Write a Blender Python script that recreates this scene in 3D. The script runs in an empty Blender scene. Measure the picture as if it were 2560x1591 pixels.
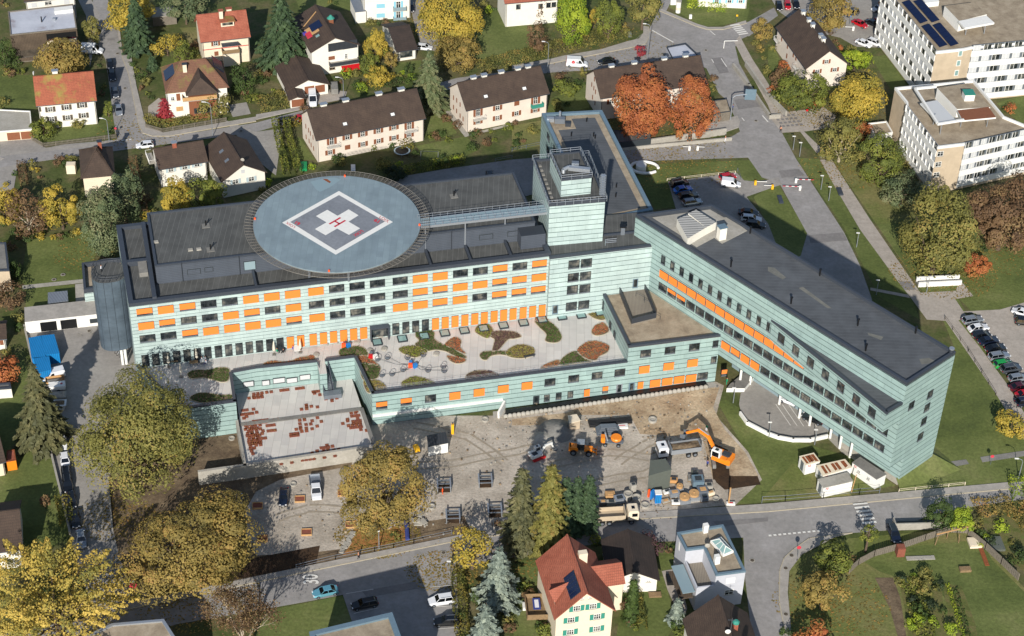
import bpy, math, random
import numpy as np
from mathutils import Vector, Matrix
random.seed(7)
sc=bpy.context.scene
# ---------------------------------------------------------------- camera
CAM_H=240.0; FPX=4693.97; PW, PH=2560,1591
PITCH=0.66504642; ROLL=0.03696699
_f=Vector((0, math.cos(PITCH),-math.sin(PITCH))); _u=Vector((0, math.sin(PITCH), math.cos(PITCH)))
_x=Vector((1,0,0))
CX=_x*math.cos(ROLL)+_u*math.sin(ROLL); CU=-_x*math.sin(ROLL)+_u*math.cos(ROLL)
cam=bpy.data.cameras.new('camera'); cam.sensor_width=36; cam.sensor_fit = 'HORIZONTAL'
cam.lens=FPX/PW*36; cam.clip_end=5000; cam.clip_start=1
camo=bpy.data.objects.new('camera', cam); sc.collection.objects.link(camo)
camo.matrix_world=Matrix(((CX.x, CU.x,-_f.x,0),(CX.y, CU.y,-_f.y,0),(CX.z, CU.z,-_f.z, CAM_H),(0,0,0,1)))
sc.camera=camo
# ---------------------------------------------------------------- sky, sun, exposure
SUN_EL=math.radians(28); SHADOW_AZ=math.radians(5.9)
w=bpy.data.worlds.new('World'); sc.world=w; w.use_nodes=True
nt=w.node_tree; bg=nt.nodes['Background']; sky=nt.nodes.new('ShaderNodeTexSky')
sky.sky_type = 'NISHITA'; sky.sun_disc=False; sky.sun_elevation=SUN_EL; sky.sun_rotation=math.pi+SHADOW_AZ
sky.air_density=1.0; sky.dust_density=0.6
nt.links.new(sky.outputs[0], bg.inputs[0]); bg.inputs[1].default_value=0.085
sl=bpy.data.lights.new('sun', 'SUN'); sl.energy=4.4; sl.angle=math.radians(0.5); sl.color=(1.0,0.945,0.87)
slo=bpy.data.objects.new('sun', sl); sc.collection.objects.link(slo)
sd=Vector((math.sin(SHADOW_AZ)*math.cos(SUN_EL), math.cos(SHADOW_AZ)*math.cos(SUN_EL),-math.sin(SUN_EL)))
slo.rotation_euler=sd.to_track_quat('-Z', 'Y').to_euler(); slo.location=(0,0,100)
sc.view_settings.view_transform = 'Standard'; sc.view_settings.look = 'None'; sc.view_settings.exposure=0.5
sc.cycles.max_bounces=5; sc.cycles.diffuse_bounces=2; sc.cycles.glossy_bounces=2; sc.cycles.transparent_max_bounces=8
# ---------------------------------------------------------------- photo survey -> world
def P(px, z=0.0):
    "world point at height z seen at photo position px (survey of the place from the photograph)"
    d=_f+CX*((px[0]-PW/2)/FPX)-CU*((px[1]-PH/2)/FPX)
    t=(z-CAM_H)/d.z
    return Vector((d.x*t, d.y*t, z))
def proj(p):
    d=Vector(p)-Vector((0,0, CAM_H)); k=d.dot(_f)
    return (PW/2+FPX*d.dot(CX)/k, PH/2-FPX*d.dot(CU)/k)
ROWS=(0,400,800,1191)
def T(c, r, *xy):
    "tile coordinates -> photo px; pairs"
    o=[(640*c+xy[i]/3.78, ROWS[r]+xy[i+1]/3.78) for i in range(0, len(xy),2)]
    return o if len(o) > 1 else o[0]
def PT(c, r, *xy, z=0):
    o=T(c, r, *xy)
    return [P(q, z) for q in o] if isinstance(o, list) else P(o, z)
def hz(base, px):
    "height above plan point base at which it appears at px's row"
    lo, hi=-10,60
    for _ in range(40):
        m=(lo+hi)/2
        if proj((base[0], base[1], m))[1] > px[1]: lo=m
        else: hi=m
    return lo
def V2(v): return Vector((v[0], v[1]))
# ---------------------------------------------------------------- materials
MATS={}
def new_mat(name):
    m=bpy.data.materials.new(name); m.use_nodes=True
    n=m.node_tree; b=n.nodes['Principled BSDF']; MATS[name]=m
    return m, n, b
def rgb(h):
    if isinstance(h, str):
        c=[int(h[i:i+2],16)/255 for i in (0,2,4)]
        c=[x/12.92 if x <= .04045 else ((x+.055)/1.055) ** 2.4 for x in c]
    else: c=list(h)
    return (*c[:3],1)
def N(n, t, **k):
    o=n.nodes.new(t)
    for a, v in k.items(): setattr(o, a, v)
    return o
def coord(n, obj=True):
    return n.nodes.new('ShaderNodeTexCoord').outputs['Object'] if obj else n.nodes.new('ShaderNodeNewGeometry').outputs['Position']
def noise(n, scale, detail=4, rough=.6, vec=None):
    t=N(n, 'ShaderNodeTexNoise'); t.inputs['Scale'].default_value=scale; t.inputs['Detail'].default_value=detail
    t.inputs['Roughness'].default_value=rough
    n.links.new(vec or coord(n, False), t.inputs['Vector']); return t.outputs['Fac']
def ramp(n, fac, stops):
    r=N(n, 'ShaderNodeValToRGB'); e=r.color_ramp.elements
    while len(e) < len(stops): e.new(.5)
    for i,(p_, c) in enumerate(stops): e[i].position=p_; e[i].color=rgb(c)
    n.links.new(fac, r.inputs[0]); return r.outputs[0]
def mixc(n, fac, a, b, mode='MIX'):
    m=N(n, 'ShaderNodeMix', data_type='RGBA', blend_type=mode)
    for s, v in ((0, fac),(6, a),(7, b)):
        if isinstance(v,(int, float)): m.inputs[s].default_value=v
        elif isinstance(v, tuple): m.inputs[s].default_value=v
        else: n.links.new(v, m.inputs[s])
    return m.outputs[2]
def math_(n, op, a, b=None, c=None):
    m=N(n, 'ShaderNodeMath', operation=op)
    for i, v in enumerate((a, b, c)):
        if v is None: continue
        if isinstance(v,(int, float)): m.inputs[i].default_value=v
        else: n.links.new(v, m.inputs[i])
    return m.outputs[0]
def sep(n, v):
    s=N(n, 'ShaderNodeSeparateXYZ'); n.links.new(v, s.inputs[0]); return s.outputs
def bump(n, b, h, strength=.3, dist=.05):
    k=N(n, 'ShaderNodeBump'); k.inputs['Strength'].default_value=strength; k.inputs['Distance'].default_value=dist
    n.links.new(h, k.inputs['Height']); n.links.new(k.outputs[0], b.inputs['Normal'])
def simple(name, col, rough=.7, metal=0, var=.0, vs=1.5, spec=None):
    m, n, b=new_mat(name)
    b.inputs['Roughness'].default_value=rough; b.inputs['Metallic'].default_value=metal
    if spec is not None: b.inputs['Specular IOR Level'].default_value=spec
    c=rgb(col)
    if var:
        f=noise(n, vs); d=tuple(max(0, x*(1-var)) for x in c[:3])+(1,); l=tuple(min(1, x*(1+var)) for x in c[:3])+(1,)
        r=N(n, 'ShaderNodeValToRGB'); r.color_ramp.elements[0].position=.3; r.color_ramp.elements[1].position=.7
        r.color_ramp.elements[0].color=d; r.color_ramp.elements[1].color=l
        n.links.new(f, r.inputs[0]); n.links.new(r.outputs[0], b.inputs['Base Color'])
    else: b.inputs['Base Color'].default_value=c
    return m
def stained(name, cols, scale, scale2=None, rough=.9, bs=0.0, ct=.13):
    "natural surface: two noise scales through a ramp"
    m, n, b=new_mat(name); b.inputs['Roughness'].default_value=rough
    b.inputs['Specular IOR Level'].default_value=.25
    f=noise(n, scale,5, .65)
    k=len(cols); col=ramp(n, f,[(.28+.44*i/(k-1), c) for i, c in enumerate(cols)])
    if scale2:
        g=noise(n, scale2,3, .7)
        col=mixc(n,1.0, col, ramp(n, g,[(.3,(1-ct,)*3),(.7,(1+ct*.8,)*3)]), 'MULTIPLY')
    n.links.new(col, b.inputs['Base Color'])
    if bs: bump(n, b, noise(n, scale2 or scale*4,2), bs, .1)
    return m
def lined(name, base, line, period, width, axis=2, rough=.6, var=.08, vperiod=0, haxis=0, spec=.4, metal=0):
    "sheet cladding with joints along one axis (object space), and faint joints across"
    m, n, b=new_mat(name); b.inputs['Roughness'].default_value=rough; b.inputs['Specular IOR Level'].default_value=spec
    b.inputs['Metallic'].default_value=metal
    s=sep(n, coord(n)); z=math_(n, 'FRACT', math_(n, 'DIVIDE', s[axis], period))
    msk=math_(n, 'LESS_THAN', z, width/period)
    c=rgb(base); g=noise(n, .35,4)
    lo=tuple(x*(1-var) for x in c[:3]); hi=tuple(min(1, x*(1+var)) for x in c[:3])
    col=ramp(n, g,[(.3, lo),(.7, hi)])
    mp=N(n, 'ShaderNodeMapping'); mp.inputs['Scale'].default_value=(1,1, .12) if axis == 2 else (.15, .15,1) if axis else (.3, .05,1); n.links.new(coord(n), mp.inputs[0])
    col=mixc(n,1.0, col, ramp(n, noise(n,1.1,4, .7, mp.outputs[0]),[(.3,(1-var,)*3),(.7,(1+var*.5,)*3)]), 'MULTIPLY')
    if vperiod:
        row=math_(n, 'FLOOR', math_(n, 'DIVIDE', s[axis], period))
        h=math_(n, 'FRACT', math_(n, 'ADD', math_(n, 'DIVIDE', s[haxis], vperiod), math_(n, 'MULTIPLY', row, .37)))
        m2=math_(n, 'LESS_THAN', h, .05/vperiod)
        col=mixc(n, math_(n, 'MULTIPLY', m2, .35), col, rgb(line))
        cell=N(n, 'ShaderNodeTexWhiteNoise', noise_dimensions='2D'); cb=N(n, 'ShaderNodeCombineXYZ')
        n.links.new(math_(n, 'FLOOR', math_(n, 'ADD', math_(n, 'DIVIDE', s[haxis], vperiod), math_(n, 'MULTIPLY', row, .37))), cb.inputs[0]); n.links.new(row, cb.inputs[1])
        n.links.new(cb.outputs[0], cell.inputs['Vector'])
        col=mixc(n,1.0, col, ramp(n, cell.outputs['Value'],[(0,(.9, .9, .91)),(1,(1.05,1.05,1.04))]), 'MULTIPLY')
    col=mixc(n, msk, col, rgb(line)); n.links.new(col, b.inputs['Base Color'])
    return m
def leafmat(name, cols, trans=.35):
    m, n, b=new_mat(name); b.inputs['Roughness'].default_value=.65; b.inputs['Specular IOR Level'].default_value=.25
    a=N(n, 'ShaderNodeAttribute', attribute_name='tint')
    g=noise(n, .28,2)
    f=math_(n, 'ADD', math_(n, 'MULTIPLY', a.outputs['Fac'], .62), math_(n, 'MULTIPLY', g, .38))
    cols=[tuple(min(.75, v*1.3+.013) for v in rgb(c)[:3]) for c in cols]
    k=len(cols); col=ramp(n, f,[(.12+.72*i/(k-1), c) for i, c in enumerate(cols)])
    n.links.new(col, b.inputs['Base Color'])
    t=N(n, 'ShaderNodeBsdfTranslucent'); n.links.new(col, t.inputs[0])
    mx=N(n, 'ShaderNodeMixShader'); mx.inputs[0].default_value=trans
    out=n.nodes['Material Output']; n.links.new(b.outputs[0], mx.inputs[1]); n.links.new(t.outputs[0], mx.inputs[2]); n.links.new(mx.outputs[0], out.inputs[0])
    return m
def M(n): return MATS[n]
# ---------------------------------------------------------------- mesh builder
ORI={}
class MB:
    def __init__(s): s.v=[]; s.f=[]; s.m=[]; s.names=[]
    def mi(s, mat):
        if mat not in s.names: s.names.append(mat)
        return s.names.index(mat)
    def add(s, vs, fs, mat):
        o=len(s.v); s.v += [tuple(v) for v in vs]; k=s.mi(mat)
        for f in fs: s.f.append([i+o for i in f]); s.m.append(k)
    def box(s, c, d, mat, rz=0, M4=None):
        x, y, z=d[0]/2, d[1]/2, d[2]/2
        vs=[Vector((a*x, b*y, e*z)) for e in (-1,1) for a, b in ((-1,-1),(1,-1),(1,1),(-1,1))]
        R=M4 or Matrix.Rotation(rz,3, 'Z'); vs=[R @ v+Vector(c) for v in vs]
        s.add(vs,[(3,2,1,0),(4,5,6,7),(0,1,5,4),(1,2,6,5),(2,3,7,6),(3,0,4,7)], mat); return s
    def prism(s, poly, z0, z1, mat, top=None, bottom=True):
        poly=ccw([V2(p) for p in poly]); n=len(poly)
        z0s=z0 if isinstance(z0,(list, tuple)) else [z0]*n; z1s=z1 if isinstance(z1,(list, tuple)) else [z1]*n
        vs=[(*p, z) for p, z in zip(poly, z0s)]+[(*p, z) for p, z in zip(poly, z1s)]
        s.add(vs,[(i,(i+1) % n, n+(i+1) % n, n+i) for i in range(n)], mat)
        s.add(vs[n:],[tuple(range(n))], top or mat)
        if bottom: s.add(vs[:n],[tuple(reversed(range(n)))], mat)
        return s
    def face(s, pts, mat): s.add(pts,[tuple(range(len(pts)))], mat); return s
    def tube(s, a, b, r0, mat, r1=None, n=8, cap=True):
        a, b=Vector(a), Vector(b); r1=r0 if r1 is None else r1; d=(b-a)
        if d.length < 1e-6: return s
        q=d.to_track_quat('Z', 'Y'); vs=[]
        for c, r in ((a, r0),(b, r1)):
            for i in range(n):
                t=2*math.pi*i/n; vs.append(c+q @ Vector((r*math.cos(t), r*math.sin(t),0)))
        fs=[(i,(i+1) % n, n+(i+1) % n, n+i) for i in range(n)]
        if cap: fs += [tuple(reversed(range(n))), tuple(range(n,2*n))]
        s.add(vs, fs, mat); return s
    def path(s, pts, r, mat, n=6):
        for a, b in zip(pts, pts[1:]): s.tube(a, b, r, mat, n=n)
        return s
    def bar(s, a, b, w, h, mat):
        "beam with rectangular section from a to b"
        a, b=Vector(a), Vector(b); d=b-a; L=d.length
        if L < 1e-6: return s
        q=d.to_track_quat('X', 'Z').to_matrix(); return s.box((a+b)/2,(L, w, h), mat, M4=q)
    def lathe(s, c, prof, mat, n=16):
        vs=[]; k=len(prof)
        for r, z in prof:
            for i in range(n):
                t=2*math.pi*i/n; vs.append((c[0]+r*math.cos(t), c[1]+r*math.sin(t), c[2]+z))
        fs=[(j*n+i, j*n+(i+1) % n,(j+1)*n+(i+1) % n,(j+1)*n+i) for j in range(k-1) for i in range(n)]
        fs += [tuple(reversed(range(n))), tuple(range((k-1)*n, k*n))]
        s.add(vs, fs, mat); return s
    def sphere(s, c, r, mat, n=10, sz=(1,1,1)):
        k=n // 2+1; pr=[(max(.02, math.sin(math.pi*j/k))*r,-math.cos(math.pi*j/k)*r) for j in range(k+1)]
        o=len(s.v); s.lathe((0,0,0), pr, mat, n)
        for i in range(o, len(s.v)):
            v=s.v[i]; s.v[i]=(v[0]*sz[0]+c[0], v[1]*sz[1]+c[1], v[2]*sz[2]+c[2])
        return s
    def xf(s, M4):
        s.v=[tuple(M4 @ Vector(v)) for v in s.v]; return s
    def build(s, name, parent=None, label=None, cat=None, group=None, kind=None, smooth=False, bevel=0, origin=None):
        me=bpy.data.meshes.new(name); o=Vector((0,0,0))
        if parent is not None: o=ORI.get(parent.name, Vector((0,0,0)))
        elif origin is not None: o=Vector(origin)
        me.from_pydata([(v[0]-o.x, v[1]-o.y, v[2]-o.z) for v in s.v],[], s.f)
        for nm in s.names: me.materials.append(MATS[nm])
        me.polygons.foreach_set('material_index', s.m)
        if smooth: me.polygons.foreach_set('use_smooth',[True]*len(me.polygons))
        me.update()
        ob=bpy.data.objects.new(name, me); sc.collection.objects.link(ob)
        if parent is not None: ob.parent=parent; ORI[ob.name]=o
        else: ob.location=o; ORI[ob.name]=o
        if bevel:
            b=ob.modifiers.new('bevel', 'BEVEL'); b.width=bevel; b.segments=2; b.limit_method = 'ANGLE'
        tag(ob, label, cat, group, kind); return ob
def tag(o, label=None, cat=None, group=None, kind=None):
    for k, v in (('label', label),('category', cat),('group', group),('kind', kind)):
        if v: o[k]=v
    return o
def thing(name, label, cat, loc=(0,0,0), rz=0, group=None, local=False):
    o=bpy.data.objects.new(name, None); sc.collection.objects.link(o); o.empty_display_size=.5
    o.location=loc; o.rotation_euler=(0,0, rz); tag(o, label, cat, group)
    ORI[o.name]=Vector((0,0,0)) if local else Vector(loc)
    return o
def dup(root, loc, rz, label=None, group=None, sc_=None):
    r=root.copy(); sc.collection.objects.link(r); r.location=loc; r.rotation_euler=(0,0, rz)
    if sc_: r.scale=sc_
    if label: r['label']=label
    if group: r['group']=group
    for ch in list(root.children):
        c=ch.copy(); sc.collection.objects.link(c); c.parent=r
        for g in list(ch.children):
            d=g.copy(); sc.collection.objects.link(d); d.parent=c
    return r
def ccw(p):
    a=sum(p[i].x*p[(i+1) % len(p)].y-p[(i+1) % len(p)].x*p[i].y for i in range(len(p)))
    return p if a > 0 else list(reversed(p))
def inset(poly, d):
    p=ccw([V2(q) for q in poly]); n=len(p); o=[]
    for i in range(n):
        a, b, c=p[i-1], p[i], p[(i+1) % n]
        e1=(b-a).normalized(); e2=(c-b).normalized(); n1=Vector((-e1.y, e1.x)); n2=Vector((-e2.y, e2.x))
        k=n1+n2; k=k/max(.2, k.length_squared)*2
        o.append(b+k*d)
    return o
def parapet(mb, poly, d, z0, z1, mat):
    "hollow rim round a flat roof"
    p=ccw([V2(q) for q in poly]); q=inset(p, d); n=len(p)
    for i in range(n):
        j=(i+1) % n; a, b, c, e=p[i], p[j], q[j], q[i]
        mb.add([(*a, z1),(*b, z1),(*c, z1),(*e, z1)],[(0,1,2,3)], mat)
        mb.add([(*a, z0),(*b, z0),(*b, z1),(*a, z1)],[(0,1,2,3)], mat)
        mb.add([(*e, z0),(*c, z0),(*c, z1),(*e, z1)],[(3,2,1,0)], mat)
        mb.add([(*a, z0),(*b, z0),(*c, z0),(*e, z0)],[(3,2,1,0)], mat)
class Face:
    "vertical wall plane from A to B (left to right seen from outside)"
    def __init__(s, A, B):
        s.A=V2(A); d=V2(B)-s.A; s.L=d.length; s.u=d/s.L; s.n=Vector((s.u.y,-s.u.x)); s.rz=math.atan2(s.u.y, s.u.x)
    def pt(s, u, z, out=0):
        q=s.A+s.u*u+s.n*out; return Vector((q.x, q.y, z))
    def at(s, px):
        d=_f+CX*((px[0]-PW/2)/FPX)-CU*((px[1]-PH/2)/FPX)
        t=s.A.dot(s.n)/(V2(d).dot(s.n)); q=V2(d)*t
        return (q-s.A).dot(s.u), CAM_H+d.z*t
    def box(s, mb, u, z, w, h, d, out, mat):
        "box centred at u,z; front face at 'out'"
        mb.box(s.pt(u, z, out-d/2),(w, d, h), mat, rz=s.rz)
# ================================================================ materials
stained('asphalt',['807e7b', '8a8784', '959290'], .22,1.1)
stained('asphalt_old',['84807b', '8e8a84', '98948d'], .15,1.3)
stained('asphalt_patch',['6f6d6b', '787573', '807d7a'], .3,1.5)
stained('pavement',['8f8b84', '99948d', 'a49e96'], .4,1.2)
stained('path',['938c82', '9d958b', 'a79f95'], .3,1.3)
stained('lawn',['46502a', '545e30', '626a3a', '74744a'], .07,1.6, bs=.5, ct=.25)
stained('lawn_dry',['55602c', '626838', '716e44', '82784e'], .1,1.8, bs=.5, ct=.25)
stained('garden',['3b4520', '49522a', '5c583a', '6c6448'], .14,1.4, bs=.5, ct=.28)
stained('soil',['4c4033', '5e5040', '70614d', '80705a'], .35,2.0, bs=.6, ct=.22)
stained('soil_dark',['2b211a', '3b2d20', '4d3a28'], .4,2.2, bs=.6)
stained('gravel',['867e72', '9c9386', 'ada497', 'bab1a4'], .13,2.0, bs=.7, ct=.22)
stained('pit_clay',['7e6b55', '968269', 'aa987e', 'b9a98f'], .2,1.9, bs=.8, ct=.25)
stained('leaf_litter',['6d4a2b', '8a5f35', '9b6f42', '5c4a2c'], .8,3.0)
stained('vegetable_bed',['48502a', '565c2e', '66603c', '4f6a2a'], .5,2.5, bs=.6)
stained('concrete',['8e8a80', '9a968c', 'a5a198'], .3,2.0)
stained('concrete_dark',['6b6a66', '777570', '83817b'], .3,2.0)
stained('roof_gravel',['7c7060', '8c7f6c', '9a8d79', 'a59986'], .4,3.5)
lined('terrace_stone', 'bcb9b3', '9a9791',1.5, .06, axis=0, rough=.8, vperiod=3, haxis=1, var=.06)
simple('white_paint', 'd9d8d2', .6, var=.04); simple('white_wall', 'd6d2c6', .85, var=.05, vs=.8)
simple('cream_wall', 'cfc4b6', .85, var=.05, vs=.6); simple('warm_wall', 'd3c6ae', .85, var=.05)
simple('beige_concrete', 'b0a088', .85, var=.1, vs=.5); simple('grey_wall', 'aeb0b6', .8, var=.04)
simple('dark_metal', '3a3f46', .5, .3); simple('grey_metal', '7b828a', .45, .5); simple('light_metal', 'a9afb5', .4, .6)
simple('net_metal', '75716a', .6, .2); simple('black', '0d0e10', .5); simple('rubber', '141414', .9); simple('dark_trim', '2b3236', .6)
simple('parapet_metal', '454b54', .5, .35, var=.06); simple('parapet_blue', '6d8390', .5, .3, var=.06)
simple('timber', '7d674a', .9, var=.2, vs=3); simple('pale_timber', 'b08a5c', .85, var=.15, vs=3); simple('grey_timber', '6b6459', .9, var=.18, vs=2)
simple('shutter_brown', '7a4a30', .8, var=.08); simple('shutter_green', '2f8070', .7); simple('shutter_blue', '7fb4c4', .7); simple('shutter_dark', '4c443a', .8)
simple('shutter_grey', '9fb0b4', .8)
simple('red_paint', 'b1161c', .45); simple('orange_paint', 'e07f1c', .45, var=.05); simple('yellow_paint', 'e0a818', .5)
simple('blue_paint', '1c72b8', .45); simple('green_paint', '17804a', .5); simple('marking', 'cfcdc6', .8, var=.08, vs=4)
simple('kerb', 'a39a86', .85, var=.1); simple('red_marking', 'b53040', .7, var=.05)
simple('cardboard', 'b98a57', .8); simple('skin', 'b98468', .7); simple('hair', '2d2119', .8)
simple('cloth_white', 'cfd0d4', .9); simple('cloth_blue', '2c3a78', .9); simple('cloth_black', '16171b', .9); simple('cloth_green', '0f8a63', .9)
simple('cloth_orange', 'e8541c', .9); simple('cloth_purple', '4c3f96', .9)
simple('parasol_cloth', 'cfc6b2', .9); simple('tarp', '555a52', .75, var=.06); simple('rust', '7d4423', .9, var=.2, vs=2)
simple('bark', '5a4c3d', .95, var=.2, vs=3); simple('bark_pale', '9a8f7c', .95, var=.2, vs=3)
simple('interior', '40392f', .9, var=.5, vs=.8)
lined('mint', 'a6b8b5', '2c403e',1.15, .11, vperiod=3.4, rough=.5, spec=.5)
lined('mint_teal', '8fa6a2', '263a38',1.15, .11, vperiod=3.4, rough=.5, spec=.5)
lined('mint_ward', 'a9bab6', '34494a', .82, .075, vperiod=4.2, rough=.5, spec=.5)
lined('zinc', '4c5862', '262e35',1.5, .08, axis=0, rough=.5, spec=.35, var=.2)
lined('penthouse_grey', '4a5059', '33383f', .4, .05, rough=.5)
lined('roof_felt', '515250', '666664',1.05, .07, axis=0, rough=.8, var=.22)
lined('roof_felt_long', '505356', '5f6265', .95, .06, axis=1, rough=.75, var=.18)
stained('roof_repair',['5f605c', '6a6a64', '75746c'], .4,2)
lined('deck_panels', '7b8a90', '6d7c82',1.2, .06, axis=0, rough=.45, vperiod=3, haxis=1, var=.1)
lined('timber_deck', '7f776b', '55504a', .28, .05, axis=0, rough=.85)
lined('wood_boards', '55493c', '3a3128', .35, .06, axis=0, rough=.9, var=.25)
lined('corrugated', '8c929a', '60666e', .3, .12, axis=0, rough=.4, metal=.3)
lined('corrugated_dark', '41454a', '2a2d31', .3, .12, axis=0, rough=.45, metal=.2)
lined('blue_sheet', '1c78b4', '145f93', .35, .12, axis=0, rough=.4)
def tiles(name, a, b, moss=None, p=.42):
    m, n, bs=new_mat(name); bs.inputs['Roughness'].default_value=.85
    v=coord(n); g=noise(n, .5,4); g2=noise(n,6,2)
    col=ramp(n, g,[(.3, a),(.7, b)])
    col=mixc(n,1.0, col, ramp(n, g2,[(.3,(.75, .75, .75)),(.7,(1.2,1.2,1.2))]), 'MULTIPLY')
    s=sep(n, v); z=math_(n, 'FRACT', math_(n, 'DIVIDE', s[2], p*.62)); x=math_(n, 'FRACT', math_(n, 'DIVIDE', s[0], p*.8))
    k=math_(n, 'MAXIMUM', math_(n, 'LESS_THAN', z, .22), math_(n, 'LESS_THAN', x, .2))
    col=mixc(n, math_(n, 'MULTIPLY', k, .35), col,(0.01,0.008,0.007,1))
    if moss:
        q=noise(n, .22,5, .7); f=ramp(n, q,[(.50,(0,0,0)),(.66,(1,1,1))])
        col=mixc(n, math_(n, 'MULTIPLY', N_val(n, f), .75), col, rgb(moss))
    n.links.new(col, bs.inputs['Base Color']); return m
def N_val(n, c):
    r=N(n, 'ShaderNodeRGBToBW'); n.links.new(c, r.inputs[0]); return r.outputs[0]
tiles('tiles_brown', '3c2f27', '4d3e33'); tiles('tiles_dark', '2e2622', '3d322c'); tiles('tiles_red', '8c4a36', 'a25e48')
tiles('tiles_moss', '8a4a34', 'a05a40', moss='7d8038'); tiles('tiles_moss_brown', '6b4a38', '7a5642', moss='6d7034')
m, n, b=new_mat('white_roof'); b.inputs['Roughness'].default_value=.6
n.links.new(ramp(n, noise(n, .18,5, .7),[(.3, '8c8488'),(.45, 'a9acb4'),(.7, 'b9bcc4')]), b.inputs['Base Color'])
m, n, b=new_mat('glass'); b.inputs['Roughness'].default_value=.06; b.inputs['Specular IOR Level'].default_value=.9
n.links.new(ramp(n, noise(n, .7,1, .5),[(.36, '1a1f22'),(.52, '34393a'),(.68, '6c6a62')]), b.inputs['Base Color'])  # paler blotches in the colour stand in for curtains and reflected sky
m, n, b=new_mat('car_glass'); b.inputs['Roughness'].default_value=.05; b.inputs['Base Color'].default_value=rgb('0b0e12'); b.inputs['Specular IOR Level'].default_value=.8
m, n, b=new_mat('skylight_glass'); b.inputs['Roughness'].default_value=.1; b.inputs['Base Color'].default_value=rgb('7d9a96'); b.inputs['Specular IOR Level'].default_value=.9
m, n, b=new_mat('solar_glass'); b.inputs['Roughness'].default_value=.12; b.inputs['Base Color'].default_value=rgb('101a38')
m, n, b=new_mat('walk_glass'); b.inputs['Roughness'].default_value=.3; b.inputs['Base Color'].default_value=rgb('7f9298')
m, n, b=new_mat('orange_blind'); b.inputs['Roughness'].default_value=.75
s=sep(n, coord(n)); k=math_(n, 'FRACT', math_(n, 'MULTIPLY', s[2],4.0))
n.links.new(mixc(n, math_(n, 'MULTIPLY', math_(n, 'LESS_THAN', k, .2), .25), rgb('e67c2e'), rgb('964818')), b.inputs['Base Color'])
simple('blind_white', 'b9bbbb', .6); simple('car_lamp', 'd8d8d8', .15); simple('tail_lamp', '8a0c0c', .2); simple('plate', 'c8c8c4', .5)
for nm, c in dict(white='d2d4d6', silver='8e959c', grey='4c5259', black='101215', navy='121a2c', red='a5121c', maroon='43121c', blue='1768b8', green='178a3c', lightblue='6aa9bb', darkgreen='18312c', anthracite='23272c').items():
    m, n, b=new_mat('car_'+nm); b.inputs['Base Color'].default_value=rgb(c); b.inputs['Roughness'].default_value=.28
    b.inputs['Coat Weight'].default_value=.6; b.inputs['Coat Roughness'].default_value=.08
    if nm in ('silver', 'grey', 'blue', 'lightblue', 'anthracite'): b.inputs['Metallic'].default_value=.45
# foliage palettes (dark -> light)
leafmat('leaf_olive',['3c401a', '505022', '68662e', '7c763a', '866c36'])
leafmat('leaf_olive_green',['2f3a14', '424a1b', '57601f', '6d7228', '7f7a34'])
leafmat('leaf_golden',['5a5822', '787028', '94822e', 'a89036', '5f6a22'])
leafmat('leaf_larch',['4d5226', '747034', '9c8a3c', 'b39a48', 'bfa550'])
leafmat('leaf_brown_gold',['4e4a22', '64592b', '7c6c33', '8c783c', '8a6536'])
leafmat('leaf_orange',['633a22', '804628', '98572e', '9f6434', '66602e'])
leafmat('leaf_red',['4a1420', '6e1e2a', '8e2c34', 'a03c38'])
leafmat('leaf_green',['1f2c10', '2c3c14', '3a4c1a', '4a5c22'])
leafmat('leaf_bright',['4a5e14', '64781a', '829020', '98a02a'])
leafmat('leaf_dark',['151f10', '1f2c16', '29381c', '34441f'])
leafmat('needle_green',['18261a', '22341f', '2f4225', '3e4f2c'], .1)
leafmat('needle_spruce',['262b16', '353820', '4a4a2a', '5d5836'], .1)
leafmat('needle_blue',['3a4640', '525e56', '6a7468', '828a78'], .1)
leafmat('needle_pine',['2c3a22', '3d4a2c', '525a38', '666244'], .1)
leafmat('leaf_brown',['3f3020', '56402a', '6a5236', '7c6a42'])
leafmat('leaf_hedge',['3a4016', '50541c', '666224', '7a6a2c'])
leafmat('leaf_sedum_red',['5c3424', '7c442c', '9a5836', '7c6638'])
leafmat('leaf_purple',['2c1c20', '402a2c', '54383a', '4c4a30'])
# ================================================================ the ground, roads, markings
_nm={}
def sheet(name, pts, mat, z, zs=None):
    mb=MB(); q=[P(p,0) for p in pts]
    mb.prism(q, z-.012, z, mat, bottom=False); return mb.build(name, kind='structure')
g=MB(); g.face([(-2500,-600,0),(2500,-600,0),(2500,4000,0),(-2500,4000,0)], 'garden'); g.build('ground', kind='structure')
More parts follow.
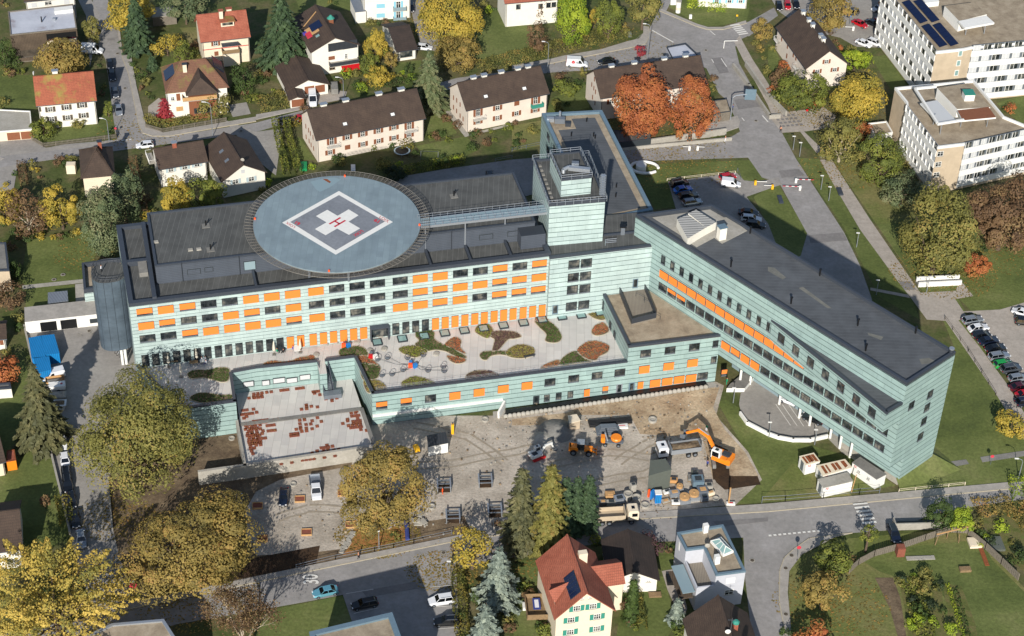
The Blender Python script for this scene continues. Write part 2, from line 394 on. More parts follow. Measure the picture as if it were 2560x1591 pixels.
# lawns
L=.016
for nm, mat, pts in [
    ('lawn', 'lawn',[(0,110),(25,100),(30,300),(0,275),(-40,200)]),
    ('lawn', 'lawn',[(0,188),(86,188),(90,275),(0,275)]),
    ('lawn', 'lawn',[(110,345),(165,310),(244,310),(276,235),(290,338),(120,360)]),
    ('lawn', 'lawn', T(0,0,1480,540,1820,580,1800,640,1500,680)),
    ('lawn', 'lawn_dry', T(0,0,1700,265,1880,255,1890,415,1790,420)),
    ('lawn', 'lawn', T(1,0,380,0,900,0,960,120,700,60,430,180)),
    ('lawn', 'lawn', T(1,0,1300,600,1560,570,1560,700,1330,730)),
    ('lawn', 'lawn',[(1190,60),(1240,20),(1310,50),(1345,130),(1290,160),(1180,145),(1160,100)]),
    ('lawn', 'lawn', T(1,0,1600,1110,1790,1050,1900,1260,1640,1340)),
    ('lawn', 'lawn', T(1,0,1520,1380,1990,1290,2100,1420,1900,1512,1560,1512)),
    ('lawn', 'lawn', T(1,0,400,1290,560,1512,380,1512)),
    ('lawn', 'lawn', T(2,0,330,1060,380,930,720,760,730,1020,450,1080)),
    ('lawn', 'lawn_dry', T(2,0,0,1190,280,1140,265,1380,0,1430)),
    ('lawn', 'lawn', T(2,0,1400,20,1500,0,2250,0,2240,110,2220,195,1980,240,1850,248,1750,225)),
    ('lawn', 'lawn', T(3,0,0,420,60,440,190,760,0,640)),
    ('lawn', 'lawn', T(3,0,970,540,1110,520,1350,800,1160,850)),
    ('lawn', 'lawn', T(3,0,2240,90,2419,120,2419,260,2330,240)),
    ('lawn', 'lawn', T(3,0,2160,980,2419,890,2419,1200)),
    ('lawn', 'lawn', T(2,1,1340,40,2300,0,2419,30,2419,170,2300,215,2160,190,2100,120,1470,195,1640,440,1350,470,1180,150)),
    ('lawn', 'lawn',[(1884,493),(1920,470),(1946,462),(2030,600),(2000,660),(1960,650)]),
    ('lawn', 'lawn',[(1990,395),(2050,398),(2100,470),(2190,600),(2280,750),(2300,800),(2200,745),(2150,650),(2110,570)]),
    ('lawn', 'lawn_dry',[(2080,400),(2180,400),(2280,480),(2350,560),(2360,700),(2310,735),(2190,560)]),
    ('lawn', 'lawn',[(2320,545),(2700,590),(2700,790),(2440,790),(2395,745),(2330,740)]),
    ('lawn', 'lawn',[(2330,735),(2395,745),(2570,1080),(2560,1205),(2240,1235),(2330,1140),(2390,880)]),
    ('lawn', 'lawn',[(1793,1005),(1815,1000),(1980,1100),(2150,1150),(2240,1215),(2000,1250),(1830,1262),(1850,1200),(1900,1190)]),
    ('lawn', 'lawn_dry',[(1980,1160),(2060,1170),(2130,1240),(1900,1255)]),
    ('lawn', 'lawn',[(0,940),(60,900),(128,1134),(158,1257),(176,1330),(100,1400),(0,1390),(-60,1100)]),
    ('lawn', 'lawn',[(70,600),(235,575),(240,640),(200,705),(56,715),(60,650)]),
    ('lawn', 'lawn',[(64,722),(186,712),(192,775),(64,790)]),
    ('lawn', 'lawn',[(700,1520),(857,1490),(885,1570),(860,1700),(620,1700),(650,1560)]),
    ('lawn', 'lawn',[(1300,1400),(1400,1400),(1360,1600),(1290,1650),(1270,1450)]),
    ('lawn', 'lawn',[(1640,1360),(1690,1358),(1690,1430),(1655,1440)]),
    ('lawn', 'lawn',[(1560,1460),(1660,1440),(1690,1560),(1640,1640),(1540,1600)]),
    ('lawn', 'lawn_dry',[(1975,1400),(2090,1350),(2250,1335),(2430,1320),(2560,1470),(2750,1700),(1990,1750),(1972,1500)]),
    ('lawn', 'lawn',[(2150,1400),(2250,1370),(2450,1350),(2480,1400),(2560,1480),(2600,1650),(2480,1650),(2350,1480),(2200,1430)]),
]: sheet(nm, pts, mat, L); L += .0006
sheet('lawn',[(2190,560),(2350,560),(2440,600),(2450,690),(2380,740),(2310,735),(2260,660)], 'lawn', L+.0006); L += .002
for nm, mat, pts in [
    ('ploughed_patch', 'lawn_dry', T(3,3,760,1000,1050,930,1200,980,1300,1250,1330,1700,680,1700,700,1200)),
    ('vegetable_bed', 'vegetable_bed', T(3,3,1230,960,1400,930,1640,1010,1660,1300,1740,1700,1340,1700,1300,1300)),
    ('vegetable_bed', 'vegetable_bed', T(3,3,1650,1010,1830,1040,1960,1400,2010,1700,1760,1700)),
    ('vegetable_bed', 'vegetable_bed', T(3,3,2000,400,2419,360,2600,800,2419,900,2200,700)),
]: sheet(nm, pts, mat, L); L += .001
# construction yard and soils
yard=[(265,1200),(345,930),(480,900),(600,1000),(934,1040),(1300,1040),(1560,975),(1790,955),(1810,965),(1790,1040),(1870,1130),(1905,1200),(1840,1262),(1592,1284),(1150,1339),(796,1411),(389,1493),(300,1460),(281,1318)]
sheet('building_site_ground', yard, 'gravel', .04)
sheet('soil_bed',[(270,1200),(345,1000),(500,1100),(640,1180),(880,1140),(880,1165),(700,1200),(640,1230),(600,1300),(640,1390),(800,1380),(880,1370),(900,1330),(1160,1290),(1180,1335),(796,1411),(389,1493),(300,1460),(281,1318)], 'soil', .052)
sheet('soil_bed',[(455,1060),(592,1040),(612,1165),(500,1180),(450,1130)], 'soil', .0535)
sheet('soil_bed',[(640,1395),(800,1365),(790,1411),(640,1440),(500,1468),(480,1430)], 'soil_dark', .06)
sheet('ploughed_patch', T(3,3,1010,960,1180,960,1250,1150,1320,1600,1250,1600,1150,1250), 'soil', .05)
sheet('leaf_covered_verge', T(1,3,930,500,1400,470,1450,600,930,720,820,750,900,640), 'leaf_litter', .066)
sheet('excavated_clay', T(2,2,0,940,520,880,640,820,1300,740,1800,650,1960,640,1900,830,2010,1040,2200,1250,2330,1480,1900,1512,1800,1120,1210,1080,1100,880,1080,900,640,900,520,990,0,1000), 'pit_clay', .056)
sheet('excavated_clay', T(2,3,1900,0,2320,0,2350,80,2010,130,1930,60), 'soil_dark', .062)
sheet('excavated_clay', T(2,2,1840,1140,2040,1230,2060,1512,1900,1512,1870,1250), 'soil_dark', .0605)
# sealed surfaces
A_=.07
def seal(nm, pts, mat='asphalt'):
    global A_
    sheet(nm, pts, mat, A_); A_ += .0012
seal('street',[(-80,405),(0,388),(110,372),(160,362),(294,350),(345,340),(480,333),(640,308),(760,276),(900,250),(1030,228),(1142,196),(1280,178),(1380,155),(1560,122),(1597,110),(1618,80),(1640,55),(1655,28),(1742,64),(1770,72),(1805,73),(1830,68),(1872,90),(1850,100),(1838,118),(1848,160),(1920,288),(1955,333),(1990,398),(2024,450),(2110,582),(2150,665),(2180,750),(2150,850),(1900,700),(2002,640),(2018,585),(1946,455),(1905,445),(1870,395),(1650,402),(1560,412),(1480,420),(1400,470),(1280,500),(960,560),(900,540),(978,447),(1110,424),(1280,400),(1345,395),(1480,386),(1555,374),(1770,350),(1826,344),(1850,330),(1838,296),(1815,250),(1796,233),(1766,172),(1740,160),(1700,155),(1600,164),(1480,176),(1380,182),(1280,195),(1170,215),(1050,240),(850,280),(706,312),(640,331),(500,350),(335,372),(190,392),(45,412),(-80,470)])
seal('street',[(229,-20),(264,-20),(285,55),(302,111),(322,190),(340,265),(352,312),(362,338),(350,350),(294,352),(284,300),(276,235),(264,150),(248,120),(238,52)])
seal('street',[(1560,122),(1640,60),(1665,30),(1680,0),(1700,-40),(1640,-40),(1655,12),(1625,70)])
seal('street',[(1918,-20),(2010,-30),(2250,-40),(2240,20),(2210,30),(2215,120),(2140,118),(2100,95),(2010,75),(1945,28),(1935,10)], 'asphalt_old')
seal('street',[(1830,68),(1872,55),(1935,20),(1945,40),(1872,92)])
seal('car_park',[(1670,455),(1841,432),(1860,452),(1895,456),(1946,444),(1955,462),(1920,474),(1866,493),(1920,560),(1960,660),(1700,560)], 'asphalt_old')
seal('footpath',[(2049,400),(2089,471),(2150,575),(2248,709),(2272,739),(2301,733),(2253,664),(2174,548),(2116,458),(2079,400)], 'path')
seal('footpath',[(2272,739),(2301,733),(2390,728),(2398,700),(2412,715),(2433,741),(2388,749),(2420,797),(2393,802),(2362,803),(2317,800)], 'path')
seal('footpath',[(2362,800),(2393,798),(2450,870),(2520,965),(2570,1050),(2610,1110),(2560,1100),(2489,985)], 'path')
seal('footpath',[(2176,720),(2270,738),(2275,746),(2176,727)], 'path')
seal('footpath',[(1920,286),(2060,270),(2090,290),(2080,320),(2010,330),(2078,395),(2052,398),(2000,330),(1955,333)], 'path')
seal('footpath', T(2,0,2150,340,2270,560,2419,790,2600,1140,2450,1080,2419,1000,2180,560,2100,400), 'path')
seal('car_park',[(2400,780),(2440,785),(2480,850),(2560,960),(2700,1150),(2800,900),(2620,740),(2500,775)], 'path')
seal('street',[(-120,1620),(0,1590),(389,1510),(799,1424),(1129,1356),(1300,1331),(1592,1299),(1920,1280),(2560,1220),(2700,1208),(2700,1235),(2560,1249),(2430,1268),(2320,1290),(2250,1325),(2124,1334),(2023,1347),(1984,1375),(1960,1397),(1949,1429),(1948,1508),(1964,1591),(1985,1700),(1895,1740),(1880,1600),(1862,1440),(1858,1345),(1690,1354),(1489,1362),(1400,1372),(1150,1420),(1140,1410),(1152,1700),(890,1740),(895,1600),(868,1520),(857,1488),(796,1500),(696,1518),(640,1528),(440,1562),(200,1640),(-120,1760)])
seal('service_road',[(60,812),(200,800),(330,790),(360,930),(345,1000),(270,1191),(276,1260),(281,1318),(300,1400),(330,1470),(389,1493),(380,1515),(240,1545),(190,1400),(158,1257),(144,1200),(128,1133),(82,908)], 'asphalt_old')
seal('driveway', T(0,0,0,1330,290,1300,340,1350,430,1400,1090,1335,1090,1360,0,1480), 'asphalt_old')
seal('driveway',[(-60,430),(45,412),(35,470),(20,480),(-60,480)], 'asphalt_old')
seal('driveway', T(1,0,560,880,700,850,860,870,840,940,480,1010,470,930), 'path')
seal('driveway', T(1,0,1440,0,1580,0,1740,370,1700,490,1560,450,1500,240), 'asphalt_old')
seal('driveway', T(0,0,1400,1010,1500,930,1560,960,1500,1110,1400,1100), 'path')
seal('driveway', T(0,0,2150,1000,2330,970,2370,1080,2200,1110), 'asphalt_old')
seal('driveway',[(250,35),(225,170),(215,40),(195,0),(228,0)], 'asphalt_old')
seal('side_lane',[(640,331),(706,322),(690,440),(640,400),(560,300)], 'asphalt_old')
seal('courtyard_paving', T(0,1,710,1180,790,1170,800,1420,1000,1400,1000,1440,240,1500,240,1480,720,1420), 'pavement')
seal('courtyard_paving', T(0,1,210,1190,790,1130,790,1165,215,1225), 'concrete')
seal('paving_slabs', T(3,2,1665,1350,1870,1322,1900,1365,1690,1402), 'concrete_dark')
seal('paving_slabs', T(3,2,2005,1300,2419,1240,2560,1220,2560,1270,2025,1350), 'concrete_dark')
seal('garden_terrace', T(2,3,1415,900,1530,880,1600,1030,1655,1250,1640,1300,1540,1230,1470,1080), 'path')
seal('garden_terrace', T(1,0,1790,1060,1850,1040,2010,1270,2419,1170,2419,1190,1975,1300), 'concrete')
seal('plaza_paving', T(3,0,0,1090,130,1080,400,1050,400,1230,130,1260), 'path')
# drive under the splayed wing: round forecourt
c0=P(T(2,2,2700,850) if False else (1968,1000),0)
fore=[T(2,2, *q) for q in ((2240,530),(2160,700),(2145,800),(2170,900),(2240,970),(2419,1060))]+[T(3,2, *q) for q in ((100,1090),(240,1115),(400,1115),(560,1080),(590,1020))]+[(2120,1030),(2150,900),(2000,850),(1900,880)]
seal('forecourt', fore, 'asphalt_old')
seal('forecourt_slabs', T(3,2,560,1120,640,1060,830,1180,1130,1390,1270,1300,1200,1430,1120,1470,900,1380,700,1260), 'concrete')
for pts in (T(3,1,385,715,710,690,750,765,400,790), T(3,1,100,105,290,90,350,150,130,175), T(2,0,1880,555,1990,545,2050,690,1960,700), T(2,0,2100,950,2300,930,2350,1010,2140,1040), T(3,1,1235,1155,1345,1150,1400,1230,1290,1235), T(0,0,1010,370,1080,365,1085,385,1020,390), T(1,3,1000,1090,1500,1000,1560,1060,1050,1150), T(2,3,1900,430,2419,395,2419,430,1950,480)): seal('road_repair_patch', pts, 'asphalt_patch')
mk=MB(); sz=.21
def stripe(a, b, wd, z=None, mat='marking', mb=None):
    a, b=P(a), P(b); d=(b-a).normalized(); n_=Vector((-d.y, d.x,0))*wd/2; z=z or sz
    (mb or mk).add([(*(a-n_).xy, z),(*(b-n_).xy, z),(*(b+n_).xy, z),(*(a+n_).xy, z)],[(0,1,2,3)], mat)
for k in range(6): # crossing at the front street
    a=T(3,3,800+17*k,271+36*k); b=T(3,3,938+17*k,258+36*k); stripe(a, b, .55)
for k in range(11): a=T(3,3,5+46*k,568-4.4*k); stripe(a,(a[0]+7, a[1]-.6), .45)
for k in range(6): a=T(2,0,2062+16*k,250+17*k); b=T(2,0,2150+16*k,236+17*k); stripe(a, b, .55)
stripe(*T(2,0,1320,292,1525,408), .35); stripe(*T(2,0,1975,560,2028,640), .22); stripe(*T(2,0,1885,565,1905,600), .2)
stripe(*T(2,0,1870,298,1920,340), .22); stripe(*T(2,0,1790,650,1800,670), .2); stripe(*T(2,0,2365,1100,2419,1160), .3)
stripe(*T(2,0,2170,1120,2195,1150), .2)
for k in range(4): a=T(0,0,1110+37*k,1340-4*k); stripe(a,(a[0]+6, a[1]-.5), .3)
for k in range(6): a=T(3,2,10+62*k,800+4*k); b=(a[0]+37, a[1]+53); k and stripe(a, b, .12)
for a, b in (((1850,1120),(1450-350,1080)),): pass
stripe(*T(1,3,850,1118,1110,1075), .1); stripe(*T(1,3,925,1305,1155,1252), .1); stripe(*T(1,3,1640,1245,1880,1230), .1); stripe(*T(1,3,1720,1450,1900,1435), .1)
stripe(*T(1,3,1640,1055,1880,1035), .1)
for (x, y) in ((755,150),(865,140),(575,190)):
    stripe(T(0,2, x-26, y-14), T(0,2, x+26, y+14), .14, .215, 'concrete'); stripe(T(0,2, x-20, y+20), T(0,2, x+22, y-18), .14, .22, 'concrete')
for i in range(5):
    for j in range(4): a=T(3,0,55+i*42+j*26,1112-i*4+j*30); stripe(a,(a[0]+7, a[1]-.5), .75, .23, 'asphalt_patch')
mk.build('road_markings', kind='structure')
def kerbline(pts, wd=.18, h=.16, mat='kerb', name='kerb'):
    mb=MB(); q=[P(p) for p in pts]
    for a, b in zip(q, q[1:]):
        d=(b-a).normalized(); mb.bar((a-d*.05)+Vector((0,0, h/2+.05)),(b+d*.05)+Vector((0,0, h/2+.05)), wd, h, mat)
    return mb.build(name, kind='structure')
def walk(name, pts, mat='pavement', h=.19):
    mb=MB(); mb.prism([P(p) for p in pts],0, h, mat, bottom=False); return mb.build(name, kind='structure')
walk('pavement',[(389,1496),(640,1443),(796,1411),(1150,1339),(1300,1315),(1592,1284),(1920,1261),(2560,1204),(2700,1192),(2700,1208),(2560,1220),(1920,1280),(1592,1299),(1300,1331),(1129,1356),(799,1424),(640,1457),(389,1510),(300,1529),(305,1513)])
kerbline([(300,1529),(389,1510.5),(640,1457.5),(799,1424.5),(1129,1356.5),(1300,1331.5),(1592,1299.5),(1920,1280.5),(2560,1220.5),(2700,1208)])
sw=[(2089,1343),(2005,1387),(1973,1429),(1969,1482),(1978,1583),(2000,1700)]
kb=[(2130,1334),(2023,1348),(1984,1375),(1960,1397),(1949,1429),(1948,1508),(1964,1591),(1985,1700)]
walk('pavement', sw+kb[::-1]); kerbline(kb)
walk('pavement', T(0,0,1090,215,1125,215,1160,520,1240,535,1290,820,1380,1190,1540,1260,2419,1110,2419,1150,1600,1290,1440,1290,1350,1260,1310,1180,1215,700,1160,560,1130,400))
kerbline(T(0,0,1130,400,1160,560,1215,700,1310,1180,1350,1262,1440,1292,1600,1292,2000,1222,2419,1152))
walk('pavement', T(1,0,0,1090,480,1005,560,1010,0,1135)); 
walk('pavement', T(2,0,0,625,380,560,500,530,850,470,1080,400,1200,370,1240,320,1240,250,1290,260,1300,340,1260,420,1190,440,380,600,0,660))
kerbline(T(2,0,0,662,380,602,1190,442,1262,420,1302,340,1290,260))
walk('pavement', T(2,0,1430,20,1410,90,1750,232,1850,262,1990,262,2210,200,2215,225,2000,282,1850,284,1740,252,1400,110))
kerbline(T(2,0,1398,110,1740,253,1850,286,2000,284,2215,226), mat='kerb')
walk('pavement', T(2,0,1850,1180,2000,1130,2130,1100,2155,1160,2140,1210,1870,1300,1600,1330,1620,1280))
walk('pavement', T(0,1,0,-20,40,-10,0,10), 'pavement')
def textmesh(name, s, o, xe, ye, mat, z, parent=None, bold=0, **k):
    "flat lettering on a horizontal surface: o baseline start, xe baseline end, ye top of first letter (photo survey px)"
    o, xe, ye=P(o, z), P(xe, z), P(ye, z); cu=bpy.data.curves.new('lettering', 'FONT'); cu.body=s; cu.offset=bold
    ob=bpy.data.objects.new('lettering', cu); me=bpy.data.meshes.new_from_object(ob)
    co=[v.co.copy() for v in me.vertices]; x0, x1=min(c.x for c in co), max(c.x for c in co); y1=max(c.y for c in co)
    mb=MB(); mb.add([o+(xe-o)*((c.x-x0)/(x1-x0))+(ye-o)*(c.y/y1) for c in co],[tuple(p.vertices) for p in me.polygons], mat)
    bpy.data.objects.remove(ob); bpy.data.meshes.remove(me); return mb.build(name, parent, **k)
textmesh('speed_limit_marking', '30', T(1,3,590,1015), T(1,3,578,925), T(1,3,445,1020), 'marking', .22, bold=.02, kind='structure')
# ================================================================ foliage
RNG=np.random.default_rng(11)
def cards(name, C, Nn, size, mat, tint, parent=None, aspect=1.0, dirs=None, extra=None, **k):
    "many leaf-sized faces: centres C, normals Nn, size array"
    n=len(C); C=np.asarray(C, float); Nn=np.asarray(Nn, float); Nn /= np.linalg.norm(Nn, axis=1)[:, None]+1e-9
    if dirs is None: dirs=RNG.normal(size=(n,3))
    A=dirs-(dirs*Nn).sum(1)[:, None]*Nn; A /= np.linalg.norm(A, axis=1)[:, None]+1e-9
    B=np.cross(Nn, A); s=np.broadcast_to(size,(n,))[:, None]*.5
    A=A*s*aspect; B=B*s
    V=np.stack([C-A-B*.55, C+A*.15-B, C+A+B*.25, C-A*.2+B],1).reshape(-1,3)
    o=np.zeros(3)
    if parent is not None: o=np.array(ORI.get(parent.name, Vector((0,0,0))))
    V=V-o
    me=bpy.data.meshes.new(name); me.vertices.add(4*n); me.vertices.foreach_set('co', V.ravel())
    me.loops.add(4*n); me.loops.foreach_set('vertex_index', np.arange(4*n))
    me.polygons.add(n); me.polygons.foreach_set('loop_start', np.arange(0,4*n,4)); 
    at=me.attributes.new('tint', 'FLOAT', 'FACE'); at.data.foreach_set('value', np.clip(tint,0,1))
    me.materials.append(MATS[mat]); me.update(calc_edges=True); me.validate()
    ob=bpy.data.objects.new(name, me); sc.collection.objects.link(ob)
    if parent is not None: ob.parent=parent; ORI[ob.name]=Vector(o)
    tag(ob, **k); return ob
def unit(n):
    v=RNG.normal(size=(n,3)); return v/np.linalg.norm(v, axis=1)[:, None]
def crown_pts(n, shape='round', clumps=40, fill=.25, cl=.30, spiky=0):
    "points+normals in a unit crown (x,y in -1..1, z 0..1) made of leaf clumps with gaps"
    d=unit(clumps*3); d=d[d[:,2] > -.88][:clumps]; m=len(d)
    r=.60+.2*RNG.random(m); r[: m // 4] *= .55
    k1, k2, k3=unit(1)[0]*3.1, unit(1)[0]*4.3, RNG.random(3)*6; r=r*(1+.17*np.sin(d @ k1+k3[0])+.13*np.sin(d @ k2+k3[1]))
    cc=d*r[:, None]
    if shape == 'tall': prof=lambda z: 1-.35*np.clip(z,0,1) ** 2
    rad=cl*(.5+.95*RNG.random(m) ** 1.3)
    idx=RNG.integers(0, m, n); e=unit(n)
    e[:,2]=np.where(RNG.random(n) < .55, np.abs(e[:,2]), e[:,2])
    rr=np.where(RNG.random(n) < fill, RNG.random(n) ** .5,1-.12*RNG.random(n) ** 2)
    pts=cc[idx]+e*(rad[idx]*rr)[:, None]
    if spiky: t_=RNG.random(n)[:, None]; pts=cc[idx]*(.55+.62*t_)+e*(rad[idx]*rr)[:, None]*(1.15-.95*t_)
    L=np.linalg.norm(pts, axis=1); k=RNG.random(n) < np.clip((L-.42)/.3, .12,1); pts, e, idx=pts[k], e[k], idx[k]
    nn=e*.8+pts*.55+RNG.normal(size=pts.shape)*.34+np.array([0,-.25, .35])
    ct=RNG.random(m); tint=ct[idx]*.62+RNG.random(len(pts))*.38
    pts[:, :2] -= (np.percentile(pts[:, :2],99, axis=0)+np.percentile(pts[:, :2],1, axis=0))/2
    q9=np.percentile(np.abs(pts[:, :2]),99.3); pts[:, :2] /= q9; lo_, hi_=np.percentile(pts[:,2],(1,99)); pts[:,2]=(pts[:,2]-lo_)/(hi_-lo_)
    if shape == 'tall':
        f=np.where(pts[:,2] > .45,1-.55*((pts[:,2]-.45)/.55) ** 1.5, .75+.25*pts[:,2]/.45)[:, None]; pts[:, :2] *= f
    return pts, nn, tint
def tree(name, label, base, h, r, mat, trunk_h=None, leaf=.5, n=None, shape='round', bark='bark', clumps=None, group=None, ry=None, dens=2.6, limbs=6, fill=.16, cl=.27, lean=(0,0), cat='tree', partname='crown', spiky=0):
    b=Vector(base); th=trunk_h if trunk_h is not None else h*.25; ch=h-th*.8
    root=thing(name, label, cat, b, group=group)
    clumps=clumps or int(26+r*5)
    area=2*math.pi*r*max(r, ch*.7) ; n=n or int(dens*area/(leaf*leaf)*.9)
    p, nn, t=crown_pts(n, shape, clumps, fill, cl, spiky)
    ry=ry or r
    C=np.stack([p[:,0]*r+b.x+lean[0], p[:,1]*ry+b.y+lean[1], p[:,2]*ch+b.z+h-ch],1)
    cards(partname, C, nn, leaf*(.6+.8*RNG.random(len(p))), mat, t, root, aspect=1.15)
    mb=MB(); top=b+Vector((lean[0]*.7, lean[1]*.7, h-ch*.42)); r0=.03*h+.04
    mb.tube(b-Vector((0,0, .1)), b+Vector((lean[0]*.2, lean[1]*.2, th*1.05)), r0, bark, r0*.75, n=8)
    mb.tube(b+Vector((lean[0]*.2, lean[1]*.2, th)), top, r0*.75, bark, r0*.3, n=6)
    for i in range(limbs):
        a=i*2.4+RNG.random(); z=b.z+th*(.9+.5*RNG.random()) ; st=Vector((b.x+lean[0]*.2, b.y+lean[1]*.2, z))
        en=Vector((b.x+lean[0]+math.cos(a)*r*.72, b.y+lean[1]+math.sin(a)*ry*.72, b.z+h-ch*(.25+.5*RNG.random())))
        md=st.lerp(en, .5)+Vector((0,0,-.06*h)); mb.tube(st, md, r0*.42, bark, r0*.28, n=5); mb.tube(md, en, r0*.28, bark, r0*.07, n=5)
    mb.build('trunk', root); return root
def bare_tree(name, label, base, h, r, mat='leaf_brown', bark='bark_pale', leaf=.35, dens=.5, **k):
    "thin crown, limbs and twigs visible"
    root=thing(name, label, 'tree', Vector(base)); b=Vector(base); mb=MB(); tips=[]
    def grow(p, d, L, rad, lv):
        q=p+d*L; mb.tube(p, q, rad, bark, rad*.6, n=5 if lv < 2 else 3, cap=False)
        if lv >= 4: tips.append(q); return
        for i in range(3 if lv else 6):
            v=(d*(.9 if lv else .55)+Vector(unit(1)[0])*.62+Vector((0,0, .12))).normalized(); grow(q if i else p.lerp(q, .8), v, L*(.68 if lv else .8), rad*.55, lv+1)
    grow(b, Vector((0,0,1)), h*.28, .022*h,0)
    f=np.array([[t.x, t.y, t.z] for t in tips]); c=f.mean(0)
    mb.build('trunk', root)
    n=int(len(tips)*14*dens); i=RNG.integers(0, len(tips), n); C=f[i]+RNG.normal(size=(n,3))*h*.035
    cards('crown', C, unit(n)+[0,0, .5], leaf*(.6+.8*RNG.random(n)), mat, RNG.random(n), root); return root
def conifer(name, label, base, h, r, mat='needle_green', whorl=None, droop=.25, leaf=.55, dens=1.0, group=None, power=.9, open_=0.0, spray=1.9):
    "tapering stem with whorls of drooping branches carrying needle sprays"
    b=Vector(base); root=thing(name, label, 'tree', b, group=group); whorl=whorl or max(8, int(h*1.25))
    C=[]; Nn=[]; D=[]; S=[]; Tn=[]
    mb=MB(); mb.tube(b, b+Vector((0,0, h)), .022*h+.05, 'bark', .03, n=7)
    z0=.07*h
    for w_ in range(whorl):
        f=w_/whorl; z=z0+(h-z0)*f ** 1.0; R_=1.12*r*(1-f) ** power*(.85+.3*RNG.random())+.12
        nb=max(5, int(13*(1-f*.55))); a0=RNG.random()*6.28
        for j in range(nb):
            a=a0+6.283*j/nb+RNG.normal()*.12; R2=R_*(.72+.42*RNG.random()); ct=RNG.random()
            if open_ and RNG.random() < open_: continue
            m=max(5, int(R2*11*dens/leaf*.55))
            s=(np.arange(m)+RNG.random(m))/m; rad=s*R2; wd=(1-s)*R2*.3+.14
            off=(RNG.random(m)-.5)*2*wd
            x=np.cos(a)*rad-np.sin(a)*off; y=np.sin(a)*rad+np.cos(a)*off
            zz=z-droop*rad*s-np.abs(off)*.25+RNG.normal(size=m)*.05+.18*R2*s*(1-f)
            C.append(np.stack([b.x+x, b.y+y, b.z+zz],1)); S.append(np.full(m, leaf)*(.7+.6*RNG.random(m)))
            Nn.append(np.tile([np.cos(a)*.45, np.sin(a)*.45, .85],(m,1))+RNG.normal(size=(m,3))*.3)
            sg=np.sign(off)[:, None]; D.append(np.tile([np.cos(a), np.sin(a),-droop],(m,1))+sg*np.array([-np.sin(a), np.cos(a),0])*.7)
            Tn.append(np.clip(ct*.4+s*.35+RNG.random(m)*.3,0,1))
            if j % 3 == 0: mb.tube(b+Vector((0,0, z)), b+Vector((math.cos(a)*R2*.8, math.sin(a)*R2*.8, z-droop*R2*.5)), .012*h*(1-f)+.015, 'bark', .01, n=3, cap=False)
    C, Nn, D, S, Tn=map(np.concatenate,(C, Nn, D, S, Tn))
    cards('crown', C, Nn, S, mat, Tn, root, aspect=spray, dirs=D); mb.build('trunk', root); return root
def bush(name, label, base, r, h, mat, group=None, leaf=.3, n=None, ry=None, cat='shrub', dens=3.2, az=0):
    b=np.array(base, float); ry=ry or r; n=n or int(dens*(2*math.pi*r*ry+4*h*r)/(leaf*leaf)*.35); n=max(60, min(n,9000))
    p, nn, t=crown_pts(n, clumps=max(7, int(8+r*5)), fill=.35, cl=.42)
    x=p[:,0]*r*.95; y=p[:,1]*ry*.95; c_, s_=math.cos(az), math.sin(az)
    C=np.stack([b[0]+x*c_-y*s_, b[1]+x*s_+y*c_, b[2]+p[:,2]*h],1)
    ob=cards(name, C-b, nn, leaf*(.6+.8*RNG.random(len(p))), mat, t)
    ob.location=b; ORI[ob.name]=Vector(b); tag(ob, label, cat, group); return ob
def hedge(name, label, pts, wd, h, mat='leaf_hedge', leaf=.28, z=0, dens=2.4, group=None, cat='hedge'):
    "clipped hedge along a survey line"
    q=[P(p,0) for p in pts]; C=[]; Nn=[]; Tn=[]
    for a, b in zip(q, q[1:]):
        d=b-a; L=d.length; d=d.normalized(); s=np.array([-d.y, d.x,0]); m=int(dens*L*(wd+2*h)/(leaf*leaf)*.5); m=min(m,12000)
        k=RNG.random(m)*(wd+2*h); t=RNG.random(m)*L
        o=np.where(k < h,-wd/2, np.where(k > h+wd, wd/2, k-h-wd/2)); zz=np.where(k < h, k, np.where(k > h+wd,2*h+wd-k, h))
        bulge=.12*np.sin(t*1.3)+.1*np.sin(t*3.1+1)
        o=o*(1+bulge*.8)+RNG.normal(size=m)*.09; zz=zz*(1+bulge*.35)+RNG.normal(size=m)*.07
        C.append(np.array(a)[None]+t[:, None]*np.array(d)+o[:, None]*s+np.stack([0*zz,0*zz, zz+z],1))
        Nn.append(np.where(k < h,-1, np.where(k > h+wd,1,0))[:, None]*s+np.stack([0*k,0*k,((k >= h) & (k <= h+wd))*1.0],1)+RNG.normal(size=(m,3))*.4)
        Tn.append(np.clip(.5+.25*np.sin(t*.9)+RNG.normal(size=m)*.22,0,1))
    C, Nn, Tn=map(np.concatenate,(C, Nn, Tn)); b0=np.array(q[0])
    ob=cards(name, C-b0, Nn, leaf*(.6+.8*RNG.random(len(C))), mat, Tn); ob.location=b0; ORI[ob.name]=Vector(b0)
    tag(ob, label, cat, group); return ob
def smooth(pts, k=6):
    n=len(pts); o=[]
    for i in range(n):
        p0, p1, p2, p3=(V2(pts[(i+j) % n]) for j in (-1,0,1,2))
        for t in range(k):
            t=t/k; o.append(.5*((2*p1)+(p2-p0)*t+(2*p0-5*p1+4*p2-p3)*t*t+(3*p1-p0-3*p2+p3)*t ** 3))
    return o
def inpoly(poly, x, y):
    c=np.zeros(len(x), bool); n=len(poly); j=n-1
    for i in range(n):
        xi, yi, xj, yj=poly[i][0], poly[i][1], poly[j][0], poly[j][1]
        c ^= ((yi > y) != (yj > y)) & (x < (xj-xi)*(y-yi)/(yj-yi+1e-12)+xi); j=i
    return c
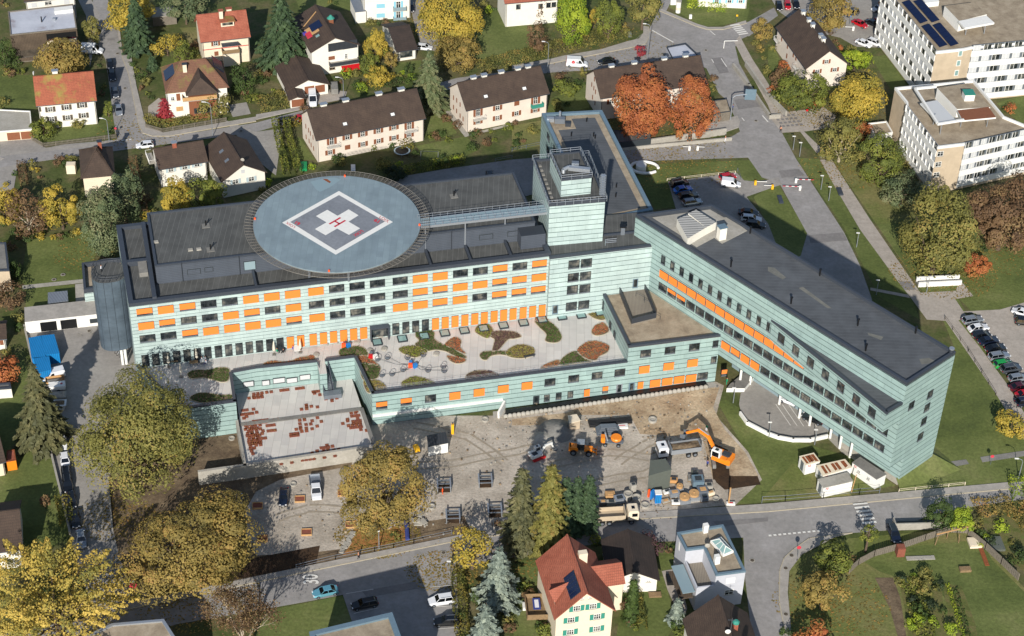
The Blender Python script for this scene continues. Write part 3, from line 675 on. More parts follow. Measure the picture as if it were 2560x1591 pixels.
def bed(name, label, pts, z, mats, group=None, h=.3, rim='kerb', leaf=.22, cat='flower bed', dens=26, sm=True):
    "planted bed: soil body with kerb and low leafy cover; mats = [(material, poly or None)]"
    q=[P(p, z) for p in pts]; q=smooth(q) if sm else [V2(v) for v in q]
    root=thing(name, label, cat,(q[0].x, q[0].y, z), group=group)
    mb=MB(); mb.prism(inset(q, .12), z-.02, z+.10, 'soil', bottom=False); mb.build('soil', root)
    mb=MB(); parapet(mb, q, .12, z-.01, z+.14, rim); mb.build('edging', root)
    xs=[v.x for v in q]; ys=[v.y for v in q]; A_=(max(xs)-min(xs))*(max(ys)-min(ys)); m=int(A_*dens)
    x=min(xs)+RNG.random(m)*(max(xs)-min(xs)); y=min(ys)+RNG.random(m)*(max(ys)-min(ys))
    inn=inpoly(inset(q, .2), x, y); x, y=x[inn], y[inn]; rest=np.ones(len(x), bool)
    for mat, sub in mats:
        if sub is not None: sel=rest & inpoly(smooth([P(p, z) for p in sub]), x, y)
        else: sel=rest
        rest=rest & ~sel; k=sel.sum()
        if not k: continue
        X, Y=x[sel], y[sel]; hh=h*(.55+.45*np.sin(X*2.1+1)*np.sin(Y*1.7))*RNG.random(k)
        cards('planting', np.stack([X, Y, z+.1+hh],1), unit(k)*.5+[0,-.3,1], leaf*(.7+.7*RNG.random(k)), mat, RNG.random(k)*.6+.4, root)
    return root
# ================================================================ the hospital
lined('louvre', 'b4b2ac', '4a4a48', .6, .2, axis=1, rough=.5)
H=thing('hospital_building', 'large hospital clad in pale mint green panels with orange blinds and flat grey roofs', 'hospital', P((341,925)))
FL, FR, BL, BR=(V2(P(q,23)) for q in ((322,760),(1374,633),(296.8,563.5),(1280,457)))
ward=Face(FL, FR); dep=(BL-FL).dot(-ward.n); FR=ward.A+ward.u*ward.L
BL=FL-ward.n*dep-ward.u*.4; BR=FR-ward.n*dep
wp=[FL, FR, BR, BL]
mb=MB(); mb.prism(wp,0,22.3, 'mint_ward', 'roof_felt'); mb.build('ward_wing_wall', H)
mb=MB(); parapet(mb,[FL+ward.n*.06-ward.u*.06, FR+ward.n*.06+ward.u*.3, BR-ward.n*.06, BL-ward.n*.06], .95,22.28,23.05, 'parapet_metal'); mb.build('ward_parapet', H)
def fpt(u, v, z): q=ward.A+ward.u*u-ward.n*v; return Vector((q.x, q.y, z))
def fpoly(u0, u1, v0, v1): return [fpt(u0, v0,0), fpt(u1, v0,0), fpt(u1, v1,0), fpt(u0, v1,0)]
pa=P((393,711),22.3); pu, pv=(V2(pa)-ward.A).dot(ward.u),-(V2(pa)-ward.A).dot(ward.n)
pb=P((378.3,564),26.6); pv1=-(V2(pb)-ward.A).dot(ward.n)
pe=(V2(P((1335,598),22.3))-ward.A).dot(ward.u)
PEN_Z=26.4
mb=MB(); mb.prism(fpoly(pu, pe, pv, dep-2.2),22.25, PEN_Z, 'penthouse_grey', 'roof_felt'); mb.build('roof_plant_storey', H)
mb=MB(); parapet(mb, fpoly(pu-.05, pe+.05, pv-.05, dep-2.15), .45, PEN_Z-.1, PEN_Z+.35, 'parapet_metal')
for u in (pu-.9,): mb.box(fpt(u, dep*.5,22.9),(.8, dep*.96,1.3), 'parapet_metal', rz=ward.rz)
mb.box(fpt((pu)/2, dep*.5,22.9),(pu-1.5, .8,1.1), 'parapet_metal', rz=ward.rz); mb.build('roof_upstand', H)
mb=MB(); mb.prism(fpoly(2.7, pu-1.4, dep*.34, dep*.49),22.3,23.3, 'concrete_dark'); mb.build('roof_slab', H)
mb=MB()
cols=[T(1,1,1600,870), T(1,1,1975,830), T(1,1,2348,780)]
for c in cols:
    b=P(c,22.3); mb.tube(b,(b.x, b.y,28.2), .16, 'light_metal')
    u=(V2(b)-ward.A).dot(ward.u); v=-(V2(b)-ward.A).dot(ward.n); mb.bar(fpt(u, v,22.7), fpt(u,1.0,22.7), .45, .8, 'parapet_metal'); mb.build('bridge_column', H); mb=MB()
for u in (24,42): mb=MB(); mb.bar(fpt(u, pv,22.7), fpt(u,1.0,22.7), .45, .8, 'parapet_metal'); mb.build('roof_rib', H)
pf=Face(V2(fpt(pu, pv,0)), V2(fpt(pe, pv,0)))
def hatch(px0, px1, z0, z1, mat='penthouse_grey', nm='vent_panel'):
    u0=pf.at(px0)[0]; u1=pf.at(px1)[0]; m_=MB(); u=(u0+u1)/2
    pf.box(m_, u,(z0+z1)/2, u1-u0, z1-z0, .1, .06, 'dark_trim'); pf.box(m_, u,(z0+z1)/2, u1-u0-.25, z1-z0-.25, .1, .1, mat); m_.build(nm, H)
hatch(T(0,1,1768,1060), T(0,1,1898,1060),23.6,24.9); hatch(T(0,1,1932,1040), T(0,1,2016,1040),23.8,24.9)
hatch(T(0,1,2305,1030), T(0,1,2419,1010),23.1,25.2, 'walk_glass'); hatch(T(1,1,2110,720), T(1,1,2240,715),23.7,25.0); hatch(T(1,1,2375,700), T(1,1,2419+80,695),23.7,25.0)
for q in (T(0,1,1730,1150), T(0,1,2270,1090), T(1,1,1845,850)):
    m_=MB(); b=pf.at(q); m_.tube(pf.pt(b[0],22.3, .15), pf.pt(b[0], PEN_Z+.3, .15), .07, 'dark_metal'); m_.build('downpipe', H)
for q in (T(0,1,1945,625), T(0,1,1990,850), T(1,1,1870,345)):
    b=P(q, PEN_Z); m_=MB(); m_.box((b.x, b.y, b.z+.06),(1.5,1.5, .1), 'concrete_dark', rz=ward.rz); m_.tube(b,(b.x, b.y, b.z+1.3), .14, 'black'); m_.tube((b.x, b.y, b.z+.5),(b.x+.5, b.y+.2, b.z+1.3), .09, 'black'); m_.build('vent_pipe', H)
for q in (T(0,1,1800,855), T(0,1,1880,848), T(0,1,1475,780)):
    b=P(q, PEN_Z); m_=MB(); m_.box((b.x, b.y, b.z+.12),(.9, .7, .24), 'concrete', rz=ward.rz); m_.build('roof_pad', H)
# ---- windows
def window(face, u, z, w, h, style='G', name='window', fr='dark_trim', n=3, parent=None, depth=.12, sill=True, blind='orange_blind', frac=.55):
    mb=MB(); t=.07
    face.box(mb, u, z, w, h, .10, .03, 'glass')
    for s in (-1,1): face.box(mb, u+s*(w/2-t/2), z, t, h, .12, depth, fr)
    for s in (-1,1): face.box(mb, u, z+s*(h/2-t/2), w-2*t-.004, t, .12, depth-.003, fr)
    for i in range(1, n): face.box(mb, u-w/2+w*i/n, z, .06, h-2*t-.004, .08, depth-.03, fr)
    if n > 1 and h > 1.5: face.box(mb, u, z+h*.16, w-2*t-.004, .05, .07, depth-.045, fr)
    if sill: face.box(mb, u, z-h/2+.16, w-2*t-.004, .2, .1, depth+.02, 'grey_metal')
    wn=mb.build(name, parent or H)
    if style in 'OH':
        m2=MB(); hh=h*(.97 if style == 'O' else frac); face.box(m2, u, z+h/2-hh/2, w-.03, hh, .04, depth+.1, blind); m2.build('blind', wn)
    return wn
xs1=[342.6,395.5,449.8,502.7,555.6,608.5,660.6,712.8,771,823,874,925,981.8,1032,1082,1132.6,1182.4,1231.8,1281.3,1330.3]
us=[ward.at((x+19-(x-343)*.001,783-(x-343)*.1235))[0] for x in xs1]
for z, h, st in ((20.65,1.85, 'HOHGGOOOOGGGGOOGGHGH'),(17.4,1.75, 'OHGGOHGOGGGGGHHOOHHO'),(14.25,1.8, 'GGHOOOOHOGGGOOHOGHHH')):
    for u, s in zip(us, st): window(ward, u, z,2.95, h, s, frac=.62+.2*RNG.random(), n=4)
dx=[(T(0,2, x,0)[0], 'G') for x in (1370,1468,1567,1667,1765,1863,1960,2060,2157,2257,2353)]+[(T(1,2, x,0)[0], 'G') for x in (30,127,225)]+[(T(1,2, x,0)[0], 'O') for x in (322,420,538,635,730,826,920,1015)]+[(T(1,2, x,0)[0], 'G') for x in (1320,1415,1508,1600)]+[(T(1,2, x,0)[0], 'O') for x in (1695,1787,1880,1973,2067,2157,2250,2340)]+[(T(2,2, x,0)[0], 'O') for x in (10,105,195,285)]
for x, s in dx:
    u=ward.at((x,891-(x-362)*.128))[0]; window(ward, u,8.95,1.4,2.85, s, 'glass_door', n=2, sill=False)
u=ward.at(T(1,2,1162,80))[0]; m_=MB(); ward.box(m_, u,8.9,3.3,2.9, .1, .05, 'glass'); ward.box(m_, u,10.45,3.7, .25,1.3,1.2, 'parapet_metal')
for s in (-1,1): ward.box(m_, u+s*1.75,8.85, .16,3,1.3,1.2, 'parapet_metal')
for i in range(3): ward.box(m_, u-1+i,8.8, .08,2.8, .1, .12, 'dark_trim')
m_.build('entrance_porch', H)
# ---- lift tower
tz=31.9
tA, tB=V2(P((1374.4,507),32.6)), V2(P((1513.6,495.2),32.6)); tf=Face(tA, tB); tD=15.8
def rect(f, u0, u1, v0, v1): return [f.A+f.u*u-f.n*v for u, v in ((u0, v0),(u1, v0),(u1, v1),(u0, v1))]
tp=rect(tf,0, tf.L,0, tD)
mb=MB(); mb.prism(tp,10, tz, 'mint', 'roof_felt'); mb.build('lift_tower_wall', H)
mb=MB(); parapet(mb, rect(tf,-.05, tf.L+.05,-.05, tD+.05), .4, tz-.25, tz+.45, 'parapet_metal'); mb.build('tower_parapet', H)
mb=MB()
pts=[Vector((*q, tz+1.3)) for q in inset(tp,-.25)]; pts.append(pts[0])
for dz in (0,-.5): mb.path([p_-Vector((0,0,-dz)) for p_ in pts], .045, 'light_metal', n=4)
for a, b in zip(pts, pts[1:]):
    k=int((b-a).length/1.5)
    for i in range(k): q=a.lerp(b, i/k); mb.tube(q, q-Vector((0,0,1.3)), .05, 'light_metal', n=4)
mb.build('tower_railing', H)
mb=MB()
for i in range(9): q=tf.A+tf.u*.9-tf.n*(1+i*1.6); mb.box((*q, tz+.12),(.6, .6, .25), 'concrete_dark', rz=tf.rz)
for i in range(6): q=tf.A+tf.u*(1.2+i*1.6)-tf.n*.9; mb.box((*q, tz+.12),(.6, .6, .25), 'concrete_dark', rz=tf.rz)
mb.build('railing_weight', H)
xf_=Face(V2(P(T(2,1,460,350), tz)), V2(P(T(2,1,742,320), tz))); xz=tz+3.9; xp=rect(xf_,0, xf_.L,0,9.0)
mb=MB(); mb.prism(xp, tz-.1, xz, 'mint', 'roof_felt'); mb.build('tower_top_wall', H)
mb=MB(); parapet(mb, rect(xf_,-.05, xf_.L+.05,-.05,9.05), .3, xz-.2, xz+.3, 'parapet_metal')
pts=[Vector((*q, xz+1.2)) for q in inset(xp,-.1)]; pts.append(pts[0])
for dz in (0, .5): mb.path([p_-Vector((0,0, dz)) for p_ in pts], .05, 'light_metal', n=4)
for a, b in zip(pts, pts[1:]):
    k=int((b-a).length/1.6)
    for i in range(k): q=a.lerp(b, i/k); mb.tube(q, q-Vector((0,0,1.2)), .05, 'light_metal', n=4)
mb.build('tower_top_railing', H)
mb=MB(); c=P(T(2,1,610,110), xz)
mb.bar((c.x-1.6, c.y, c.z+.8),(c.x+2.6, c.y-.6, c.z+.8), .9, .8, 'light_metal'); mb.path([(c.x-2.6, c.y-.9, c.z+.1),(c.x-2.6, c.y-.7, c.z+.8),(c.x-1.6, c.y, c.z+.95)], .4, 'light_metal', n=10)
mb.box((c.x-.3, c.y+1, c.z+.9),(1.4,1.0,1.2), 'grey_metal'); mb.build('air_duct', H)
mb=MB(); c=P(T(2,1,850,350), tz)
for k in range(9):
    z=c.z+.6+k*.55; mb.lathe((c.x, c.y, z),[(.55,0),(.55, .06)], 'light_metal',8)
for k in range(6): a=k*1.05; mb.tube((c.x+.55*math.cos(a), c.y+.55*math.sin(a), c.z),(c.x+.55*math.cos(a), c.y+.55*math.sin(a), c.z+5.2), .04, 'light_metal', n=4)
mb.build('caged_ladder', H)
# ---- link block, rear block
W1, W2, W3, W4=(V2(P(q,27.3)) for q in ((1589.5,536),(1780,511),(2389.6,879.4),(2268,958)))
wing=Face(W1, W4)
KA, KB=V2(P((1380.5,640.7),22.9)), V2(P((1633,610),22.9)); link=Face(KA-(KB-KA).normalized()*.35, KB)
kp=[link.A, V2(link.pt(link.L+.05,0)), W1+wing.u*.3, W1+(W2-W1)*.35 , V2(P((1633,524),22.5)), V2(P((1500,540),22.3)), link.A+Vector((-4.4,16))]
mb=MB(); mb.prism(kp,0,22.2, 'mint', 'roof_felt'); mb.build('link_wing_wall', H)
mb=MB(); mb.bar(link.pt(-.1,22.4,-.3), link.pt(link.L-.4,22.4,-.3), .7, .42, 'parapet_metal')
a, b=P(T(2,1,1160,690),22.2), P(T(2,1,865,720),22.2); mb.bar((a.x, a.y,22.4),(b.x, b.y,22.4), .35, .45, 'parapet_metal'); mb.build('link_parapet', H)
mb=MB(); a, b=P(T(2,1,880,800),22.2), P(T(2,1,985,790),22.2)
for z in (.4, .8,1.2): mb.tube((a.x, a.y,22.2+z),(b.x, b.y,22.2+z), .05, 'light_metal', n=4); mb.tube((a.x, a.y-1,22.2+z),(a.x, a.y,22.2+z), .05, 'light_metal', n=4)
mb.build('roof_railing', H)
mb=MB(); c=P(T(2,1,1045,700),22.2); mb.box((c.x, c.y,23.1),(.8, .8,1.8), 'grey_metal'); mb.box((c.x, c.y,24.1),(1.3,1.1, .25), 'black'); mb.build('roof_exhaust', H)
for x, y, w_ in ((585,988,2),(702,975,2),(578,1112,2),(693,1098,2),(570,1230,2),(687,1218,2),(560,1385,2),(677,1370,2)):
    u, z=link.at(T(2,1, x, y)); window(link, u, z,2.25,2.15, 'G', 'staircase_window', n=3)
for q, w_ in ((T(2,1,408,1415),1.2),(T(2,1,1165,1168),1.1)):
    u, z=link.at(q); m_=MB(); link.box(m_, u, z, w_,2.3, .1, .06, 'parapet_blue'); link.box(m_, u, z+.1, w_-.35,1.9, .1, .09, 'glass'); m_.build('door', H)
R1, R2, R3=V2(P((1354,283),21.6)), V2(P((1505,275),21.6)), V2(P((1633,524),21.6)); rd=(R3-R2).normalized(); R4=R1+rd*42; R2b=V2(P((1489,272),21.6))
rp=[R1, R4, R3+(R4-R3)*.1, R3, R2, R2b]
mb=MB(); mb.prism(rp,0,21.0, 'mint_teal', 'roof_felt_long'); mb.build('rear_wing_wall', H)
mb=MB(); parapet(mb,[R1, R4, R3, R2], .75,20.95,21.6, 'parapet_blue'); mb.build('rear_parapet', H)
mb=MB(); pr=inset([R1, R4, R3, R2],2.1); pq=inset([R1, R4, R3, R2], .8)
for i in range(4):
    j=(i+1) % 4; mb.add([(*pq[i],21.03),(*pq[j],21.03),(*pr[j],21.03),(*pr[i],21.03)],[(0,1,2,3)], 'roof_gravel')
q4=[P(q,21.05) for q in T(2,0,360,1110,560,1120,605,1215,420,1230)]; mb.prism(q4,21,21.06, 'roof_gravel', bottom=False); mb.build('gravel_margin', H)
mb=MB(); c=P(T(2,0,450,1170),21)
mb.box((c.x, c.y,21.9),(2.2,1.2,1.2), 'grey_metal'); mb.box((c.x-2, c.y+.8,21.5),(1.6,1, .9), 'light_metal'); mb.box((c.x+1.8, c.y-.8,21.5),(1.2,1, .9), 'dark_metal'); mb.tube((c.x, c.y+1,21),(c.x, c.y+1,23.5), .25, 'light_metal'); mb.build('cooling_unit', H)
for q in (T(2,0,705,1150), T(2,0,560,1285), T(2,0,785,1310), T(2,0,770,1290), T(2,1,985,260), T(2,1,980,350)):
    b=P(q,21); m_=MB(); m_.tube(b,(b.x, b.y,21.9), .15, 'black'); m_.build('vent_pipe', H)
rf=Face(R1, R4)
for x, y in ((345,1300),(340,1420),(405,1420)):
    u, z=rf.at(T(2,0, x, y)); window(rf, u, z,2.0,1.7, 'G', 'window', n=2)
# ---- splayed wing
mb=MB(); mb.prism([W1, W4, W3, W2],6.9,26.7, 'mint_teal', 'roof_felt_long'); mb.build('splayed_wing_wall', H)
mb=MB(); parapet(mb,[W1, W4, W3, W2], .55,26.5,27.3, 'parapet_metal'); mb.build('splayed_wing_parapet', H)
cr=[P(q,26.75) for q in T(2,1,1330,545,1870,470,2000,545,2048,542,2222,670,1985,792,1912,735,1745,825,1655,765,1640,745,1560,690)]
mb=MB(); mb.prism(cr,26.6,26.78, 'concrete', bottom=False); mb.build('roof_terrace_pad', H)
for q4 in (T(2,1,1560,560,1655,520,1835,640,1660,745), T(2,1,1665,505,1740,470,1930,590,1835,640)):
    mb=MB(); pp=[P(q,28.6) for q in q4]; mb.prism(pp,26.7,28.6, 'white_wall', 'louvre'); m_=mb.build('air_intake_box', H)
mb=MB(); c=P(T(2,1,1975,745),26.7); mb.box((c.x, c.y,28.1),(1.5,1.3,2.8), 'white_wall', rz=.4); mb.box((c.x, c.y,29.6),(1.7,1.5, .18), 'parapet_blue', rz=.4); mb.build('chimney', H)
for q in (T(2,1,2250,695), T(2,1,2068,1010), T(3,1,488,1095), T(3,1,217,1360), T(3,2,1393,128), T(3,2,922,292), T(3,2,847,55)):
    b=P(q,26.7); m_=MB(); m_.tube(b,(b.x, b.y,28.1), .16, 'black'); m_.tube((b.x, b.y,28.1),(b.x, b.y,28.3), .26, 'black'); m_.build('vent_pipe', H)
mb=MB()
for q4 in (T(3,1,0,1010,60,1020,170,1110,140,1130,0,1050), T(3,1,290,1210,330,1200,600,1400,560,1400), T(3,2,940,120,1090,160,1070,190,950,145), T(3,2,1430,370,1520,360,1600,400,1450,420)):
    mb=MB(); mb.prism([P(q,26.72) for q in q4],26.7,26.715, 'roof_repair', bottom=False); mb.build('roof_repair_patch', H)
def hstate(s, k): return s[k] if k < len(s) else 'G'
for k in range(12): window(wing,8.33+2.533*k,20.65,1.05,2.2, 'G', 'small_window', n=1)
for k in range(15): window(wing,8.97+2.535*k,17.3,2.32,1.75, 'O', 'shaded_window', n=1)
for k in range(23): window(wing,8.9+2.549*k,14.15,2.2,1.9, hstate('GHHG', k), 'strip_window', n=3, frac=.4)
for k in range(16): window(wing,26.61+2.554*k,10.1,2.2,1.8, hstate('OHOO', k), 'lower_strip_window', n=3, frac=.75)
# wedge bay
zt=22.75; apex=V2(wing.pt(36.2,0)); outer=V2(P((2216,1031.5), zt)); endp=W4-(W3-W4).normalized()*0
zb=18.0
mb=MB(); mb.prism([apex, outer, W4-wing.u*.02, V2(wing.pt(60,0,-.5))], zb, zt-.45, 'mint_teal', 'roof_felt_long'); 
mb.build('wedge_bay_wall', H)
mb=MB(); wf=Face(apex, outer); mb.bar(wf.pt(.3, zt-.3,-.25), wf.pt(wf.L+.05, zt-.3,-.25), .5, .6, 'parapet_metal')
e2=Face(outer, W4); mb.bar(e2.pt(.25, zt-.3,-.25), e2.pt(e2.L, zt-.3,-.25), .5, .6, 'parapet_metal'); mb.build('wedge_bay_parapet', H)
for x, y in ((125,190),(262,300),(402,410),(543,525),(687,645),(833,765),(980,890)):
    u, z=wf.at(T(3,2, x, y)); window(wf, u,20.35,1.75,2.2, 'G', 'bay_window', n=2)
end=Face(W4, W3)
for x, y in ((1530,705),(1500,830),(1470,960),(1437,1105)):
    u, z=end.at(T(3,2, x, y)); window(end, u, z,1.5,1.9, 'G', 'end_window', n=2)
u, z=e2.at(T(3,2,1357,815)); window(e2, min(u, e2.L-1), z,1.4,1.9, 'G', 'end_window', n=2) if u < e2.L else window(end, u-e2.L, z,1.5,1.9, 'G', 'end_window', n=2)
# flue pipe at the end wall
b=P((2316,1157)); mb=MB(); mb.tube(b,(b.x, b.y,27.9), .42, 'dark_metal', n=12); mb.tube((b.x, b.y,27.9),(b.x, b.y,28.1), .5, 'light_metal', n=12)
for z in range(4,27,4):
    e=end.A+end.u*(V2(b)-end.A).dot(end.u); mb.bar((b.x, b.y, z),(e.x, e.y, z), .08, .08, 'light_metal')
mb.build('flue_pipe', H)
# ground level under the wing
g0, g1=V2(P((2252,1181))), V2(P((2329,1140))); mb=MB(); gd=(g1-g0); nn_=-wing.u
g1=W3+(V2(end.pt(end.L,0))-W3); gA=V2(end.pt(3.9,0)); mb.prism([gA, W3, W3-wing.u*14, gA-wing.u*14],1.6,6.9, 'mint_teal'); mb.prism(inset([gA, W3, W3-wing.u*14, gA-wing.u*14], .15),0,1.6, 'concrete'); mb.build('ground_floor_wall', H)
bk=MB(); ups=[end.pt(3.5,1.9,-.3), end.pt(end.L+.4,1.9,-.3), Vector((*(W3-wing.u*12-end.u*-.4),1.9))]
dn=[end.pt(3.0, .03,1.6), end.pt(end.L+3, .03,5), Vector((*(W3-wing.u*14+end.u*6), .03))]
for i in range(2): bk.add([ups[i], ups[i+1], dn[i+1], dn[i]],[(3,2,1,0)], 'lawn')
bk.build('grass_bank', kind='structure')
mb=MB(); s_=6.0; q0=V2(wing.pt(24,0,-s_)); q1=V2(wing.pt(62,0,-s_)); q2=V2(wing.pt(62,0,-12)); q3=V2(wing.pt(24,0,-12)); mb.prism([q0, q1, q2, q3],0,6.9, 'walk_glass'); mb.build('entrance_hall_wall', H)
pils=[T(2,2,2152,600), T(2,2,2247,612)]+[T(3,2, x, y) for x, y in ((105,800),(293,930),(390,1000),(585,1118),(675,1215),(772,1300),(885,1290),(988,1360),(1090,1425))]
for q in pils: b=P(q); m_=MB(); m_.tube(b,(b.x, b.y,6.95), .26, 'white_paint', n=10); m_.build('pillar', H)
mb=MB(); b=P(T(2,2,2120,640),0)
mb.prism([P(q,1.2) for q in T(2,2,2030,640,2200,640,2330,480,2230,460,2060,600)],0,1.0, 'white_paint', 'concrete_dark'); mb.build('entrance_podium', H)
# ---- terrace, low block, front wall
TZ=7.25
LA=P((1571,862),12); f0=V2(P((931,1039),2.5)); f1=V2(P((1565.7,982.5),0)); f2=V2(P((1805,832),12))
front=Face(f1-(f1-f0).normalized()*(f1-f0).length, f1); front=Face(front.A, front.A+front.u*75)
lu0=(V2(LA)-front.A).dot(front.u); uw=None
for i in range(400):
    q=V2(front.pt(i*.25,0)); 
    if (q-wing.A).dot(wing.n) > 0 and i*.25 > lu0: uw=i*.25
uw=next(i*.25 for i in range(400) if (V2(front.pt(i*.25,0))-wing.A).dot(wing.n) <= 0 and i*.25 > lu0) if False else None
d1=(front.A-wing.A).dot(wing.n); d2=front.u.dot(wing.n); uw=-d1/d2
Lc=V2(front.pt(lu0,0)); Lw=V2(front.pt(uw,0)); Lb=V2(P((1505,728),12)); Lb=Lc+(Lb-Lc)
Lk=V2(link.pt((Lb-link.A).dot(link.u),0)) ; Lx=V2(link.pt(link.L,0))
mb=MB(); mb.prism([Lc, Lw, Lx, Lk],0,11.4, 'mint_teal', 'roof_gravel'); mb.build('low_block_wall', H)
mb=MB(); lf=Face(Lc, Lw); mb.bar(lf.pt(-.05,11.75,-.25), lf.pt(lf.L,11.75,-.25), .6, .5, 'parapet_metal'); lg=Face(Lk, Lc); mb.bar(lg.pt(0,11.75,-.25), lg.pt(lg.L-.3,11.75,-.25), .6, .5, 'parapet_metal'); mb.build('low_block_parapet', H)
dk=[P(q,12.3) for q in T(2,1,990,1240,1220,1180,1375,1480,1370,1512,1140,1560)]
dk=[P(q,11.6) for q in (T(2,1,1000,1225), T(2,1,1240,1205), T(2,1,1360,1500), T(2,2,1130,45))]
mb=MB(); mb.prism(dk,11.35,11.75, 'timber_deck'); m_=mb.build('roof_deck', H)
mb=MB(); dq=[Vector((p_.x, p_.y,11.7)) for p_ in dk]
for a, b in ((dq[0], dq[3]),(dq[3], dq[2]),(dq[2], dq[1])): mb.bar(a+Vector((0,0, .75)), b+Vector((0,0, .75)), .08,1.3, 'dark_metal')
mb.build('deck_screen', H)
for a in T(2,1,1170,1290,1250,1350,1320,1470): b=P(a,11.75); m_=MB(); m_.path([b, b+Vector((0,0, .9)), b+Vector((1.6,-1.3, .9)), b+Vector((1.6,-1.3,0))], .04, 'dark_metal', n=4); m_.build('deck_handrail', H)
t0=FL.copy(); tl=V2(P((452,1023),8.0)); ter=[t0, tl, V2(P((590,1004),8)), V2(P((579.4,931),8)), V2(P((640,920),8)), V2(P((793,904),8)), V2(P((799,929),8)), V2(P((817,927),8)), V2(P((813,902),8)), V2(P((886,892.6),8)), V2(front.pt(0.0,0)), Lc, Lk, link.A, FR]
mb=MB(); mb.prism(ter,0, TZ, 'mint_teal', 'terrace_stone'); mb.build('terrace_wall', H)
mb=MB()
for i, j in ((0,1),(1,2),(2,3),(3,4),(4,5),(8,9),(9,10),(10,11)):
    a, b=ter[i], ter[j]; d=(b-a).normalized(); nn_=Vector((-d.y, d.x))*.25
    mb.bar(Vector((*(a+nn_), TZ+.27)), Vector((*(b+nn_), TZ+.27)), .46, .56, 'mint_teal'); mb.bar(Vector((*(a+nn_-d*.03), TZ+.7)), Vector((*(b+nn_+d*.03), TZ+.7)), .56, .32, 'parapet_metal')
mb.build('terrace_parapet', H)
mb=MB(); a, b=ter[10]+front.u*1, ter[11]-front.u*1; o_=-front.n*1.2
for z in (.5, .8,1.1): mb.tube(Vector((*(a+o_), TZ+z)), Vector((*(b+o_), TZ+z)), .018, 'light_metal', n=4)
for i in range(34): q=a.lerp(b, i/33)+o_; mb.tube(Vector((*q, TZ)), Vector((*q, TZ+1.1)), .025, 'light_metal', n=4)
mb.build('terrace_railing', H)
def fw(c, r, lst, f, w_, h_, nm, **k):
    for x, y, s in lst: u, z=f.at(T(c, r, x, y)); window(f, u, z, w_, h_, s, nm, **k)
fw(2,2,((1262,318, 'G'),(1493,288, 'G'),(1722,258, 'G'),(1248,467, 'O'),(1478,437, 'O'),(1704,405, 'O'),(1350,597, 'O'),(1465,580, 'O'),(1577,563, 'O'),(1690,549, 'O'),(1800,532, 'G'),(140,620, 'O'),(358,590, 'G'),(582,557, 'G'),(803,528, 'G'),(1018,500, 'G')), front,2.15,1.9, 'front_window', n=3)
fw(1,2,((1187,808, 'H'),(1418,773, 'H'),(1648,743, 'G'),(1878,715, 'O'),(2107,683, 'O'),(2335,650, 'O')), front,2.15,1.9, 'front_window', n=3)
fw(2,2,((1922,228, 'G'),(1905,378, 'G'),(1212,615, 'O'),(2003,500, 'H'),(328,740, 'G'),(440,722, 'G'),(550,708, 'G'),(706,686, 'O'),(880,660, 'H')), front,1.15,1.8, 'narrow_window', n=2)
for x, y, mt in ((1130,635, 'parapet_blue'),(1012,650, 'light_metal'),(228,760, 'dark_trim')):
    u, z=front.at(T(2,2, x, y)); m_=MB(); front.box(m_, u, z,1.25,2.3, .1, .07, mt); front.box(m_, u, z+.1, .7,1.8, .1, .1, 'glass'); m_.build('door', H)
for q in (T(2,1,860,1370), T(2,2,930,60), T(2,2,970,150)):
    u, z=lg.at(q); window(lg, u, min(z,9.6),1.2,2.2, 'G', 'terrace_door', n=2, sill=False)
mb=MB(); mb.prism([f0-front.n*.1, V2(front.pt(25.6,0)), V2(front.pt(25.6,0, .3)), f0+front.n*.3],2.2,2.75, 'white_paint'); mb.build('plinth', H)
mb=MB(); a=front.pt(26,0, .1); c=P(T(1,2,2290,935)); mb.bar((a.x, a.y,1.2),(c.x, c.y, .8), .4,2.0, 'white_paint'); mb.build('ramp_wall', H)
# ---- sunken garden deck and stairs
DZ=2.5; dpx=[(590,984),(880,948),(936,1112),(612,1160)]
DK=[P(q, DZ) for q in dpx]
mb=MB(); mb.prism([V2(p_) for p_ in DK],0, DZ, 'concrete', 'terrace_stone'); mb.build('garden_deck', H)
mb=MB(); a, b=DK[0].lerp(DK[3], .46), DK[1].lerp(DK[2], .47); mb.bar(a+Vector((.2,0, .08)), b+Vector((0,0, .08)), .9, .2, 'concrete_dark'); mb.build('deck_joint', H)
def wallbar(pts, z, w_, h_, mat, nm, par=H, **k):
    mb=MB(); q=[P(p_, z+h_) for p_ in pts]
    for a, b in zip(q, q[1:]): d=(b-a).normalized()*w_*.48; mb.bar(Vector((a.x, a.y, z+h_/2))-d, Vector((b.x, b.y, z+h_/2))+d, w_, h_, mat)
    return mb.build(nm, par, **k)
wallbar([(936,1113),(612,1162),(498,1178)],0, .55,3.3, 'concrete', 'retaining_wall'); wallbar([(592,1050),(612,1160)],0, .5,3.3, 'concrete', 'retaining_wall'); wallbar([(905,1022),(936,1112)],0, .6,3.2, 'concrete_dark', 'retaining_wall')
u_=Face(V2(P((579.4,931),8)), V2(P((793,904),8)))
for x0, x1, y in ((160,275,580),(288,392,578),(412,515,548),(55,130,600),(-120,-20,612)):
    a=u_.at(T(1,2, x0, y)); b=u_.at(T(1,2, x1, y-10)); m_=MB(); u_.box(m_,(a[0]+b[0])/2, a[1], b[0]-a[0],1.3, .1, .06, 'dark_trim'); u_.box(m_,(a[0]+b[0])/2, a[1], b[0]-a[0]-.2,1.05, .1, .08, 'blind_white'); m_.build('screened_window', H)
sa, sb=P((806,908), TZ), P((822,984), DZ); d=(sb-sa); k=20; mb=MB(); az=math.atan2(d.y, d.x)
for i in range(k): q=sa+d*((i+.5)/k); mb.box(q,(d.xy.length/k*.95,1.7, .16), 'grey_metal', rz=az)
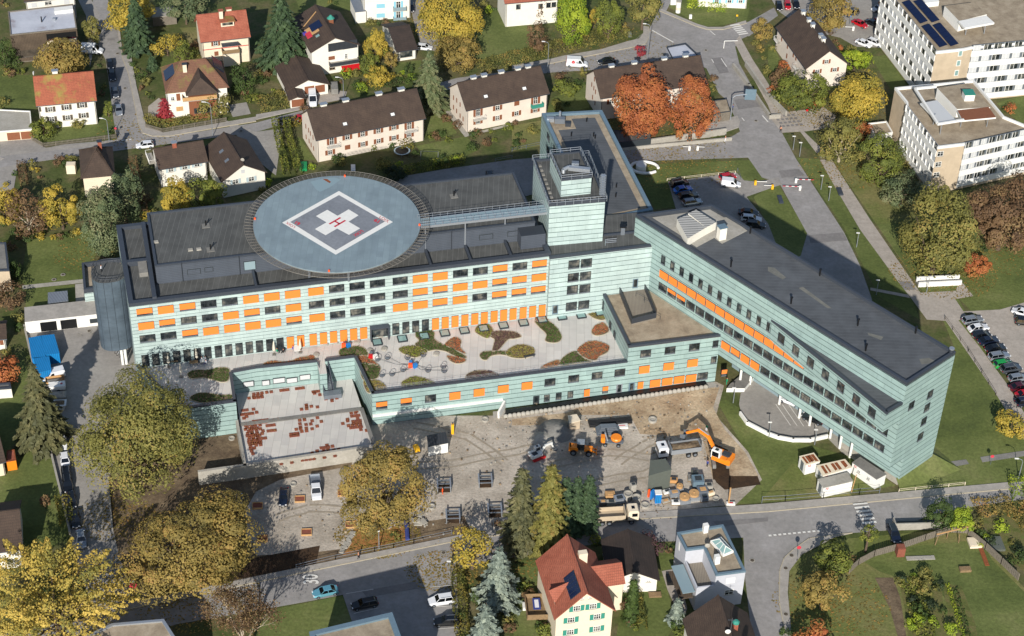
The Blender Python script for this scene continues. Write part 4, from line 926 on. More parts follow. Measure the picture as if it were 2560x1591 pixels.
sd_=Vector((-d.y, d.x,0)).normalized()
for s in (-.95, .95): mb.bar(sa+sd_*s+Vector((0,0, .5)), sb+sd_*s+Vector((0,0, .5)), .1,1.3, 'parapet_metal')
mb.box(sb+Vector((.8,-.9, .35)),(3.4,1.5,1.3), 'grey_metal', rz=ward.rz); mb.build('outside_stair', H)
# ---- round zinc stair tower and annex
c0=P((284,904)); ST=21.0; st=MB()
topc=P((271,682), ST); zb_=4.2
L2=[]
for i in range(40):
    t=2*math.pi*i/40; e=2.6; cx_, sy_=math.cos(t), math.sin(t)
    x=abs(cx_) ** (2/e)*math.copysign(1, cx_)*3.3; y=abs(sy_) ** (2/e)*math.copysign(1, sy_)*3.3
    L2.append(V2(topc)+ward.u*x-ward.n*y)
st.prism([V2(q_) for q_ in L2], zb_, ST, 'zinc', 'roof_felt'); st.build('stair_tower_wall', H)
mb=MB(); pts=[Vector((*q, ST+1.1)) for q in inset(L2, .25)]; pts.append(pts[0])
for dz in (0, .5): mb.path([p_-Vector((0,0, dz)) for p_ in pts], .05, 'dark_metal', n=4)
for q in pts[::2]: mb.tube(q, q-Vector((0,0,1.1)), .05, 'dark_metal', n=4)
mb.build('stair_tower_railing', H)
for dx_ in (-.35, .35): b=V2(topc)+ward.n*2.6+ward.u*(dx_+.9); m_=MB(); m_.tube((*b,0),(*b, zb_+.1), .28, 'white_paint', n=10); m_.build('stair_tower_pillar', H)
mb=MB(); q=V2(topc); mb.prism([q+ward.u*2.6, FL+ward.u*.2+ward.n*-3.5, FL+ward.u*.2-ward.n*6, q+ward.u*2.6-ward.n*2],4.2,20, 'zinc'); mb.build('stair_link', H)
mb=MB(); ap=[P(q,6.2) for q in ((204,657),(330,640),(330,708),(209,724))]; mb.prism([V2(q) for q in ap],0,5.2, 'mint_ward', 'roof_gravel'); mb.build('annex_wall', H)
mb=MB(); parapet(mb, ap, .5,5.1,6.2, 'parapet_metal'); mb.build('annex_parapet', H)
mb=MB(); q=[V2(P(p_,3.0)) for p_ in ((62,806),(242,786))]; df=Face(q[0], q[1])
mb.prism([df.A, V2(df.pt(df.L,0)), V2(df.pt(df.L,0,-5)), V2(df.pt(0,0,-5))],0,3.0, 'white_paint', 'courtyard_roof' if 'courtyard_roof' in MATS else 'pavement')
for u in (4.5,8.5): df.box(mb, u,1.3,3.2,2.3, .1, .05, 'black')
df.box(mb,14,1.4,2.6,1.1, .1, .05, 'dark_trim'); mb.build('delivery_bay_wall', H)
# ---- helipad
HZ=29.2; hc=(P((634,560), HZ)+P((1051,550), HZ))/2; hc2=(P((843,440), HZ)+P((843,681), HZ))/2; hc.y=hc2.y; R=16.15
hp=thing('helipad', 'round raised helicopter landing deck with white diamond and red H above the ward roof', 'helipad',(hc.x, hc.y, HZ))
mb=MB(); mb.lathe((hc.x, hc.y, HZ-.45),[(R-.3,0),(R, .1),(R, .45)], 'deck_panels',96); mb.build('deck', hp)
mb=MB(); n=112; RO=R+1.75
ring=lambda r, z: [Vector((hc.x+r*math.cos(6.28319*i/n), hc.y+r*math.sin(6.28319*i/n), z)) for i in range(n+1)]
mb.path(ring(RO, HZ-.02), .05, 'net_metal', n=4); mb.path(ring(R+.05, HZ-.25), .06, 'net_metal', n=4)
for r in (.35, .7,1.05,1.4): mb.path(ring(R+r, HZ-.13), .03, 'net_metal', n=3)
for i in range(n): t=6.28319*i/n; mb.bar((hc.x+R*math.cos(t), hc.y+R*math.sin(t), HZ-.3),(hc.x+RO*math.cos(t), hc.y+RO*math.sin(t), HZ-.05), .07, .1, 'net_metal')
mb.build('safety_net', hp)
mb=MB()
for i in range(8):
    t=6.283*i/8+.3; mb.bar((hc.x, hc.y, HZ-1),(hc.x+R*.95*math.cos(t), hc.y+R*.95*math.sin(t), HZ-.8), .3, .6, 'grey_metal')
    if i % 1 == 0:
        x, y=hc.x+R*.62*math.cos(t), hc.y+R*.62*math.sin(t); mb.tube((x, y,22.3),(x, y, HZ-.8), .25, 'grey_metal')
mb.build('support_frame', hp)
def D(x, y, z=.03): return P((690+x/7.56,460+y/7.56), HZ+z)
mb=MB(); mb.face([D(1190,212), D(2060,712), D(1130,1255), D(268,720)][::-1], 'deck_centre' if 0 else 'deck_grey') if 0 else None
stained('deck_grey',['6f7379', '797d83', '83878c'], .15,1.5, rough=.6)
dm=[D(1190,135, .012), D(2210,722, .012), D(1130,1340, .012), D(115,735, .012)]; mb.face(ccw3(dm) if 0 else dm[::-1], 'white_paint')
dm=[D(1190,212), D(2060,712), D(1130,1255), D(268,720)]; mb.face([v+Vector((0,0, .012-.018)) for v in dm[::-1]], 'deck_grey')
mb.face([D(*q, .04) for q in ((968,490),(755,610),(955,728),(735,855),(938,972),(1155,845),(1378,965),(1590,842),(1372,715),(1560,595),(1372,482),(1165,604))], 'white_paint')
mb.build('landing_marking', hp)
mb=MB()
def hb(a, b, wd): # red stroke
    a, b=D(*a, .055), D(*b, .055); d_=(b-a).normalized(); n_=Vector((-d_.y, d_.x,0))*wd/2; mb.face([a-n_, b-n_, b+n_, a+n_], 'red_marking')
hb((1008,760),(1220,638), .42); hb((1103,812),(1312,690), .42); hb((1115,706),(1200,757), .38); mb.build('letter_H', hp)
def dt(s, o, xe, ye, nm, bold=0): f=lambda q: (690+q[0]/7.56,460+q[1]/7.56); textmesh(nm, s, f(o), f(xe), f(ye), 'red_marking', HZ+.058, parent=hp, bold=bold)
dt('LOIX',(1948,642),(2112,738),(1982,600), 'lettering'); dt('LOIX',(368,808),(210,712),(336,842), 'lettering'); dt('LOIX',(1618,872),(1452,968),(1662,905), 'lettering', .03)
dt('19',(352,745),(430,786),(392,700), 'lettering', .05); dt('19',(1966,700),(1880,655),(1925,745), 'lettering', .05)
mb=MB(); mb.face([D(*q, .008) for q in ((650,-40),(760,110),(830,150),(1010,70),(1230,-85),(1100,-120),(900,-105))][::-1], 'walk_glass'); mb.face([D(*q, .02) for q in ((880,-95),(940,-55),(1010,-15),(1040,-35),(970,-90))][::-1], 'rust'); mb.build('stained_panel', hp)
for q in ((1130,-440+380), ):
    pass
for t in (0.0,1.571,3.1416,4.712): m_=MB(); m_.box((hc.x+(R-.2)*math.cos(t), hc.y+(R-.2)*math.sin(t), HZ+.18),(.32, .32, .36), 'cloth_orange'); m_.build('edge_light', hp)
# footbridge
br=thing('footbridge', 'glazed metal footbridge running from the round landing deck to the lift tower', 'footbridge', P(T(1,1,1570,600), HZ-.4))
a0, a1=P(T(1,1,1540,600), HZ-.35), P(T(2,1,315,465), HZ-.35); d=(a1-a0).normalized(); s_=Vector((-d.y, d.x,0)); Lb_=(a1-a0).length
mb=MB(); mb.bar(a0, a1,2.5, .25, 'walk_glass'); mb.build('walkway', br)
mb=MB()
for i in range(18): q=a0+d*(Lb_*i/17); mb.bar(q-s_*1.3+Vector((0,0, .15)), q+s_*1.3+Vector((0,0, .15)), .1, .08, 'light_metal'); [mb.tube(q+s_*s*1.3, q+s_*s*1.3+Vector((0,0,1.15)), .035, 'light_metal', n=4) for s in (-1,1)]
for s in (-1,1):
    mb.bar(a0+s_*s*1.3-Vector((0,0, .1)), a1+s_*s*1.3-Vector((0,0, .1)), .15, .5, 'light_metal')
    for z in (.6,1.15): mb.tube(a0+s_*s*1.3+Vector((0,0, z)), a1+s_*s*1.3+Vector((0,0, z)), .03, 'light_metal', n=4)
mb.build('railing', br)
mb=MB(); c=P(T(2,1,200,830),22.3); q=fpt(pe-1, pv-1.5,24); mb.box((q.x, q.y,24.0),(5,3,3.2), 'penthouse_grey', rz=ward.rz); mb.build('plant_screen', H)
# ================================================================ houses
def hwin(face, px_or_uz, w=1.1, h=1.3, par=None, sh=None, shw=.5, n=2, fr='white_paint', closed=None, name='window', nom=False):
    u, z=face.at(px_or_uz) if nom is False else px_or_uz
    mb=MB()
    if closed: face.box(mb, u, z, w, h, .08, .06, closed); return mb.build(name, par)
    face.box(mb, u, z, w, h, .1, .03, fr); face.box(mb, u, z, w-.2, h-.2, .1, .05, 'glass')
    for i in range(1, n): face.box(mb, u-w/2+w*i/n, z, .08, h-.2, .1, .07, fr)
    face.box(mb, u, z+h*.12, w-.2, .06, .1, .075, fr); face.box(mb, u, z-h/2-.05, w+.15, .1, .2, .14, 'concrete')
    wn=mb.build(name, par)
    if sh:
        for s in (-1,1): m2=MB(); face.box(m2, u+s*(w/2+shw/2+.03), z, shw, h+.05, .06, .09, sh); m2.build('shutter', wn)
    return wn
def gable_house(name, label, A, B, eave, ridge, base_z=0, wall='cream_wall', roof='tiles_brown', pitch=None, ridge_z=None, depth=None, over=.45, along=True, cat='house', ax=None):
    """A,B: survey px of the two front eave corners (roof edge) at height eave; ridge: px of one ridge point (solves depth), roof pitch deg"""
    a, b=(A, B) if isinstance(A, Vector) else (P(A, eave), P(B, eave)); rfc=Face(a, b); L=rfc.L; tanp=math.tan(math.radians(pitch or 40))
    if depth is None:
        lo, hi=1.0,25.0
        for _ in range(40):
            t=(lo+hi)/2; q=P(ridge, eave+t*tanp); v=-(V2(q)-rfc.A).dot(rfc.n)
            if v > t: lo=t
            else: hi=t
        half=lo
    else: half=depth/2
    rz=eave+half*tanp; D_=2*half; root=thing(name, label, cat, rfc.pt(over, base_z))
    th=.22
    def q(u, v, z): p=rfc.A+rfc.u*u-rfc.n*v; return Vector((p.x, p.y, z))
    o=over; wl=MB()
    if along: # ridge parallel to AB
        ez=eave+o*tanp-.12; rzw=rz-.12 
        ring_=[q(o, o,0), q(L-o, o,0), q(L-o, D_-o,0), q(o, D_-o,0)]
        wl.prism([V2(p) for p in ring_], base_z, ez, wall)
        for u in (o, L-o): 
            e=.0; s=.2 if u == o else -.2
            wl.add([q(u, o, ez), q(u, D_-o, ez), q(u, half, rzw-.05), q(u+s, o, ez), q(u+s, D_-o, ez), q(u+s, half, rzw-.05)],[(0,1,2),(5,4,3),(0,2,5,3),(1,4,5,2)], wall)
        wl.build('wall', root); rm=MB()
        for v0, v1 in ((0, half),(D_, half)):
            P4=[q(0, v0, eave), q(L, v0, eave), q(L, v1, rz), q(0, v1, rz)]; lo_=[p-Vector((0,0, th)) for p in P4]
            rm.add(P4+lo_,[(0,1,2,3),(7,6,5,4),(0,4,5,1),(1,5,6,2),(2,6,7,3),(3,7,4,0)], roof)
        rm.bar(q(0, half, rz+.03), q(L, half, rz+.03), .3, .14, roof); ro=rm.build('roof', root)
        gm=MB(); gm.tube(q(0,-.06, eave-.1), q(L,-.06, eave-.1), .09, 'dark_metal', n=6); gm.tube(q(o+.15, o-.1, eave), q(o+.15, o-.1,0), .06, 'dark_metal', n=5); gm.tube(q(L-o-.15, o-.1, eave), q(L-o-.15, o-.1,0), .06, 'dark_metal', n=5); gm.build('gutter', root)
    else: # gable faces the viewer, ridge runs away; half-width=L/2
        Lr=L/2; rz=eave+Lr*tanp; ez=eave+o*tanp-.12
        wl.prism([V2(q(o, o,0)), V2(q(L-o, o,0)), V2(q(L-o, D_-o,0)), V2(q(o, D_-o,0))], base_z, ez, wall)
        for v, s in ((o, .2),(D_-o,-.2)):
            wl.add([q(o, v, ez), q(L-o, v, ez), q(Lr, v, rz-.15), q(o, v+s, ez), q(L-o, v+s, ez), q(Lr, v+s, rz-.15)],[(0,1,2),(5,4,3),(0,2,5,3),(1,4,5,2)], wall)
        wl.build('wall', root); rm=MB()
        for u0 in (0, L):
            P4=[q(u0,0, eave), q(u0, D_, eave), q(Lr, D_, rz), q(Lr,0, rz)]; lo_=[p-Vector((0,0, th)) for p in P4]
            rm.add(P4+lo_,[(0,1,2,3),(7,6,5,4),(0,4,5,1),(1,5,6,2),(2,6,7,3),(3,7,4,0)], roof)
        rm.bar(q(Lr,0, rz+.03), q(Lr, D_, rz+.03), .3, .14, roof); ro=rm.build('roof', root)
    fr=Face(V2(q(o, o,0)), V2(q(L-o, o,0))); lf_=Face(V2(q(o, D_-o,0)), V2(q(o, o,0))); rt=Face(V2(q(L-o, o,0)), V2(q(L-o, D_-o,0)))
    return dict(root=root, roof=ro, q=q, front=fr, left=lf_, right=rt, half=half, rz=rz, L=L, D=D_, tanp=tanp, eave=eave)
def chimney(h, u, v, w=.7, d=.6, up=1.1, mat='white_wall', cap='light_metal', drop=1.6):
    q=h['q']; rzv=h['eave']+min(v, h['D']-v)*h['tanp'] if h.get('al',1) else h['rz']
    m_=MB(); m_.box(q(u, v, rzv+(up-drop)/2),(w, d, up+drop), mat, rz=h['front'].rz); c=m_.build('chimney', h['root'])
    m_=MB(); m_.box(q(u, v, rzv+up+.12),(w+.35, d+.35, .1), cap, rz=h['front'].rz); m_.box(q(u, v, rzv+up+.03),(w-.2, d-.2, .1), 'black', rz=h['front'].rz); m_.build('chimney_cap', c); return c
def hip(name, label, A, B, eave, depth, rise, wall='cream_wall', roof='tiles_brown', ridge=None, over=.5, cat='house', base=0):
    a, b=P(A, eave), P(B, eave); f=Face(a, b); L=f.L; root=thing(name, label, cat, f.pt(over, base))
    q=lambda u, v, z: Vector((*(f.A+f.u*u-f.n*v), z)); o=over
    wl=MB(); wl.prism([V2(q(o, o,0)), V2(q(L-o, o,0)), V2(q(L-o, depth-o,0)), V2(q(o, depth-o,0))], base, eave, wall); wl.build('wall', root)
    i=min(depth/2, L/2-.05); r=ridge if ridge is not None else i; rz=eave+rise
    P_=[q(0,0, eave), q(L,0, eave), q(L, depth, eave), q(0, depth, eave), q(r, depth/2, rz), q(L-r, depth/2, rz)]
    rm=MB(); rm.add(P_,[(0,1,5,4),(1,2,5),(2,3,4,5),(3,0,4),(3,2,1,0)], roof)
    for x, y in ((0,4),(1,5),(2,5),(3,4),(4,5)): rm.bar(P_[x], P_[y], .28, .12, roof)
    ro=rm.build('roof', root)
    return dict(root=root, roof=ro, q=q, front=Face(V2(q(o, o,0)), V2(q(L-o, o,0))), left=Face(V2(q(o, depth-o,0)), V2(q(o, o,0))), right=Face(V2(q(L-o, o,0)), V2(q(L-o, depth-o,0))), rz=rz, L=L, D=depth, tanp=rise/(depth/2), eave=eave, half=depth/2)
def flat(name, label, top, z, wall='white_wall', roof='roof_gravel', rim='parapet_metal', rh=.35, rw=.4, base=0, cat='building', poly=None):
    p=poly or [V2(P(q, z)) for q in top]; root=thing(name, label, cat,(p[0].x, p[0].y, base))
    mb=MB(); mb.prism(p, base, z-rh, wall, roof); mb.build('wall', root)
    mb=MB(); parapet(mb, inset(p,-.04), rw, z-rh-.02, z, rim); mb.build('roof_edge', root); return root, ccw(p)
def skylight(h, px, w=.8, l=1.1, mat='skylight_glass', up=.08, name='skylight', fr='grey_metal'):
    "roof window lying on the front slope"
    lo, hi=0, h['half']
    for _ in range(30):
        t=(lo+hi)/2; p=P(px, h['eave']+t*h['tanp']); v=-(V2(p)-V2(h['q'](0,0,0))).dot(h['front'].n)
        if v > t: lo=t
        else: hi=t
    u=(V2(p)-V2(h['q'](0,0,0))).dot(h['front'].u); a=math.atan(h['tanp']); R3=Matrix.Rotation(h['front'].rz,3, 'Z') @ Matrix.Rotation(a,3, 'X')
    c=h['q'](u, lo, h['eave']+lo*h['tanp']); n_=R3 @ Vector((0,0,1)); m_=MB()
    m_.box(c+n_*up*.5,(w, l, up), fr, M4=R3); m_.box(c+n_*(up+.01),(w-.16, l-.16, .03), mat, M4=R3); return m_.build(name, h['roof'])
def balcony(f, u, z, w, par, d=1.0, rail='white_paint', slab='concrete', hh=.95, solid=None):
    m_=MB(); f.box(m_, u, z, w, .15, d, d, slab)
    if solid:
        f.box(m_, u, z+hh/2+.1, w, hh, .08, d, solid)
        for s in (-1,1): f.box(m_, u+s*(w/2-.04), z+hh/2+.1, .08, hh, d-.08, d-.08, solid)
    else:
        for k in (0.1, .5,1): m_.bar(f.pt(u-w/2, z+hh*k, d-.04), f.pt(u+w/2, z+hh*k, d-.04), .05, .05, rail)
        for s in (-1,1): m_.bar(f.pt(u+s*w/2, z+hh,0), f.pt(u+s*w/2, z+hh, d-.04), .05, .05, rail)
        for i in range(int(w/.3)+1): m_.bar(f.pt(u-w/2+i*.3, z, d-.04), f.pt(u-w/2+i*.3, z+hh, d-.04), .03, .03, rail)
    return m_.build('balcony', par)
# --- three long cream houses
h=gable_house('long_house', 'long cream house with brown tiled roof behind the round landing deck, brown shutters', T(1,0,565,1330), T(1,0,1608,1120),6.3, T(1,0,1000,940), pitch=38)
for x, y, in ((1150/1,0),): pass
for x in (642,855,1170,1378): pass
uL=lambda h, px, v=None: (V2(P(px, h['rz']))-V2(h['q'](0,0,0))).dot(h['front'].u)
for px in (T(1,0,642,1010), T(1,0,855,975), T(1,0,1170,915), T(1,0,1378,870)): chimney(h, uL(h, px), h['half']+.3,1.4, .8, .8)
F_=h['front']; r_=h['root']
for x, y in ((862,1298),(1008,1268),(1155,1237),(1302,1205),(1010,1363),(1158,1333),(1303,1303),(1445,1275)): hwin(F_, T(1,0, x, y),1.1,1.25, r_, 'shutter_brown', .6)
hwin(F_, T(1,0,865,1393),1.3,1.2, r_, closed='shutter_brown')
for x, y in ((715,1335),(1447,1190)): hwin(F_, T(1,0, x, y),1.1,1.9, r_, 'shutter_brown', .6, name='balcony_door'); u, z=F_.at(T(1,0, x+10, y+45)); balcony(F_, u, z,3.0, r_)
hwin(F_, T(1,0,700,1440),1.1,1.25, r_, 'shutter_brown', .6)
lf2=h['left']
for x, y in ((472,1195),(498,1232),(515,1262),(540,1300),(475,1295),(503,1335),(522,1370),(546,1405)): hwin(lf2, T(1,0, x, y), .45,1.2, r_, closed='shutter_brown')
for px in (T(1,0,840,1175), T(1,0,1290,1085)): skylight(h, px,1.0, .8, 'white_paint', .2, 'roof_hatch')
h=gable_house('long_house', 'long cream house with brown roof and a dark green balcony at its right end', T(1,0,1985,1050), T(2,0,358,885),6.3, T(1,0,2150,735), pitch=38); F_=h['front']; r_=h['root']
for px in (T(1,0,2045,735), T(1,0,2145,715), T(1,0,2305,680), T(2,0,45,650), T(2,0,140,630)): chimney(h, uL(h, px), h['half']+.3,1.2, .8, .8)
for x, y, c in ((2282,1020,1),(2280,1115,1)): hwin(F_, T(c,0, x, y),1.1,1.25, r_, 'shutter_brown', .6)
for x, y in ((45,978), ): hwin(F_, T(2,0, x, y),1.3,1.2, r_, closed='shutter_brown')
for x, y in ((42,1072),(218,1040)): hwin(F_, T(2,0, x, y),1.1,1.25, r_, 'shutter_brown', .6)
hwin(F_, T(1,0,2097,1150),1.1,1.25, r_, 'shutter_brown', .6)
for px, sd_m in ((T(1,0,2097,1065), None),(T(2,0,222,950), 'shutter_green')): hwin(F_, px,1.1,1.9, r_, 'shutter_brown', .6, name='balcony_door'); u, z=F_.at((px[0]+2, px[1]+12)); balcony(F_, u, z-.3,3.0, r_, solid=sd_m)
for x, y in ((1868,925),(1898,950),(1930,990),(1868,1015),(1897,1050),(1930,1095),(1958,1125)): hwin(h['left'], T(1,0, x, y), .45,1.2, r_, closed='shutter_brown')
skylight(h, T(1,0,2170,915),1.0, .8, 'white_paint', .2, 'roof_hatch'); skylight(h, T(2,0,115,840),1.0, .8, 'white_paint', .2, 'roof_hatch')
h=gable_house('long_house', 'long cream house with brown roof half hidden by the big orange trees at the junction', T(2,0,835,935), T(2,0,1850,790),6.3, T(2,0,960,640), pitch=38); r_=h['root']
for px in (T(2,0,935,630), T(2,0,1150,600), T(2,0,1440,570), T(2,0,1650,555)): chimney(h, uL(h, px), h['half']+.3,1.2, .8, .8)
for x, y in ((755,800),(775,835),(790,870),(780,750),(762,920),(785,975)): hwin(h['left'], T(2,0, x, y), .45,1.2, r_, closed='shutter_brown')
hwin(h['front'], T(2,0,940,960),1.1,1.3, r_, 'shutter_brown', .6)
h=gable_house('long_house', 'cream house with brown roof and five chimneys, gable above the yellow round tree', T(3,0,72,258), T(3,0,355,655),6.0, T(3,0,290,85), pitch=38); r_=h['root']
for px in (T(3,0,338,130), T(3,0,427,200), T(3,0,433,250), T(3,0,530,385), T(3,0,545,350)): chimney(h, uL(h, px), h['half']+.2,1.0, .8, .9)
for x, y in ((185,440),(178,530),(240,520),(265,550),(242,620),(130,370)): hwin(h['front'], T(3,0, x, y), .6,1.3, r_, closed='shutter_brown')
u, z=h['front'].at(T(3,0,285,640)); balcony(h['front'], u, z-.4,2.6, r_); u, z=h['front'].at(T(3,0,105,380)); balcony(h['front'], u, z-.4,2.6, r_)
for x, y, w_ in ((553,583,1.0),(465,675,1.2),(630,658,1.1)): hwin(h['right'], T(3,0, x, y), w_,1.1, r_, 'shutter_brown', .5)
# --- top left
r_, p_=flat('timber_house', 'dark timber house with flat white roof, loggia above the walnut tree',[T(0,0, *q) for q in ((75,108),(690,38),(725,265),(97,330))],7.2, 'wood_boards', 'white_roof', 'grey_timber', .25, .3, cat='house')
f=Face(V2(P(T(0,0,97,330),7.2)), V2(P(T(0,0,725,265),7.2)))
m_=MB(); ua, ub=f.at(T(0,0,435,320))[0], f.at(T(0,0,715,290))[0]; f.box(m_,(ua+ub)/2,5.2, ub-ua,2.2, .1, .05, 'black'); f.box(m_,(ua+ub)/2,4.2, ub-ua, .9, .12, .5, 'warm_wall'); f.box(m_,(ua+ub)/2,4.75, ub-ua-.5, .2, .3, .45, 'leaf_red'); m_.build('loggia', r_)
m_=MB(); f.box(m_,3.2,1.6,6,1.8, .1, .05, 'interior'); f.box(m_,3.2, .6,6.4, .3,2.2,2.2, 'grey_timber'); f.box(m_,3.2,1.2,6.4, .9, .1,2.25, 'wood_boards'); m_.build('veranda', r_)
for q, s in ((T(0,0,395,210),1.5),(T(0,0,515,195), .7)): b=P(q,6.95); m_=MB(); m_.tube(b,(b.x, b.y, b.z+s), .16 if s > 1 else .4, 'black' if s > 1 else 'light_metal'); m_.build('roof_pipe', r_)
m_=MB(); m_.prism([V2(P(T(0,0, *q),7.8)) for q in ((510,75),(685,55),(690,90),(515,110))],6.9,7.8, 'white_paint'); m_.build('roof_box', r_)
h=gable_house('white_house', 'white house with brown roof at the top edge behind the flat white roof', T(0,0,225,20), T(0,0,720,-25),6.2, T(0,0,400,-90), wall='white_wall', pitch=28)
for x, y in ((322,50),(630,18)): hwin(h['front'], T(0,0, x, y),1.4,1.3, h['root'], closed='blind_white')
hwin(h['front'], T(0,0,455,30),1.8,1.1, h['root'])
h=gable_house('old_house', 'white house with mossy red tiled roof and dark shutters at the street corner', T(0,0,340,1005), T(0,0,915,953),6.6, T(0,0,600,700), wall='white_wall', roof='tiles_moss', pitch=42); r_=h['root']
for x, y in ((475,1035),(628,1015),(775,995),(490,1128),(640,1112),(790,1092)): hwin(h['front'], T(0,0, x, y),1.15,1.35, r_, 'shutter_dark', .55)
for x, y in ((378,1035),(395,1120)): hwin(h['front'], T(0,0, x, y), .5,1.2, r_, closed='shutter_dark')
chimney(h, uL(h, T(0,0,520,690)), h['half']+.8,1.2, .8,1.3)
m_=MB(); c=h['q'](.3, h['half'], h['rz']+.9); m_.sphere(c, .5, 'white_paint',10,(.3,1,1)); m_.tube(c, c-Vector((0,0, .9)), .04, 'grey_metal'); m_.build('satellite_dish', h['roof'])
h=gable_house('villa', 'cream villa with bright red tiled roof, dormer and small rear-facing balcony', T(0,0,1895,405), T(0,0,2370,352),7.0, T(0,0,2090,120), wall='warm_wall', roof='tiles_red', pitch=40); r_=h['root']; F_=h['front']
for x, y in ((2038,415),(2120,560)): pass
hwin(F_, T(0,0,2038,413),1.1,1.2, r_, 'shutter_brown', .5); hwin(F_, T(0,0,2045,508),1.0,1.2, r_, closed='shutter_brown'); hwin(F_, T(0,0,2180,540),1.6,1.3, r_, n=3); hwin(F_, T(0,0,2050,580), .9, .5, r_)
m_=MB(); ub_, zb2=F_.at(T(0,0,2175,480)); F_.box(m_, ub_, zb2-1.6,4.0,3.4,1.8,1.8, 'warm_wall'); m_.build('bay', r_); balcony(F_, ub_, zb2+.15,4.2, r_,1.9, solid='timber')
m_=MB(); F_.box(m_, ub_, zb2+2.3,4.2, .12,1.9,1.9, 'parapet_metal'); m_.build('canopy', r_)
m_=MB(); F_.box(m_, h['L']/2-.5,4.6, h['L']-1, .18, .1, .06, 'red_paint'); m_.build('cornice', r_)
chimney(h, uL(h, T(0,0,2085,140)), h['half']-1.5, .9, .9,2.6, 'warm_wall', 'tiles_red'); chimney(h, uL(h, T(0,0,2160,95)), h['half']+.5,1.2, .8,1.0, 'warm_wall', 'tiles_red')
uu=uL(h, T(0,0,2165,230)); m_=MB(); v_=h['half']*.45; zz=h['eave']+v_*h['tanp']
m_.box(h['q'](uu, v_+1.3, zz+.9),(3.2,2.6,1.4), 'warm_wall', rz=F_.rz); m_.box(h['q'](uu, v_+1.2, zz+1.75),(3.8,3.6, .22), 'tiles_moss', rz=F_.rz); F2=Face(h['q'](uu-1.4, v_,0), h['q'](uu+1.4, v_,0)); F2.box(m_,1.4, zz+.9,2.6, .7, .1, .06, 'glass'); m_.build('dormer', h['roof'])
h=hip('villa', 'white villa with hipped mossy tile roof, timber bay and solar panels beside the red shrub', T(0,0,1565,890), T(0,0,2165,830),7.0,12.5,4.8, 'white_wall', 'tiles_moss_brown', ridge=4.6); r_=h['root']; F_=h['front']
hwin(F_, T(0,0,1685,920), .9,1.9, r_, closed='shutter_brown'); hwin(F_, T(0,0,1632,935), .9,1.0, r_); hwin(F_, T(0,0,1698,1030),1.6,1.2, r_, closed='pale_timber'); hwin(F_, T(0,0,2110,1050),1.0,1.0, r_); 
m_=MB(); u0=F_.at(T(0,0,1785,1000))[0]; F_.box(m_, u0+3.2,3.1,6.4,6.2,1.6,1.6, 'shutter_brown'); F_.box(m_, u0+3.2,2.2,4.4,1.5, .1,1.64, 'glass'); m_.build('timber_bay', r_)
balcony(F_, u0+2.6,5.2,8, r_,1.9, solid='pale_timber')
m_=MB(); g_=h['q']; a_=u0+3.2+.5; m_.add([g_(a_-3.8,-1.8,6.9), g_(a_+3.8,-1.8,6.9), g_(a_,-.2,10.6), g_(a_,5,10.6), g_(a_-3.8,3,6.9), g_(a_+3.8,3,6.9)],[(0,1,2),(0,2,3,4),(1,5,3,2)], 'tiles_brown'); m_.build('cross_gable_roof', r_)
chimney(h,5.2,4.2, .9, .7,1.8, 'warm_wall', 'dark_metal'); 
for px in ((1620,695),): 
    m_=MB(); R3=Matrix.Rotation(F_.rz,3, 'Z') @ Matrix.Rotation(-.65,3, 'Y'); m_.box(g_(1.7,6.4,9.0),(3.2,4.6, .12), 'solar_glass', M4=R3); m_.build('solar_panel', h['roof'])
m_=MB(); R3=Matrix.Rotation(F_.rz,3, 'Z') @ Matrix.Rotation(.75,3, 'Y'); m_.box(g_(h['L']-1.6,8.2,8.9),(3.0,5, .12), 'solar_glass', M4=R3); m_.build('solar_panel', h['roof'])
h=gable_house('chalet', 'white chalet with dark timber upper gable, red awning and open patch in its brown roof', T(1,0,515,500), T(1,0,985,425),7.0, T(1,0,600,300), wall='white_wall', pitch=26, depth=17.5, along=False); r_=h['root']; F_=h['front']
uc, _z=F_.at(T(1,0,820,450)); m_=MB(); F_.box(m_, uc,7.3,7.4,2.2, .12, .12, 'corrugated_dark'); F_.box(m_, uc,3.1,7.4, .1,1.2,1.2, 'concrete'); m_.build('timber_gable', r_)
hwin(F_, T(1,0,785,455),1.6, .9, r_, fr='timber'); hwin(F_, T(1,0,715,550),1.6,1.0, r_, closed='shutter_brown'); hwin(F_, T(1,0,852,530), .7,1.3, r_); hwin(F_, T(1,0,720,645),1.5, .9, r_, fr='timber')
for y in (585,680): u, z=F_.at(T(1,0,820, y)); balcony(F_, uc, z-.3,7.4, r_,1.3, solid='corrugated_dark') if y < 600 else None
u, z=F_.at(T(1,0,882,625)); m_=MB(); m_.add([F_.pt(u-2.3, z+.9, .3), F_.pt(u+2.3, z+.9, .3), F_.pt(u+2.3, z+.1,2.0), F_.pt(u-2.3, z+.1,2.0)],[(0,1,2,3)], 'red_paint'); m_.box(F_.pt(u, z-.05,2.0),(4.6, .06, .3), 'red_paint', rz=F_.rz); m_.build('awning', r_)
qq=h['q']; a=math.atan(h['tanp']); R3=Matrix.Rotation(F_.rz,3, 'Z') @ Matrix.Rotation(-a,3, 'Y'); nv=R3 @ Vector((0,0,1)); sl_=lambda u, v: qq(u, v, h['eave']+u*h['tanp'])+nv*.08
m_=MB(); m_.box(sl_(2.6,8),(3.4,3.6, .06), 'pale_timber', M4=R3); m_.box(sl_(1.6,7),(1.4,2.4, .2), 'red_marking', M4=R3); m_.box(sl_(1.0,8.6),(1.0,1.4, .15), 'cloth_purple', M4=R3); m_.build('open_roof_patch', h['roof'])
